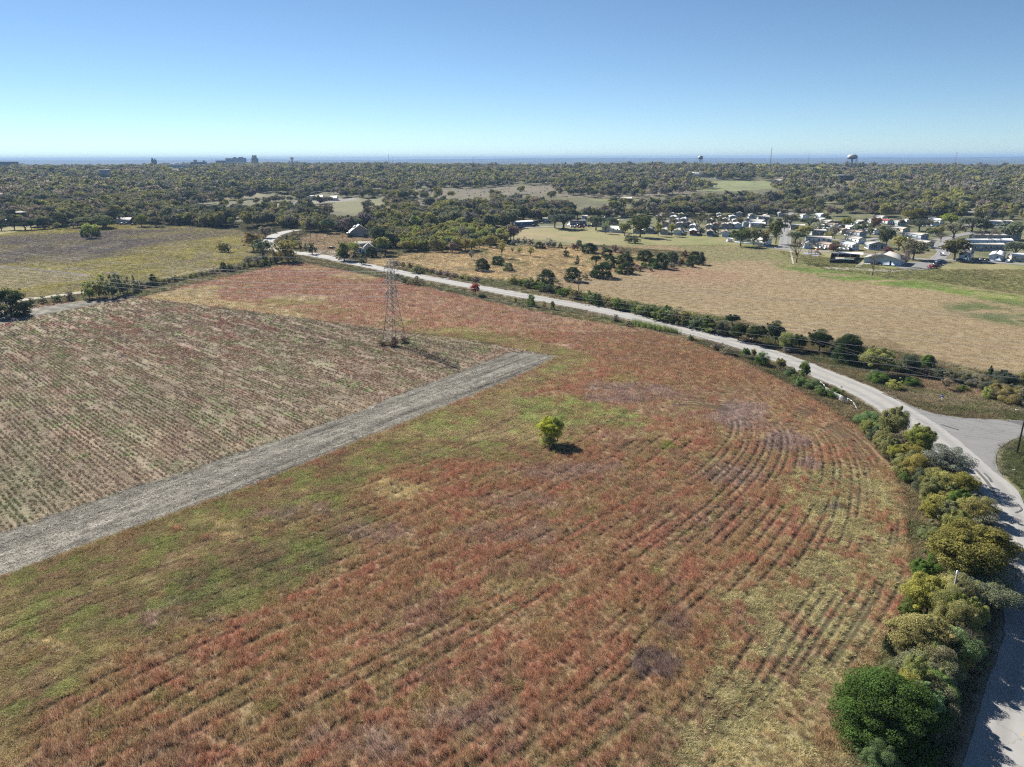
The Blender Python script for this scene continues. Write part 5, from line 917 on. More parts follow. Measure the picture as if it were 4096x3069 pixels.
# --- trailer park: (x0, x1, y of the front foot, wall, roof, length, angle, front, label)
ORD = ['first', 'second', 'third', 'fourth', 'fifth', 'sixth', 'seventh', 'eighth', 'ninth', 'tenth', 'eleventh', 'twelfth', 'thirteenth', 'fourteenth', 'fifteenth', 'sixteenth', 'seventeenth', 'eighteenth']
HOMES = [
 ('front row by the tan field', [(2532, 2560, 935, 'graygreen', 'gray', 15, 17, ''), (2581, 2609, 935, 'dkgray', 'dark', 15, 17, 'window'), (2640, 2668, 939, 'graygreen', 'gray', 15, 18, ''), (2695, 2722, 941, 'ltblue', 'gray', 15, 18, ''), (2758, 2786, 943, 'dred', 'white', 16, 15, 'window'), (2827, 2853, 946, 'navy', 'brown', 17, 14, ''), (2887, 2915, 948, 'ltblue', 'brown', 16, 15, '')]),
 ('second row', [(2648, 2675, 908, 'gray', 'brown', 13, 20, ''), (2700, 2735, 912, 'gray', 'gray', 14, 20, ''), (2742, 2762, 908, 'brown', 'gray', 12, 20, 'window'), (2756, 2782, 921, 'white', 'white', 13, 20, 'two'), (2824, 2848, 920, 'gray', 'gray', 13, 18, ''), (2850, 2873, 914, 'gray', 'brown', 13, 18, ''), (2888, 2907, 915, 'gray', 'gray', 12, 16, ''), (2906, 2932, 914, 'gray', 'gray', 14, 14, ''), (2937, 2965, 914, 'white', 'white', 13, 10, ''), (2972, 2996, 908, 'ltblue', 'gray', 13, 8, '')]),
 ('third row', [(2678, 2705, 884, 'brown', 'white', 12, 20, ''), (2694, 2712, 896, 'white', 'gray', 12, 20, 'two'), (2720, 2744, 893, 'white', 'white', 13, 20, 'two'), (2828, 2852, 896, 'brown', 'gray', 12, 16, 'window'), (2869, 2888, 884, 'brown', 'gray', 12, 16, ''), (2890, 2908, 893, 'brown', 'gray', 11, 14, ''), (2933, 2948, 898, 'gray', 'gray', 12, 12, 'window')]),
 ('rearmost row by the wood', [(2622, 2645, 880, 'gray', 'gray', 11, 18, ''), (2676, 2696, 870, 'gray', 'gray', 11, 18, ''), (2710, 2734, 872, 'bluegray', 'gray', 12, 18, 'two'), (2760, 2776, 862, 'white', 'white', 10, 14, ''), (2867, 2885, 872, 'bluegray', 'gray', 11, 14, ''), (2918, 2944, 882, 'bluegray', 'white', 11, 12, ''), (2943, 2970, 868, 'gray', 'gray', 11, 12, ''), (2996, 3018, 875, 'bluegray', 'gray', 10, 10, 'window'), (3058, 3080, 877, 'gray', 'gray', 10, 8, 'window'), (3113, 3132, 868, 'gray', 'gray', 10, 6, ''), (3210, 3236, 876, 'white', 'gray', 10, 4, ''), (3280, 3305, 874, 'ltblue', 'white', 11, -4, '')]),
 ('block right of park street', [(3289, 3312, 893, 'white', 'gray', 12, -14, ''), (3313, 3338, 903, 'beige', 'gray', 11, -12, ''), (3335, 3367, 917, 'gray', 'brown', 12, -12, ''), (3284, 3312, 934, 'white', 'ltw', 11, 2, ''), (3363, 3394, 938, 'beige', 'brown', 13, -14, ''), (3394, 3427, 926, 'white', 'white', 14, -16, 'window'), (3440, 3468, 903, 'white', 'gray', 13, -10, ''), (3458, 3492, 923, 'brown', 'gray', 13, -14, ''), (3434, 3467, 949, 'bluegray', 'brown', 16, -14, 'window'), (3430, 3464, 976, 'white', 'gray', 14, -12, '')]),
 ('middle of the right block', [(3494, 3520, 940, 'white', 'gray', 14, -12, ''), (3484, 3500, 898, 'white', 'gray', 10, -10, ''), (3526, 3548, 884, 'white', 'gray', 11, -14, ''), (3545, 3572, 899, 'white', 'red', 14, -22, ''), (3590, 3624, 905, 'bluegray', 'gray', 12, 10, ''), (3625, 3652, 898, 'white', 'gray', 11, 4, ''), (3602, 3646, 934, 'beige', 'gray', 15, -16, '')]),
 ('group of trailers below the golden tree', [(3676, 3719, 960, 'bluegray', 'gray', 17, -14, 'two'), (3700, 3738, 992, 'gray', 'gray', 17, -16, ''), (3702, 3737, 936, 'dkgray', 'dark', 9, 60, ''), (3724, 3758, 908, 'white', 'gray', 12, -14, ''), (3702, 3724, 900, 'ltblue', 'gray', 12, -14, ''), (3732, 3760, 890, 'bluegray', 'dark', 8, -2, 'window'), (3756, 3778, 897, 'white', 'white', 10, -20, '')]),
 ('pair of homes by the right-hand street', [(3836, 3876, 1041, 'ltblue', 'dark', 15, 38, 'window'), (3957, 4003, 1046, 'ltblue', 'white', 18, 38, 'window')])]
ROOFS['ltw'] = (.62, .66, .70); RN_['ltw'] = 'pale'
for row, lst in HOMES:
    for k, (x0, x1, yb, wc, rc_, L, an, fr) in enumerate(lst):
        X, Y, W_ = ww(x0, x1, yb); W_ = min(max(W_, 4.2), 6.4)
        gable_house('mobile_home', '%s trailer, %s roof, %s from the left, %s' % (WN_[wc], RN_[rc_], ORD[k], row), 'mobile home', X, Y, R(an), W_, L, wc, rc_, front=(fr,), side_n=3, group='mobile homes of the trailer park')
def broad(x0, x1, yb, wc, rc_, D, label, name='mobile_home', cat='mobile home', front=(), hip=False, group='mobile homes of the trailer park', hw=2.7, tilt=0., skirt=True, n=4, pitch=.9):
    """a building seen on its long side: x0..x1 is the long wall foot"""
    (xa, ya), (xb, yb_) = P(x0, yb), P(x1, yb+tilt); L = math.hypot(xb-xa, yb_-ya); a = math.atan2(xb-xa, yb_-ya)   # heading along the wall
    cx, cy = xa-math.cos(a)*0, ya; nx, ny = -math.cos(a), math.sin(a)                # towards the back
    return gable_house(name, label, cat, xa+nx*D/2, ya+ny*D/2, a, D, L, wc, rc_, hw=hw, front=front, side_n=n, group=group, hip=hip, skirt=skirt, pitch=pitch)
broad(2052, 2136, 909, 'navy', 'white', 8, 'wide dark blue house with white roof at the left end of the trailer park', tilt=-6, n=4)
broad(2170, 2196, 893, 'gray', 'gray', 8, 'small grey house under the trees right of the wide dark blue house'); broad(2280, 2346, 903, 'gray', 'dark', 8, 'long grey trailer behind the two white cars', tilt=-2); broad(2328, 2349, 882, 'bluegray', 'gray', 7, 'blue-grey home glimpsed behind the long grey trailer'); broad(2366, 2410, 907, 'beige', 'gray', 7, 'beige home half hidden by the live oak at the field edge')
broad(2407, 2480, 927, 'white', 'white', 6, 'long white trailer standing broadside at the field edge', tilt=5); broad(2482, 2534, 869, 'beige', 'brown', 7, 'beige home with brown roof deep behind the big poplar'); broad(2440, 2475, 900, 'gray', 'gray', 6, 'grey trailer hidden behind the live oak'); broad(2420, 2440, 872, 'white', 'white', 6, 'white roofed home between the live oaks at the back')
broad(2978, 3046, 897, 'bluegray', 'gray', 8, 'long blue-grey double trailer with white windows at the street', tilt=6, n=6); broad(3032, 3078, 884, 'gray', 'gray', 7, 'grey roofed home behind the long blue-grey one'); broad(3000, 3060, 912, 'white', 'white', 5, 'flat white carport roof behind the street trees')
broad(2938, 3064, 970, 'white', 'white', 7, 'long white home shaded by three trees at the field edge', tilt=12, n=6); broad(2909, 2929, 968, 'white', 'white', 3, 'small white garden shed in front of the long white home', name='garden_shed', cat='shed', hw=1.9, n=0, skirt=False, pitch=.3, group=None)
broad(3162, 3218, 920, 'dkgray', 'gray', 5, 'dark grey broadside trailer right of the park street', n=3, tilt=1); broad(3247, 3304, 943, 'graygreen', 'gray', 5, 'grey trailer with light roof edge behind the long white trailer', n=3); broad(3222, 3325, 971, 'white', 'gray', 5, 'longest white trailer with dark steps on the green lawn', n=5, tilt=2)
X, Y, W_ = ww(3216, 3249, 995); gable_house('mobile_home', 'small white end-on home with one dark window beside the playground street', 'mobile home', X, Y, R(4), W_, 7, 'white', 'gray', front=('window',), group='mobile homes of the trailer park')
X, Y, W_ = ww(3312, 3340, 1000); gable_house('mobile_home', 'beige home half hidden by the round brown bush', 'mobile home', X, Y, R(-16), W_, 13, 'beige', 'brown', group='mobile homes of the trailer park')
X, Y, W_ = ww(3403, 3438, 1001); gable_house('mobile_home', 'round-shouldered white metal trailer above the pool enclosure', 'mobile home', X, Y, R(-14), 5.0, 12, 'white', 'white', front=('two',), group='mobile homes of the trailer park')
X, Y, W_ = ww(3476, 3545, 1000); gable_house('mobile_home', 'blue-grey house with wide white windows behind the clubhouse', 'house', X, Y, R(12), 10.5, 11, 'bluegray', 'gray', front=('wide', 'door'), group='mobile homes of the trailer park', pitch=1.6)
broad(3884, 4018, 1004, 'gray', 'gray', 5, 'long grey trailer lowest of the three parallel ones at the right', n=6, tilt=-2); broad(3872, 4050, 985, 'ltblue', 'white', 5, 'long trailer with bright white roof between two grey ones', n=6, tilt=-2); broad(3895, 4082, 965, 'gray', 'gray', 5, 'long grey trailer rearmost of the three parallel ones', n=6, tilt=-4)
broad(4043, 4150, 1046, 'beige', 'white', 5, 'cream trailer cut by the right edge of the picture', n=5, tilt=2); broad(3950, 4010, 905, 'bluegray', 'gray', 8, 'grey-roofed home behind the big live oak at the right'); broad(4010, 4050, 905, 'gray', 'gray', 7, 'dull home beside the white van at the right')
# clubhouse, pool enclosure, carports, playground
CX, CY = P(3528, 1060); gable_house('clubhouse', 'large white clubhouse with low grey gable roof behind the leaning bare tree', 'clubhouse', CX, CY, R(37), 18, 16, 'ltblue', 'gray', hw=3.1, pitch=2.3, front=('door',), side_n=3, skirt=False, over=.6)
def carport(label, x, y, azm, W, L, h, roofc='white'):
    e = empty('carport', (x, y, float(terr(x, y))), -azm); tag(e, label, 'carport'); r = MB()
    for s in (-1, 1):
        p = [(s*(W/2+.1), h), (0, h+.6), (0, h+.68), (s*(W/2+.1), h+.08)]; r.prism(p if s < 0 else p[::-1], 0, L)
    r.build('roof', rm(roofc), e)
    for s in (-1, 1):
        for q in (.1, L/2, L-.1): MB().box((s*(W/2-.05), q, h/2), (.1, .1, h)).build('post', TRIM, e)
X, Y = P(3350, 1030); carport('long white metal carport roof behind the pool enclosure', X, Y, R(114), 5.5, 13, 2.6); X, Y = P(3516, 1056); carport('small white carport against the clubhouse front', X, Y, R(37), 6, 4, 2.2)
def fence_run(name, label, pts, h, mat, step=2.5, slat=True):
    e = empty(name, (*pts[0], float(terr(*pts[0])))); tag(e, label, 'fence'); z0 = float(terr(*pts[0]))
    for i in range(len(pts)-1):
        a = np.array(pts[i])-pts[0]; b_ = np.array(pts[i+1])-pts[0]; L = np.linalg.norm(b_-a); n = max(1, int(L/step)); an = math.atan2(b_[1]-a[1], b_[0]-a[0])
        for k in range(n+1):
            q = a+(b_-a)*k/n; MB().box((q[0], q[1], float(terr(*(q+pts[0])))-z0+h/2-.1), (.12, .12, h+.3), an).build('post', mat, e)
        if slat: c = (a+b_)/2; m = MB().box((c[0], c[1], h/2+.03), (L-.14, .05, h-.06), an); m.build('panel', mat, e)
        else:
            for hz in (.35, .75, 1.15):
                m = MB(); q0, q1 = a, b_; m.tube([(q0[0], q0[1], float(terr(*(q0+pts[0])))-z0+hz*h/1.2), (q1[0], q1[1], float(terr(*(q1+pts[0])))-z0+hz*h/1.2)], .035 if h > 1 else .02, 5); m.build('rail', mat, e)
    return e
pool = [P(3314, 1042), P(3332, 1030), P(3434, 1030), P(3420, 1052), P(3335, 1056), P(3314, 1056)]
PQ = [P(3318, 1052), P(3325, 1026), P(3438, 1030), P(3412, 1055), P(3318, 1052)]
fence_run('pool_fence', 'tall black screen fence enclosing the swimming pool', [np.array(p) for p in PQ], 2.2, plain('black_screen', (.018, .02, .022), .9), 3)
sheet('pool_deck', np.array([P(3326, 1048), P(3334, 1030), P(3428, 1034), P(3408, 1050)]), CONC, .16)
WAT = plain('pool_water', (.08, .42, .40), .08, .05); pm_ = MB(); pc_ = P(3385, 1040)
pb = np.array([P(3352, 1043), P(3356, 1036), P(3412, 1039), P(3404, 1046)]); pl_ = sheet('pool_water', pb, WAT, .20)
def playground():
    x, y = P(3252, 1018); e = empty('playground_set', (x, y, float(terr(x, y))), R(-10)); tag(e, 'orange and brown playground tower with a slide on a grey pad', 'playground'); org = paint('orange_plastic', (.60, .22, .05)); wd = paint('brown_post', (.12, .08, .05))
    for px_ in (-2.5, -1, 1.2, 2.6):
        for py_ in (-.8, .8): MB().box((px_, py_, 1.3), (.14, .14, 2.6)).build('post', wd, e)
    MB().box((1.9, 0, 1.3), (1.6, 1.7, .12)).box((-1.75, 0, 1.0), (1.6, 1.7, .12)).box((.1, 0, 1.15), (2.2, .9, .1)).build('platform', wd, e)
    r = MB(); r.lathe([(1.15, 2.5), (1.05, 3.0), (.7, 3.4), (.05, 3.6)], 12, (1.9, 0, 0)); r.build('canopy', org, e, True)
    MB().tube([(2.7, 0, 1.35), (3.6, -.2, .8), (4.6, -.5, .25)], .35, 8).build('slide', org, e, True)
    MB().box((-1.75, 0, 2.6), (1.8, 1.9, .1)).build('shade_roof', wd, e)
playground(); sheet('playground_pad', PW([(3206, 1020), (3215, 1009), (3284, 1014), (3272, 1027)]), plain('pad_grey', (.25, .25, .26), .9), .15)
x, y = P(3268, 1011); e = empty('park_bench', (x, y, float(terr(x, y))), .1); tag(e, 'small dark bench beside the orange playground', 'bench'); MB().box((0, 0, .45), (1.8, .4, .06)).build('seat', DARKP, e); MB().box((0, .2, .75), (1.8, .05, .35)).build('backrest', DARKP, e)
for s in (-.8, .8): MB().box((s, 0, .22), (.07, .4, .44)).build('leg', DARKP, e)
# --- cars
def carmat():
    m, nt, out = newmat('car_paint'); b = N(nt, 'ShaderNodeBsdfPrincipled'); b.inputs['Roughness'].default_value = .28; b.inputs['Coat Weight'].default_value = .5; oi = N(nt, 'ShaderNodeObjectInfo'); nt.links.new(oi.outputs['Color'], b.inputs['Base Color']); nt.links.new(b.outputs[0], out.inputs[0]); return m
CARM = carmat(); TYRE = plain('tyre', (.02, .02, .02), .9); RIM = plain('rim', (.45, .45, .46), .35, metal=.8); LAMPM = plain('headlight_glass', (.75, .76, .78), .2); TAIL = plain('tail_light', (.35, .02, .02), .3)
def car_proto(kind):
    e = empty('car', (0, 0, 0)); W, L = (1.85, 4.7) if kind != 'pickup' else (2.0, 5.6)
    prof = {'sedan': [(-2.35, .35), (2.35, .35), (2.35, .72), (1.15, .92), (.45, 1.38), (-1.1, 1.42), (-1.75, 1.0), (-2.35, .92)], 'suv': [(-2.35, .4), (2.35, .4), (2.35, .95), (1.3, 1.08), (.6, 1.66), (-1.9, 1.70), (-2.3, 1.1), (-2.35, .95)], 'pickup': [(-2.8, .5), (2.8, .5), (2.8, 1.05), (1.5, 1.15), (.8, 1.80), (-.7, 1.82), (-.95, 1.12), (-2.8, 1.10)]}[kind]
    b = MB(); b.prism(prof, -W/2, W/2); b.build('body', CARM, e)
    c = {'sedan': [(1.06, .97), (.48, 1.33), (-1.05, 1.36), (-1.6, .99)], 'suv': [(1.2, 1.13), (.62, 1.60), (-1.85, 1.63), (-2.2, 1.13)], 'pickup': [(1.4, 1.2), (.82, 1.74), (-.66, 1.75), (-.85, 1.2)]}[kind]
    MB().prism(c, -W/2-.015, W/2+.015).build('side_windows', GLASS, e)
    x2, x3 = prof[3], prof[4]; g = MB(); g.add([(x2[0]-.05, -W/2+.12, x2[1]+.05), (x2[0]-.05, W/2-.12, x2[1]+.05), (x3[0]+.03, W/2-.16, x3[1]), (x3[0]+.03, -W/2+.16, x3[1])], [(0, 1, 2, 3)]); g.build('windscreen', GLASS, e)
    for sx in (-1, 1):
        for sy in (-1, 1):
            w = MB().tube([(0, -.11, 0), (0, .11, 0)], .34, 14).build('wheel', TYRE, e); w.location = (sx*L*.31, sy*(W/2-.06), .34); MB().tube([(0, -.12, 0), (0, .12, 0)], .2, 10).build('rim', RIM, w)
    for sy in (-1, 1): MB().box((L/2-.02 if kind != 'pickup' else 2.79, sy*W*.36, .68 if kind == 'sedan' else .85), (.06, .38, .16)).build('headlight', LAMPM, e); MB().box((-(L/2-.02) if kind != 'pickup' else -2.79, sy*W*.4, .8), (.06, .24, .18)).build('tail_light', TAIL, e)
    return e
protos_c = {}
def car(px, py, hd, kind, colr, label, group=None):
    x, y = P(px, py); z = float(terr(x, y))+.10
    if kind not in protos_c: protos_c[kind] = e = car_proto(kind)
    else: e = copy_tree(protos_c[kind])
    e.name = {'sedan': 'car', 'suv': 'car', 'pickup': 'pickup_truck'}[kind]; e.location = (x, y, z); e.rotation_euler[2] = hd; tag(e, label, 'pickup truck' if kind == 'pickup' else 'car')
    if 'group' in e: del e['group']
    if group: e['group'] = group
    for ch in e.children:
        if ch.name.startswith('body'): ch.color = (*colr, 1)
CW_ = (.78, .78, .78); CK = (.02, .02, .025); CR = (.25, .02, .02); CS = (.35, .36, .37); CB = (.04, .07, .15)
for a_ in [(2128, 908, 3.0, 'sedan', CK, 'black car left of the pair by the wide dark blue house'), (2143, 906, 3.0, 'pickup', CK, 'black pickup right of the pair by the wide dark blue house'), (2291, 911, .3, 'suv', CW_, 'left one of the two white cars at the field edge'), (2306, 911, .3, 'suv', (.7, .7, .7), 'right one of the two white cars at the field edge'), (2327, 912, .3, 'suv', CR, 'dark red car right of the two white cars'), (2346, 907, .2, 'suv', CK, 'black car left of the pair in front of the beige home'), (2361, 908, .2, 'suv', CK, 'black car right of the pair in front of the beige home'), (2320, 904, .1, 'pickup', CK, 'dark pickup against the long grey trailer'),
    (3278, 997, .9, 'suv', (.30, .36, .42), 'silver blue car right of the small white end-on home'), (3297, 998, .9, 'sedan', (.5, .6, .75), 'pale blue car beside the silver blue one'), (3367, 1003, 1.2, 'suv', (.6, .6, .6), 'silver car left of the pair by the round brown bush'), (3386, 1004, 1.2, 'suv', CW_, 'white car right of the pair by the round brown bush'), (3388, 955, 1.2, 'suv', CK, 'black jeep-like car on the street left of the white trailers'), (3442, 905, 1.2, 'sedan', CK, 'black car between the white trailers of the right block'), (3398, 1002, 1.2, 'pickup', CK, 'dark pickup next to the round-shouldered white trailer'),
    (3765, 1022, 1.1, 'suv', CW_, 'white car driving on the park street beside the clubhouse lot'), (3840, 1044, -.2, 'sedan', CK, 'black car parked below the pale blue home with dark roof'), (3730, 1074, .15, 'pickup', CR, 'red pickup truck at the front of the parking lot row'), (3742, 1068, .15, 'sedan', (.10, .11, .12), 'dark grey car second in the parking lot row'), (3750, 1062, .15, 'sedan', CK, 'black car third in the parking lot row'), (3757, 1056, .15, 'suv', CB, 'dark blue car fourth in the parking lot row'), (3766, 1051, .15, 'suv', CS, 'silver car last in the parking lot row'),
    (3921, 1042, .6, 'sedan', (.10, .12, .11), 'dark car left of the pair between the pale blue homes'), (3942, 1044, .6, 'sedan', CK, 'black car right of the pair between the pale blue homes'), (4030, 1050, .9, 'suv', CW_, 'white car by the cream trailer at the right edge'), (3908, 911, .2, 'suv', CS, 'silver car under the big live oak at the right'), (3935, 906, .2, 'sedan', CK, 'dark car next to the silver one under the live oak'), (3961, 897, .2, 'suv', CW_, 'white van-like car in the far right yard'),
    (3836, 830, .2, 'pickup', CK, 'dark pickup on the street far right among the houses'), (3862, 827, .4, 'suv', CK, 'dark car in the middle of the far right street'), (3897, 832, .3, 'pickup', (.08, .03, .02), 'brown flatbed truck on the far right street'), (490, 900, .1, 'suv', (.4, .4, .4), 'silver car in front of the white-roofed shed at the far left field'), (508, 899, .1, 'sedan', CK, 'dark car in front of the white-roofed shed'), (536, 902, .3, 'suv', CK, 'black car by the round light green tree at the far left field'),
    (1325, 996, 2.9, 'sedan', (.03, .03, .03), 'old black car parked in the yard of the white farmhouse'), (3200, 945, 1.3, 'pickup', (.5, .5, .5), 'grey pickup beside the dark grey broadside trailer'), (2570, 925, 1.1, 'suv', CK, 'dark car between the first two trailers of the front row'), (2738, 930, 1.2, 'sedan', CB, 'blue car left of the dark red trailer'), (2862, 932, 1.2, 'suv', CK, 'dark car right of the navy blue trailer'), (2888, 936, 1.2, 'sedan', CB, 'blue car left of the last front-row trailer'), (2922, 938, 1.2, 'sedan', CB, 'blue car right of the last front-row trailer'), (3512, 1060, .2, 'sedan', CK, 'dark car under the small carport at the clubhouse')]:
    car(*a_)
# --- farmhouses by the bend
def farmhouse():
    x, y = P(1476, 1012); e = gable_house('farmhouse', 'small white farmhouse with grey roof among trees right of the far bend', 'house', x, y, R(-12), 6.5, 6, 'white', 'gray', hw=3.0, pitch=2.8, front=('window',), side_n=1, skirt=False, door_side=False)
    m = MB(); m.prism([(-8, .2), (8, .2), (8, 3.1), (-8, 3.1)], 6.02, 12); m.build('rear_wing', wm('white'), e)
    r = MB(); V = [(-8.4, 5.6, 3.1), (8.4, 5.6, 3.1), (8.4, 12.4, 3.1), (-8.4, 12.4, 3.1), (-8.4, 9, 6.1), (8.4, 9, 6.1)]; r.add(V, [(0, 1, 5, 4), (2, 3, 4, 5), (0, 3, 2, 1)], [(3, 0, 4), (1, 2, 5)]); r.build('rear_roof', rm('gray'), e)
    p = MB(); p.prism([(-7.2, .2), (-3.3, .2), (-3.3, 2.4), (-5.25, 3.3), (-7.2, 2.4)], .5, 6); p.build('porch', wm('white'), e); q = MB()
    for s in (-1, 1): pp = [(-5.25+s*2.2, 2.25), (-5.25, 3.35), (-5.25, 3.45), (-5.25+s*2.2, 2.35)]; q.prism(pp if s < 0 else pp[::-1], .2, 6)
    q.build('porch_roof', rm('brown'), e); MB().box((-5.2, .46, 1.2), (.9, .06, 2.0)).build('door', DARKP, e); MB().box((2.2, 7.8, 6.3), (.5, .5, 1.4)).build('chimney', wm('brick'), e)
farmhouse()
def oldhouse():
    x, y = P(1440, 946); e = gable_house('abandoned_farmhouse', 'dilapidated grey two-storey farmhouse with bright tin roof and ivy', 'house', x, y, R(-18), 13.5, 9, 'gray', 'tin', hw=3.6, pitch=4.6, front=('window', 'two'), side_n=2, skirt=False, over=.7, door_side=False)
    m = MB(); m.prism([(-8.6, .1), (-4.6, .1), (-4.6, 3.2), (-8.6, 2.5)], -2.6, 5); m.build('porch', wm('gray'), e); r = MB(); r.add([(-9.1, -3.0, 2.5), (-4.4, -3.0, 3.5), (-4.4, 5.4, 3.5), (-9.1, 5.4, 2.5), (-9.1, -3.0, 2.58), (-4.4, -3.0, 3.58), (-4.4, 5.4, 3.58), (-9.1, 5.4, 2.58)], [(0, 1, 5, 4), (1, 2, 6, 5), (2, 3, 7, 6), (3, 0, 4, 7), (4, 5, 6, 7), (3, 2, 1, 0)]); r.build('porch_roof', rm('tin'), e)
    d = MB(); d.prism([(-4.2, 5), (-1.2, 5), (-1.2, 6.8), (-2.7, 7.9), (-4.2, 6.8)], 1.5, 6); d.build('dormer', wm('bluegray'), e); MB().box((-6.6, -2.63, 1.2), (1.2, .05, 2.0)).box((-5.2, -2.63, 1.5), (.9, .05, 1.2)).build('window_opening', DARKP, e)
oldhouse()
x, y = P(1430, 950)
for dx_, dy_, w_, h_ in ((3, -1.2, 5, 5.5), (6.5, -.6, 4, 4), (-9, 1, 5, 4.5), (9, 2, 5, 5)): put_tree('shrub', x+dx_+3, y+dy_-1.5, w_, h_, 'oak', 1, 'dark ivy and brush climbing the abandoned farmhouse', 'ivy at the abandoned farmhouse')
x, y = P(2032, 906); gable_house('garden_shed', 'tiny white shed at the tip of the tan field', 'shed', x, y, R(5), 3.5, 4, 'white', 'gray', front=('door',), side_n=0, hw=2.0, pitch=.5, skirt=False)
# --- left field side buildings
broad(464, 520, 897, 'gray', 'gray', 9, 'grey gabled shed with white lean-to beyond the yellow-green field', name='barn_shed', cat='shed', group=None, skirt=False, n=2, pitch=2)
def hexhouse():
    x, y = P(86, 886); e = empty('dark_roofed_house', (x, y, float(terr(x, y)))); tag(e, 'house with big dark blue hipped roof and small upper lantern at the left edge', 'house'); d = math.hypot(x, y); k = d/F
    MB().lathe([(8.2, 0), (8.2, 2.6)], 8).build('wall', wm('beige'), e); r = MB().lathe([(10.2, 2.4), (4.2, 6.4), (4.0, 6.4)], 8).build('roof', rm('blue'), e); MB().lathe([(4.0, 6.3), (4.0, 8.0)], 8).build('lantern', wm('navy'), e); MB().lathe([(5.3, 7.8), (.05, 9.0)], 8).build('lantern_roof', rm('gray'), e)
hexhouse(); broad(238, 285, 890, 'brown', 'gray', 8, 'brownish roofed house half hidden by grey trees at the left', name='house', cat='house', group=None, n=2); broad(0, 24, 900, 'beige', 'white', 6, 'pale cabin at the very left edge behind the field', name='house', cat='house', group=None, n=1)
# --- pylon and its lines
STEEL = plain('galvanised_steel', (.30, .285, .26), .6, .2, 2); PX, PY = -37.0, 217.7
def pylon():
    e = empty('pylon', (PX, PY, 0), math.atan2(.88, .47)); tag(e, 'tall lattice steel pylon with six arms at the edge of the striped field', 'pylon')
    def half(z): return 2.65-(2.65-.95)*min(z, 14.5)/14.5 if z < 14.5 else .95-.25*(z-14.5)/11.5
    C4 = [(1, 1), (1, -1), (-1, -1), (-1, 1)]
    for cx, cy in C4:
        l = MB(); l.tube([(cx*half(z), cy*half(z), z) for z in (-.2, 14.5, 26.0)], [.12, .10, .08], 4); l.build('leg', STEEL, e)
    lv = [1.2, 4.2, 7.0, 9.4, 11.6, 13.2, 14.6, 16.0, 17.4, 19.2, 20.6, 22.0, 23.8, 25.0, 26.0]
    b = MB(); h = MB()
    for i in range(len(lv)-1):
        z0, z1 = lv[i], lv[i+1]; a, c = half(z0), half(z1)
        for k in range(4):
            p, q = C4[k], C4[(k+1) % 4]; b.tube([(p[0]*a, p[1]*a, z0), (q[0]*c, q[1]*c, z1)], .055, 3); b.tube([(q[0]*a, q[1]*a, z0), (p[0]*c, p[1]*c, z1)], .055, 3)
            if i % 2 == 0 or z0 > 14: h.tube([(p[0]*a, p[1]*a, z0), (q[0]*a, q[1]*a, z0)], .055, 3)
    for k in range(4): p, q = C4[k], C4[(k+1) % 4]; h.tube([(p[0]*half(26), p[1]*half(26), 26), (q[0]*half(26), q[1]*half(26), 26)], .05, 3)
    b.build('cross_bracing', STEEL, e); h.build('horizontal_braces', STEEL, e)
    ins = plain('porcelain', (.62, .60, .62), .35, .1, 4)
    for zz, hl in ((23.6, 3.2), (19.2, 4.8), (15.7, 3.2)):
        for s in (-1, 1):
            a = MB(); w = half(zz); up = half(zz+1.6)
            for cy in (-1, 1):
                a.tube([(s*w, cy*w, zz), (s*hl, 0, zz)], .065, 4); a.tube([(s*up, cy*up, zz+1.6), (s*hl, 0, zz)], .065, 4)
                for t in (.3, .6): a.tube([(s*(w+(hl-w)*t), cy*w*(1-t), zz), (s*(up+(hl-up)*t), cy*up*(1-t), zz+1.6*(1-t))], .035, 3); a.tube([(s*(w+(hl-w)*t), cy*w*(1-t), zz), (s*(up+(hl-up)*max(t-.3, 0)), cy*up*(1-max(t-.3, 0)), zz+1.6*(1-max(t-.3, 0)))], .03, 3)
            for t in (.3, .6): a.tube([(s*(w+(hl-w)*t), -w*(1-t), zz), (s*(w+(hl-w)*t), w*(1-t), zz)], .035, 3)
            ar = a.build('cross_arm', STEEL, e); it = MB(); it.lathe([(.03, 0)]+[q for k in range(8) for q in ((.13, -.12-k*.19), (.13, -.16-k*.19), (.05, -.2-k*.19))]+[(.03, -1.7)], 8, (s*hl, 0, zz)); it.build('insulator', ins, ar)
pylon()
LINE = plain('aluminium_cable', (.50, .49, .50), .9, .1)
ax, ay = .47, .88
for zz, hl, nm in ((23.6, 3.2, 'upper'), (19.2, 4.8, 'middle'), (15.7, 3.2, 'lower')):
    for s, sd_n in ((-1, 'near'), (1, 'far')):
        x0, y0 = PX+ax*s*hl, PY+ay*s*hl
        for dr, dn in (((-.898, .44), 'left'), ((.894, -.447), 'right')):
            L = 275; pts = [(dr[0]*L*t, dr[1]*L*t, zz-1.75-(5.2 if dn == 'left' else 5.0)*4*t*(1-t)) for t in np.linspace(0, 1, 46)]
            o = MB().tube([(0, 0, pts[0][2])]+pts[1:], .06 if s > 0 and dn == 'left' else (.04 if dn == 'left' else .03), 5, False).build('power_line', LINE); o.location = (x0, y0, 0); tag(o, '%s line from the pylon arm on the %s side, leaving to the %s' % (nm, sd_n, dn), 'power line')
for s, sd_n in ((-1, 'near'), (1, 'far')):
    for dr, dn in (((-.898, .44), 'left'), ((.894, -.447), 'right')):
        L = 275; o = MB().tube([(dr[0]*L*t, dr[1]*L*t, 26-3.2*4*t*(1-t)) for t in np.linspace(0, 1, 40)], .018, 4, False).build('earth_wire', LINE); o.location = (PX+ax*s*.7, PY+ay*s*.7, 0); tag(o, 'thin earth wire from the %s side of the pylon top running off to the %s' % (sd_n, dn), 'power line')
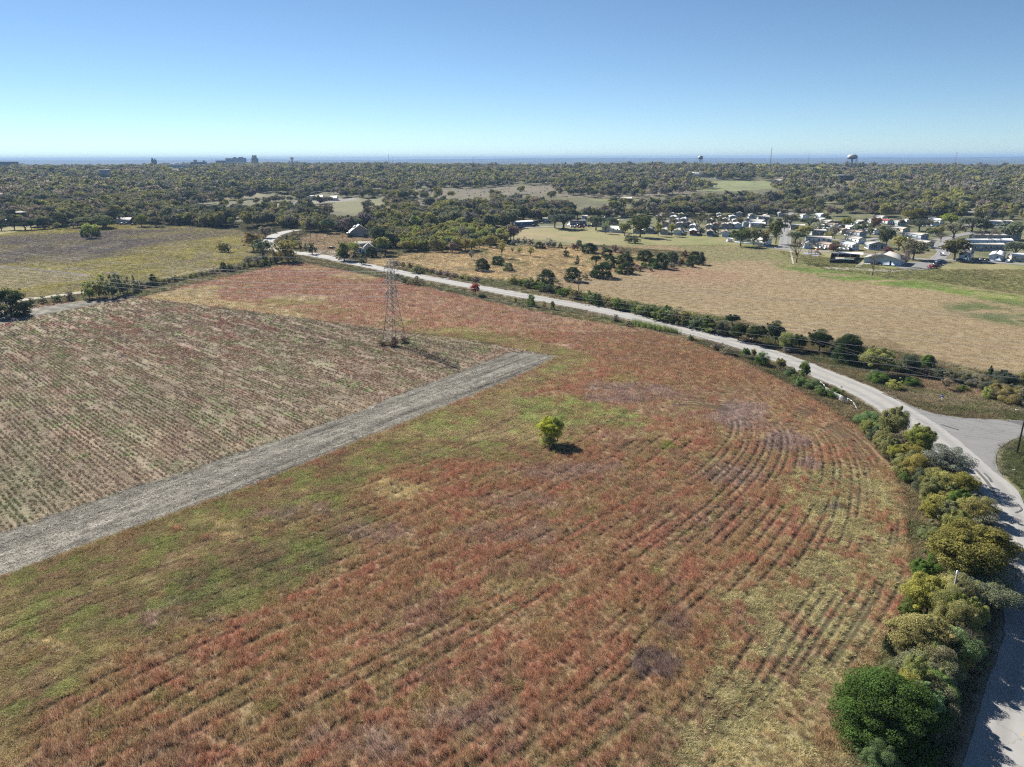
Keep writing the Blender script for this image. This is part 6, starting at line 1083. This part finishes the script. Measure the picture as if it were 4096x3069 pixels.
# --- wooden poles and roadside wires
WOOD = plain('weathered_pole', (.16, .10, .07), .9, .2, 5)
def pole(label, px, py, h, r=.15, arm=True, az_=0.):
    x, y = P(px, py); e = empty('utility_pole', (x, y, float(terr(x, y))), az_); tag(e, label, 'utility pole'); MB().tube([(0, 0, -.3), (0, 0, h)], [r*1.15, r*.8], 8).build('post', WOOD, e)
    if arm:
        MB().box((0, .12, h-.7), (2.2, .1, .12)).build('crossarm', WOOD, e)
        for s in (-1, -.1, 1): MB().lathe([(.03, 0), (.07, .05), (.07, .14), (.02, .2)], 8, (s, .12, h-.64)).build('insulator', plain('glass_insulator', (.4, .42, .4), .3), e)
    return x, y
P1 = pole('tall wooden utility pole in the scrub hedge beside the road', 2314, 1188, 10.4, .17, az_=-.6); P2 = pole('utility pole in the yard by the far bend, with a guy wire', 1245, 975, 8.6, .15); P3 = pole('thin utility pole left of the white farmhouse', 1372, 968, 7.5, .13); pole('utility pole in front of the abandoned farmhouse', 1215, 885, 10, .13) 
for q, l_ in (((3204, 835), 'utility pole behind the dark grey broadside trailer'), ((3584, 820), 'utility pole with lamp above the dark hip roofs'), ((3714, 812), 'utility pole left of the blue far house'), ((3940, 800), 'tall utility pole among the trees at the far right'), ((3478, 842), 'utility pole behind the right block of trailers')): pole(l_, *q, 11, .14)
P4 = (168., 120.)
def wire(a, b_, za, zb, sag, r, label, mat=LINE):
    o = MB().tube([((b_[0]-a[0])*t, (b_[1]-a[1])*t, za+(zb-za)*t-4*sag*t*(1-t)) for t in np.linspace(0, 1, 40)], r, 4, False).build('overhead_wire', mat); o.location = (a[0], a[1], 0); tag(o, label, 'overhead wire'); return o
DKW = plain('dark_cable', (.12, .12, .12), .6)
PR = P(4067, 1815)
for k, (dz_, l_) in enumerate(((10.1, 'upper overhead wire crossing the tan field from the hedge pole'), (9.5, 'lower overhead wire crossing the tan field from the hedge pole'))): wire(P1, (190, 168), dz_, 10.5+dz_*.15, 2.2, .02, l_, DKW)
wire(P2, P1, 8.2, 9.8, 3.5, .015, 'overhead wire from the bend pole to the hedge pole', DKW)
# cobra-head street lamp on a dark pole at the junction island
e = empty('street_lamp', (PR[0], PR[1], 0), 0); tag(e, 'dark wooden pole with white street lamp arm on the green island at the junction', 'street lamp'); MB().tube([(0, 0, -.3), (0, 0, 12)], [.17, .12], 10).build('post', plain('dark_pole', (.05, .035, .03), .8), e)
MB().lathe([(.9, 0), (.7, .1), (.4, .16), (.16, .2)], 12).build('soil_mound', plain('soil', (.2, .15, .11), .95), e)
zl = 8.9; a = MB().tube([(0, 0, zl-.7), (-.6, .1, zl-.1), (-1.2, .15, zl+.05), (-1.7, .2, zl+.1)], .045, 6).build('lamp_arm', TRIM, e); MB().lathe([(.02, .09), (.14, .06), (.17, 0), (.12, -.05), (.02, -.07)], 10, (-1.85, .2, zl+.1)).build('lamp_head', TRIM, a, True)
for dz_ in (11.6, 10.6): wire(PR, (50, 300), dz_, 10, 3, .014, 'overhead wire along the road from the lamp pole' if dz_ > 11 else 'lower overhead wire along the road from the lamp pole', DKW)
# vine-grown post in the roadside belt and posts of the belt
x, y = P(3785, 2500); e = empty('utility_pole', (x, y, 0)); tag(e, 'short grey pole standing among the trees above the dead leafless one', 'utility pole'); MB().tube([(0, 0, -.2), (0, 0, 7.2)], [.13, .1], 8).build('post', plain('grey_wood', (.25, .23, .2), .9), e); MB().lathe([(.1, 0), (.14, .1), (.14, .5), (.05, .6)], 8, (0, 0, 7.1)).build('cap', TRIM, e)
# --- aluminium gate, wire fences
def gate():
    q = [np.array(P(*p)) for p in ((3280, 1551), (3300, 1572), (3333, 1593), (3388, 1618), (3412, 1636))]; al = plain('aluminium_tube', (.58, .58, .58), .35, .08, metal=.4); o = q[1]
    for i, (a, b_) in enumerate(((q[1], q[2]), (q[2], q[3]))):
        e = empty('farm_gate', (*a, 0)); tag(e, ('farther' if i == 0 else 'nearer')+' leaf of the silver tube gate beside the road', 'gate'); v = b_-a
        for k, hz in enumerate((.35, .62, .86, 1.08, 1.30, 1.5)): MB().tube([(0, 0, hz), (v[0], v[1], hz)], .035, 6).build('bar', al, e)
        for t in (0, .33, .66, 1): MB().tube([(v[0]*t, v[1]*t, .3), (v[0]*t, v[1]*t, 1.54)], .04, 6).build('upright', al, e)
    for i, (a, b_, l_) in enumerate(((q[0], q[1], 'pipe brace at the far end of the silver gate'), (q[3], q[4], 'pipe brace at the near end of the silver gate'))):
        e = empty('gate_post', (*a, 0)); tag(e, l_, 'gate post'); v = b_-a; MB().tube([(0, 0, 0), (0, 0, 1.6)], .07, 8).tube([(v[0], v[1], 0), (v[0], v[1], 1.6)], .07, 8).build('post', al, e); MB().tube([(0, 0, 1.55), (v[0], v[1], 1.55)], .05, 8).build('rail', al, e)
        if i: MB().tube([(v[0], v[1], 1.5), (v[0]*2.0, v[1]*2.0, 0)], .045, 6).build('brace', al, e)
gate()
def wirefence(label, pts, h=1.15, step=5, mat=None):
    p = rs(np.array(pts), max(2, int(np.linalg.norm(np.diff(np.array(pts), axis=0), axis=1).sum()/step))); z0 = float(terr(*p[0])); e = empty('wire_fence', (p[0][0], p[0][1], z0)); tag(e, label, 'fence'); pt = MB().tube([(0, 0, -.2), (0, 0, h+.15)], .06, 5).mesh('post'); pt.materials.append(mat or WOOD)
    for q in p: o = link('post', pt, None, e); o.location = (q[0]-p[0][0], q[1]-p[0][1], float(terr(*q))-z0)
    w = MB()
    for hz in (.4, .75, 1.08): w.tube([(q[0]-p[0][0], q[1]-p[0][1], float(terr(*q))-z0+hz*h/1.15) for q in p], .008, 3, False)
    w.build('wire', LINE, e)
wirefence('wire fence on the field side of the road, from the pylon to the green canes', PW([(1700, 1140), (1860, 1168), (2060, 1206), (2220, 1238), (2420, 1268), (2540, 1295)]))
wirefence('wire fence on the field side of the road, from the green canes to the gate', PW([(2700, 1335), (2880, 1385), (2990, 1428), (3110, 1482), (3210, 1530), (3278, 1552)]), step=6)
wirefence('wire fence with brown posts along the dirt track at the left', PW([(95, 1232), (150, 1217), (182, 1210), (238, 1200), (300, 1190)]), 1.5, 3.5)
wirefence('wire fence along the far side of the road in front of the juniper meadow', PW([(1600, 1075), (1760, 1092), (1900, 1115), (2060, 1142), (2200, 1165)]), step=8)
fence_run('pipe_fence', 'grey pipe and rail fence of the farmyard beside the far bend', [np.array(P(*p)) for p in ((1268, 1001), (1285, 1008), (1318, 1016), (1350, 1021))], 1.5, plain('pipe_grey', (.25, .24, .23), .7), 4, slat=False)
# roadside memorial-like marker, litter, boulder piles
x, y = P(3764, 1606); e = empty('roadside_marker', (x, y, 0)); tag(e, 'small white post with a blue bow on the grass above the junction', 'marker'); MB().box((0, 0, .6), (.09, .05, 1.2)).box((.16, 0, .5), (.09, .05, 1.0), .2).build('post', TRIM, e); MB().lathe([(.02, 1.15), (.34, 1.25), (.3, 1.4), (.12, 1.5), (.02, 1.52)], 8).build('bow', paint('blue_ribbon', (.04, .09, .45)), e)
BAG = plain('white_plastic', (.65, .65, .66), .5)
for i, (px_, py_, s_, l_) in enumerate(((2108, 1182, 1.0, 'white rubbish pile in the verge scrub left of the hedge pole'), (2060, 1170, .6, 'small white litter left of the rubbish pile'), (2355, 1224, .9, 'white rubbish bags on the verge under the hedge'), (2325, 1218, .5, 'single white bag near the verge bags'), (2525, 1256, .7, 'white litter on the verge behind the green canes'), (2583, 1269, .7, 'pale rubbish by the hedge right of the canes'), (2636, 1281, 1.2, 'larger white rubbish heap under the hedge'), (2706, 1296, .5, 'small white bag at the hedge foot'), (3002, 1358, 1.1, 'pale board lying under the dark roadside clump'), (1790, 1117, 1.2, 'white debris on the far verge behind the pylon'), (1860, 1130, .8, 'pale debris on the far verge above the scarlet bush'), (4048, 1614, .8, 'white sheet of litter near the right edge above the lamp'), (4056, 1884, .3, 'small pale stone on the junction island'), (3950, 2486, .35, 'crumpled white paper on the shaded verge'), (3765, 1606+35, .2, 'tiny litter on the grass below the blue marker'), (1690, 1045, 1.2, 'pale plank lying in the meadow'))):
    x, y = P(px_, py_); g = np.random.default_rng(900+i); b = MB()
    for _ in range(4): b.box((g.normal()*s_*.45, g.normal()*s_*.35, .12+.1*g.random()), (s_*(.3+.4*g.random()), s_*(.2+.3*g.random()), .12+.2*s_*g.random()), g.random()*3)
    o = b.build('litter_pile', BAG); o.location = (x, y, float(terr(x, y))+.05); tag(o, l_, 'litter')
x, y = P(3405, 1612); sheet('gravel_patch', PW([(3392, 1588), (3412, 1588), (3452, 1608), (3446, 1614), (3420, 1608), (3398, 1600)]), plain('pale_gravel', (.42, .37, .34), .95), .06)
# --- trees standing in the trailer park
B('oak', (2185, 2255, 848, 905), 'oak', 'wide dark live oak left of the long grey trailer', lvl=1); B('oak', (2200, 2310, 842, 908), 'oak', 'twin-trunked dark live oak at the left end of the park', lvl=1); B('oak', (2345, 2425, 852, 914), 'oak', 'dark live oak in front of the beige home', lvl=1); B('oak', (2400, 2478, 862, 906), 'oak', 'dark spreading oak above the long white broadside trailer', lvl=1); B('oak', (2280, 2340, 838, 868), (.12, .15, .12), 'silvery rounded tree behind the live oaks', lvl=1); B('sparse', (2398, 2446, 880, 930), 'dusty', 'thin grey tree in front of the white broadside trailer', lvl=1)
B('broad', (2470, 2530, 880, 938), 'olive', 'light olive tree right of the white broadside trailer', lvl=1); B('broad', (2520, 2606, 848, 940), (.16, .19, .07), 'tall pale green tree, biggest at the left of the front row', lvl=1); B('broad', (2560, 2610, 855, 915), 'oak', 'dark tree right of the tall pale green one', lvl=1); B('bare', (2618, 2692, 834, 905), 'grey', 'big leafless grey tree behind the front row', lvl=1); B('broad', (2618, 2652, 884, 940), 'yg', 'small yellow-green tree between the second and third front trailers', lvl=1); B('broad', (2670, 2705, 884, 940), 'yg', 'small yellow-green tree between the third and fourth front trailers', lvl=1)
B('bare', (2715, 2770, 872, 915), 'grey', 'leafless tree left of the white second-row trailer', lvl=1); B('bare', (2752, 2830, 858, 922), 'grey', 'broad brown leafless tree behind the dark red trailer', lvl=1); B('shrub', (2785, 2825, 905, 937), 'dusty', 'dark bush right of the dark red trailer', lvl=1); B('bare', (2855, 2895, 888, 940), 'grey', 'leafless tree between the navy and pale blue front trailers', lvl=1)
B('broad', (2925, 3008, 903, 981), (.13, .15, .05), 'dark-trunked green tree left in front of the long white home', lvl=1); B('broad', (2985, 3052, 902, 976), 'olive', 'green tree in the middle before the long white home', lvl=1); B('broad', (3035, 3085, 912, 978), 'olive', 'olive tree at the right end of the long white home', lvl=1); B('broad', (3078, 3140, 866, 968), (.14, .15, .055), 'tall olive tree left of the park street', lvl=1); B('bare', (2935, 2975, 865, 900), 'grey', 'bare tree above the street behind the white roofed trailer', lvl=1)
B('oak', (3128, 3200, 848, 904), 'oak', 'big dark live oak above the park street', lvl=1); B('oak', (3190, 3290, 862, 904), 'oak', 'wide dark oak right of the park street', lvl=1); B('oak', (3142, 3226, 920, 968), 'oak', 'dark oak at the left end of the longest white trailer', lvl=1); B('broad', (3186, 3258, 895, 943), 'yg', 'bright yellow-green tree behind the longest white trailer', lvl=1); B('sparse', (3248, 3308, 882, 932), 'brown', 'thin brown tree in the right block', lvl=1); B('broad', (3298, 3336, 920, 962), 'yg', 'bright lime tree at the right end of the longest white trailer', lvl=1)
B('sparse', (3318, 3368, 885, 950), 'grey', 'grey thin tree right of the lime tree', lvl=1); B('broad', (3366, 3418, 862, 908), 'gold', 'golden and dark round tree among the trailers', lvl=1); B('bare', (3372, 3424, 922, 960), 'grey', 'bare tree by the black jeep', lvl=1); B('bare', (3156, 3226, 962, 1048), 'grey', 'large bare tree beside the playground', lvl=1, fill=1.15); B('shrub', (3310, 3362, 972, 1004), 'rust', 'round reddish brown bush on the playground street', lvl=1); B('broad', (3478, 3528, 862, 912), (.22, .14, .08), 'russet tree in the middle of the right block', lvl=1)
B('broad', (3508, 3592, 898, 985), (.14, .165, .07), 'tall green tree above the clubhouse', lvl=1); B('broad', (3556, 3642, 935, 1000), 'olive', 'wide green tree right above the clubhouse', lvl=1); B('broad', (3605, 3715, 950, 1035), 'dusty', 'big grey-green tree right of the clubhouse', lvl=1); B('sparse', (3608, 3648, 1000, 1066), 'grey', 'thin young tree at the clubhouse corner', lvl=1); B('bare', (3466, 3525, 1018, 1100), 'brown', 'leaning leafless tree with thick trunk on the lawn before the clubhouse', lvl=1, fill=1.1)
B('broad', (3605, 3705, 818, 885), (.25, .20, .07), 'large golden-brown tree above the right block', lvl=1); B('oak', (3640, 3722, 868, 918), 'oak', 'dark oak below the golden-brown tree', lvl=1); B('broad', (3764, 3850, 846, 895), 'gold', 'bright golden tree at the right of the park', lvl=1); B('oak', (3830, 3956, 855, 918), 'oak', 'largest dark live oak at the right of the park', lvl=1); B('oak', (3770, 3870, 882, 948), 'dusty', 'grey-green oak below the bright golden tree', lvl=1); B('broad', (3735, 3780, 898, 938), 'yg', 'yellow-green tree beside the dark grey trailer', lvl=1)
B('broad', (3764, 3888, 946, 1036), (.13, .125, .045), 'big dark tree with golden top at the corner of the right-hand street', lvl=1); B('bare', (3905, 3985, 915, 975), 'grey', 'wide leafless tree over the long trailers', lvl=1); B('oak', (4018, 4110, 958, 1030), 'oak', 'dark oak at the right edge beside the pale home', lvl=1); B('broad', (3985, 4100, 880, 950), 'dusty', 'grey-green tree at the right edge behind the long trailers', lvl=1); B('bare', (3742, 3790, 930, 965), 'grey', 'bare tree left of the corner of the right-hand street', lvl=1)
B('broad', (3650, 3700, 796, 830), 'bright', 'bright green round tree behind the golden-brown one', lvl=1); B('shrub', (3530, 3575, 985, 1010), 'rust', 'dark reddish shrubs in front of the blue-grey house', lvl=1); B('broad', (3345, 3378, 782, 808), 'gold', 'small orange-yellow tree on the far green clearing', lvl=1); B('broad', (530, 592, 848, 898), (.24, .27, .07), 'round light green tree at the back of the yellow-green field', lvl=1); B('oak', (585, 652, 855, 900), 'dusty', 'dark rounded tree right of the round light green one', lvl=1)
for q, c_ in (((142, 198, 855, 905), 'oak'), ((190, 228, 870, 905), 'oak'), ((100, 140, 868, 912), 'jun'), ((30, 80, 885, 915), 'jun'), ((60, 135, 880, 915), 'jun'), ((150, 205, 885, 912), 'jun'), ((212, 240, 884, 912), 'yg'), ((252, 275, 892, 912), 'jun'), ((275, 310, 885, 910), 'grey'), ((285, 370, 855, 900), 'dusty'), ((360, 455, 848, 900), 'dusty'), ((380, 462, 880, 908), 'jun'), ((315, 345, 885, 910), 'dusty'), ((-20, 25, 890, 918), 'jun')): B('oak', q, c_, '%s rounded tree behind the yellow field, %s' % (CWN[c_], spot(q[0], [(40, 'at the very left edge'), (110, 'before the dark blue roof'), (200, 'right of the dark blue roof'), (260, 'between dark blue roof and brownish roof'), (320, 'by the brownish roof'), (9999, 'behind the lone field tree')])), 'trees at the back of the yellow-green field', lvl=1)
GR = ['leafless grey tree among the trailers of the park', 'dull green tree among the trailers of the park', 'dark live oak among the trailers of the park', 'olive tree among the trailers of the park']
for k_ in range(85):
    px_ = random.uniform(2480, 4096); py_ = random.uniform(868, 935) if px_ < 3140 else random.uniform(868, 965)
    if 3230 < px_ < 3400 and py_ > 945: continue
    q_ = random.choice([0, 1, 1, 2, 2, 3]); X, Y = P(px_, py_); h_ = random.uniform(4.8, 8.0); put_tree(['bare', 'broad', 'oak', 'broad'][q_], X, Y, h_*random.uniform(.8, 1.2), h_, ['grey', 'dusty', 'oak', 'olive'][q_], 1, GR[q_].replace('among the trailers of the park', spot(px_, [(2620, 'left of the front trailer row'), (2720, 'above the first four front trailers'), (2820, 'above the dark red trailer'), (2920, 'above the navy trailer'), (3040, 'behind the long white home'), (3150, 'left of the park street'), (3260, 'behind the longest white trailer'), (3380, 'left in the right block'), (3500, 'middle of the right block'), (3640, 'behind the clubhouse'), (3780, 'below the golden-brown tree'), (3900, 'below the bright golden tree'), (9999, 'by the long parallel trailers')])+(', near its front' if py_ > 915 else ', towards its back')), GR[q_].replace(' tree', ' trees').replace('live oak', 'live oaks'))
# --- far buildings, towers and masts
def block(name, label, cat, x0, x1, yt, yb, d, wallc, dep_=None, rows=0, roofc='gray', sub=()):
    if yb > 682: d = math.hypot(*P((x0+x1)/2, yb))
    xa, ya, _ = Pd(x0, yb, d); xb, yb2, _ = Pd(x1, yb, d); zt = topz((x0+x1)/2, yt, d); cx, cy = (xa+xb)/2, (ya+yb2)/2; g = float(terr(cx, cy))-1; W = math.hypot(xb-xa, yb2-ya); D = dep_ or W*.5; an = math.atan2(yb2-ya, xb-xa)
    e = empty(name, (cx, cy, g), an); tag(e, label, cat); hh = max(zt-g, 3); MB().box((0, D/2, hh/2), (W, D, hh)).build('wall', wm(wallc), e); MB().box((0, D/2, hh+.25), (W+.8, D+.8, .5)).build('roof', rm(roofc), e)
    for r_ in range(rows):
        zz = hh*(r_+.6)/rows
        MB().box((0, -.1, zz), (W*.94, .3, hh/rows*.42)).build('window', GLASS, e)
    for (fx0, fx1, dz) in sub: MB().box(((fx0+fx1)/2*W, D*.5, hh+dz/2+.4), ((fx1-fx0)*W, D*.7, dz)).build('penthouse', wm(wallc), e)
    return e
block('tower_block', 'tall tan tower block on the skyline left of the mushroom water tower', 'tower block', 1008, 1036, 633, 667, 3300, 'tan', 26, 7, 'gray', ((-.36, .32, 11),)); block('hospital_building', 'pale white office slab in front of the blue-grey hospital', 'building', 905, 945, 634, 665, 3200, 'white', 20, 6); block('hospital_building', 'blue-grey hospital block with stepped roof on the skyline', 'building', 932, 988, 633, 662, 3600, 'bluegray', 40, 0, 'gray', ((-.42, -.2, 4), (-.05, .3, 4)))
block('hospital_building', 'low wing left of the white office slab', 'building', 864, 906, 643, 662, 3500, 'bluegray', 30, 2); block('parking_garage', 'long pale parking garage left of the hospital', 'garage', 660, 756, 658, 678, 2600, 'white', 40, 3, 'white'); block('courthouse', 'sandy building with small turret between garage and hospital', 'building', 764, 830, 649, 668, 2900, 'tan', 30, 2, 'gray', ((-.3, -.1, 8), (.25, .4, 5)))
block('grain_elevator', 'dark grain elevator towers left of the parking garage', 'silo', 608, 630, 640, 668, 2700, 'dkgray', 14, 0, 'gray', ((-.4, -.1, 6), (.1, .3, 4))); block('store_building', 'long low dark building on the ridge at the left edge', 'building', 0, 76, 648, 662, 2600, 'dkgray', 60, 0, 'gray'); block('warehouse', 'long white-roofed warehouse in the left woods', 'warehouse', 240, 402, 692, 703, 1500, 'white', 60, 0, 'white'); block('warehouse', 'slate metal hall right of the white warehouse', 'warehouse', 398, 446, 681, 708, 1400, 'bluegray', 40, 0, 'gray')
block('warehouse', 'small pale shed below the white warehouse', 'warehouse', 268, 320, 714, 724, 1150, 'metal', 15, 0, 'white'); block('office_block', 'brownish block on the skyline below the thin mast', 'building', 1387, 1434, 650, 662, 3000, 'brown', 20, 2); block('office_block', 'pale pillared building below the mushroom water tower', 'building', 1150, 1198, 657, 670, 2700, 'gray', 25, 1); block('warehouse', 'white warehouse right of centre below the small water tower', 'warehouse', 2768, 2872, 691, 708, 1450, 'white', 60, 0, 'white'); block('school_building', 'long brick school building with white roof edge', 'school', 3250, 3430, 702, 722, 1180, 'brick', 25, 2, 'white')
block('store_building', 'white store right of the brick school', 'building', 3482, 3512, 694, 704, 1350, 'white', 20, 1, 'white'); block('store_building', 'long red-roofed building in the far right woods', 'building', 3761, 3827, 690, 700, 1300, 'tan', 18, 0, 'red'); block('store_building', 'flat grey roofed store below the white one', 'building', 3490, 3674, 707, 716, 1180, 'gray', 30, 0, 'gray'); block('warehouse', 'long pale low roof in the woods left of the clearing', 'warehouse', 975, 1177, 752, 764, 900, 'metal', 30, 0, 'tin'); block('office_block', 'tiny grey office on the skyline left of centre', 'building', 2295, 2322, 651, 662, 2500, 'gray', 18, 2)
for x0, x1, yb, wc, rc_, l_, hip in ((1241, 1283, 764, 'beige', 'gray', 'first house of the far row above the pale clearing', True), (1270, 1302, 752, 'ltblue', 'gray', 'pale blue house of the far row above the clearing', True), (1422, 1462, 746, 'bluegray', 'gray', 'blue-grey house of the far row above the clearing', True), (1482, 1533, 748, 'brown', 'gray', 'brown house of the far row above the clearing', True), (1542, 1575, 748, 'beige', 'gray', 'beige house of the far row above the clearing', True), (1572, 1607, 744, 'brick', 'brown', 'brick house ending the far row above the clearing', True), (1237, 1288, 800, 'ltblue', 'white', 'pale blue trailer office at the edge of the clearing', False), (1318, 1345, 803, 'white', 'white', 'white trailer at the edge of the clearing', False), (2474, 2527, 808, 'bluegray', 'gray', 'blue-grey house alone in the wood behind the trailer park', False),
    (3115, 3178, 826, 'tan', 'gray', 'hip-roofed house in the wood behind the park, left one', True), (3405, 3472, 832, 'bluegray', 'gray', 'hip-roofed house in the wood behind the park, blue-grey walls', True), (3555, 3608, 838, 'brick', 'dark', 'dark hip-roofed house below the far pole with lamp', True), (3612, 3652, 828, 'brick', 'gray', 'grey hip-roofed house right of the dark one', True), (3716, 3757, 820, 'ltblue', 'gray', 'pale blue house at the far right street', False), (3880, 3908, 822, 'white', 'white', 'white house at the end of the far right street', False), (3960, 4022, 830, 'brick', 'gray', 'brick hip-roofed house at the far right', True), (3920, 3985, 842, 'brick', 'gray', 'brick hip-roofed house below the far right one', True), (3635, 3700, 780, 'white', 'gray', 'long white row house with grey roof in the right woods', False), (4040, 4096, 838, 'tan', 'gray', 'tan house at the right edge among the trees', True), (2860, 2900, 716, 'white', 'gray', 'low white pavilion near the sports field', False), (3095, 3130, 732, 'gray', 'gray', 'grey shed at the right of the sports field', False)):
    broad(x0, x1, yb, wc, rc_, 9, l_, 'house', 'house', hip=hip, group=None, n=2, skirt=False, pitch=2.2)
def water_tower(label, px, d, ytop, ybot, w_px, style):
    x, y, _ = Pd(px, 650, d); g = float(terr(x, y)); zt = topz(px, ytop, d); R_ = w_px/2/F*d; zb = topz(px, ybot, d); e = empty('water_tower', (x, y, g)); tag(e, label, 'water tower'); zt -= g; zb -= g; hh = zt-zb; wh = plain('tank_white', (.45, .45, .42), .5, .06, .1); bl = plain('tank_blue', (.05, .07, .16), .6, .1, .1)
    if style == 'legs':
        mid = zb+hh*.38; MB().lathe([(R_, mid), (R_*1.0, mid+hh*.22), (R_*.86, mid+hh*.42), (R_*.5, zt-hh*.05), (R_*.05, zt)], 28).build('tank', wh, e, True); MB().lathe([(R_*.05, zb), (R_*.5, zb+hh*.06), (R_*.85, zb+hh*.2), (R_*1.01, mid)], 28).build('tank_bottom', bl, e, True)
        for k in range(8):
            w = 2*math.pi*k/8+.2; MB().tube([(R_*1.12*math.cos(w), R_*1.12*math.sin(w), -1), (R_*.98*math.cos(w), R_*.98*math.sin(w), mid)], R_*.045, 6).build('leg', bl, e)
        MB().tube([(0, 0, -1), (0, 0, zb+.3)], R_*.12, 10).build('riser_pipe', bl, e); MB().tube([(0, 0, zt-.2), (0, 0, zt+R_*.2)], R_*.06, 6).build('finial', wh, e)
        an = math.atan2(-y, -x)+.5; MB().box((math.cos(an)*R_*.98, math.sin(an)*R_*.98, mid+hh*.28), (.5, R_*.5, hh*.14), an).build('painted_emblem', bl, e)
    else:
        MB().lathe([(R_*.95, zt), (R_, zt-hh*.2), (R_*.9, zt-hh*.55), (R_*.52, zb)], 24).build('tank', plain('tank_grey', (.35, .36, .38), .7), e, True); MB().lathe([(R_*.55, -1), (R_*.5, zb+.5)], 20).build('stem', plain('tank_grey', (.35, .36, .38), .7), e, True); MB().lathe([(R_*.97, zt), (R_*.1, zt+.8)], 24).build('roof', plain('tank_grey', (.35, .36, .38), .7), e)
water_tower('large white and blue water tower on legs at the right skyline', 3407, 1750, 617, 638.5, 33, 'legs'); water_tower('smaller white and blue water tower right of centre on the skyline', 2801, 2300, 622.5, 639, 18, 'legs'); water_tower('mushroom-shaped concrete water tower on the left skyline', 1169, 3300, 629.5, 640, 12.5, 'stem')
def mast(label, px, yt, d, r=.5):
    x, y, _ = Pd(px, 655, d); g = float(terr(x, y)); zt = topz(px, yt, d)-g; e = empty('radio_mast', (x, y, g)); tag(e, label, 'mast'); b = MB()
    for k in range(3): w = k*2.094; b.tube([(r*math.cos(w)*1.5, r*math.sin(w)*1.5, 0), (r*math.cos(w), r*math.sin(w), zt)], r*.35, 4)
    for k in range(24):
        z = zt*k/24; w = (k % 3)*2.094; b.tube([(r*math.cos(w)*1.2, r*math.sin(w)*1.2, z), (r*math.cos(w+2.094)*1.2, r*math.sin(w+2.094)*1.2, z+zt/24)], r*.25, 3)
    b.build('lattice', plain('mast_steel', (.3, .3, .32), .6), e); MB().tube([(0, 0, zt-2), (0, 0, zt+2)], r*.8, 5).build('antenna', plain('mast_steel', (.3, .3, .32), .6), e)
mast('tallest thin radio mast between the two legged water towers', 3081, 592, 2000, .9); mast('shorter radio mast right of the tallest one', 3231, 614, 2000, .6); mast('leaning-looking thin mast at the right skyline', 3820, 611, 1900, .6); mast('thin mast on the left-centre skyline', 1556, 619, 3000, .7); mast('small mast just left of the picture centre', 1892, 628, 2800, .8); mast('short mast near the left-centre mast', 1570, 627, 3000, .4); mast('short mast right of the small water tower', 2865, 634, 2200, .5)
for px_, yt, yb, l_ in ((2863, 715, 760, 'tall thin light pole left of the far sports lawn'), (2835, 722, 748, 'second thin light pole by the far sports lawn'), (2800, 725, 742, 'short light pole near the cemetery trees'), (3018, 725, 742, 'light pole right of the far sports lawn')):
    x, y = P(px_, yb); d = math.hypot(x, y); g = float(terr(x, y)); h = topz(px_, yt, d)-g; e = empty('light_pole', (x, y, g)); tag(e, l_, 'light pole'); MB().tube([(0, 0, 0), (0, 0, h)], .22, 6).build('post', plain('mast_steel', (.3, .3, .32), .6), e); MB().box((0, 0, h), (2.4, .4, .8)).build('lamp_head', TRIM, e)
# --- haze: one closed box of even thin air round everything but the sky
hz = MB().box((0, 0, 26), (50600, 50600, 176)).build('haze', None); tag(hz, 'thin bluish air haze over the whole plain', 'haze', kind='stuff')
m, nt, out = newmat('haze'); v = N(nt, 'ShaderNodeVolumePrincipled'); v.inputs['Color'].default_value = (.36, .55, .86, 1); v.inputs['Density'].default_value = 9.0e-5; v.inputs['Anisotropy'].default_value = .0; nt.links.new(v.outputs[0], out.inputs['Volume']); hz.data.materials.append(m)
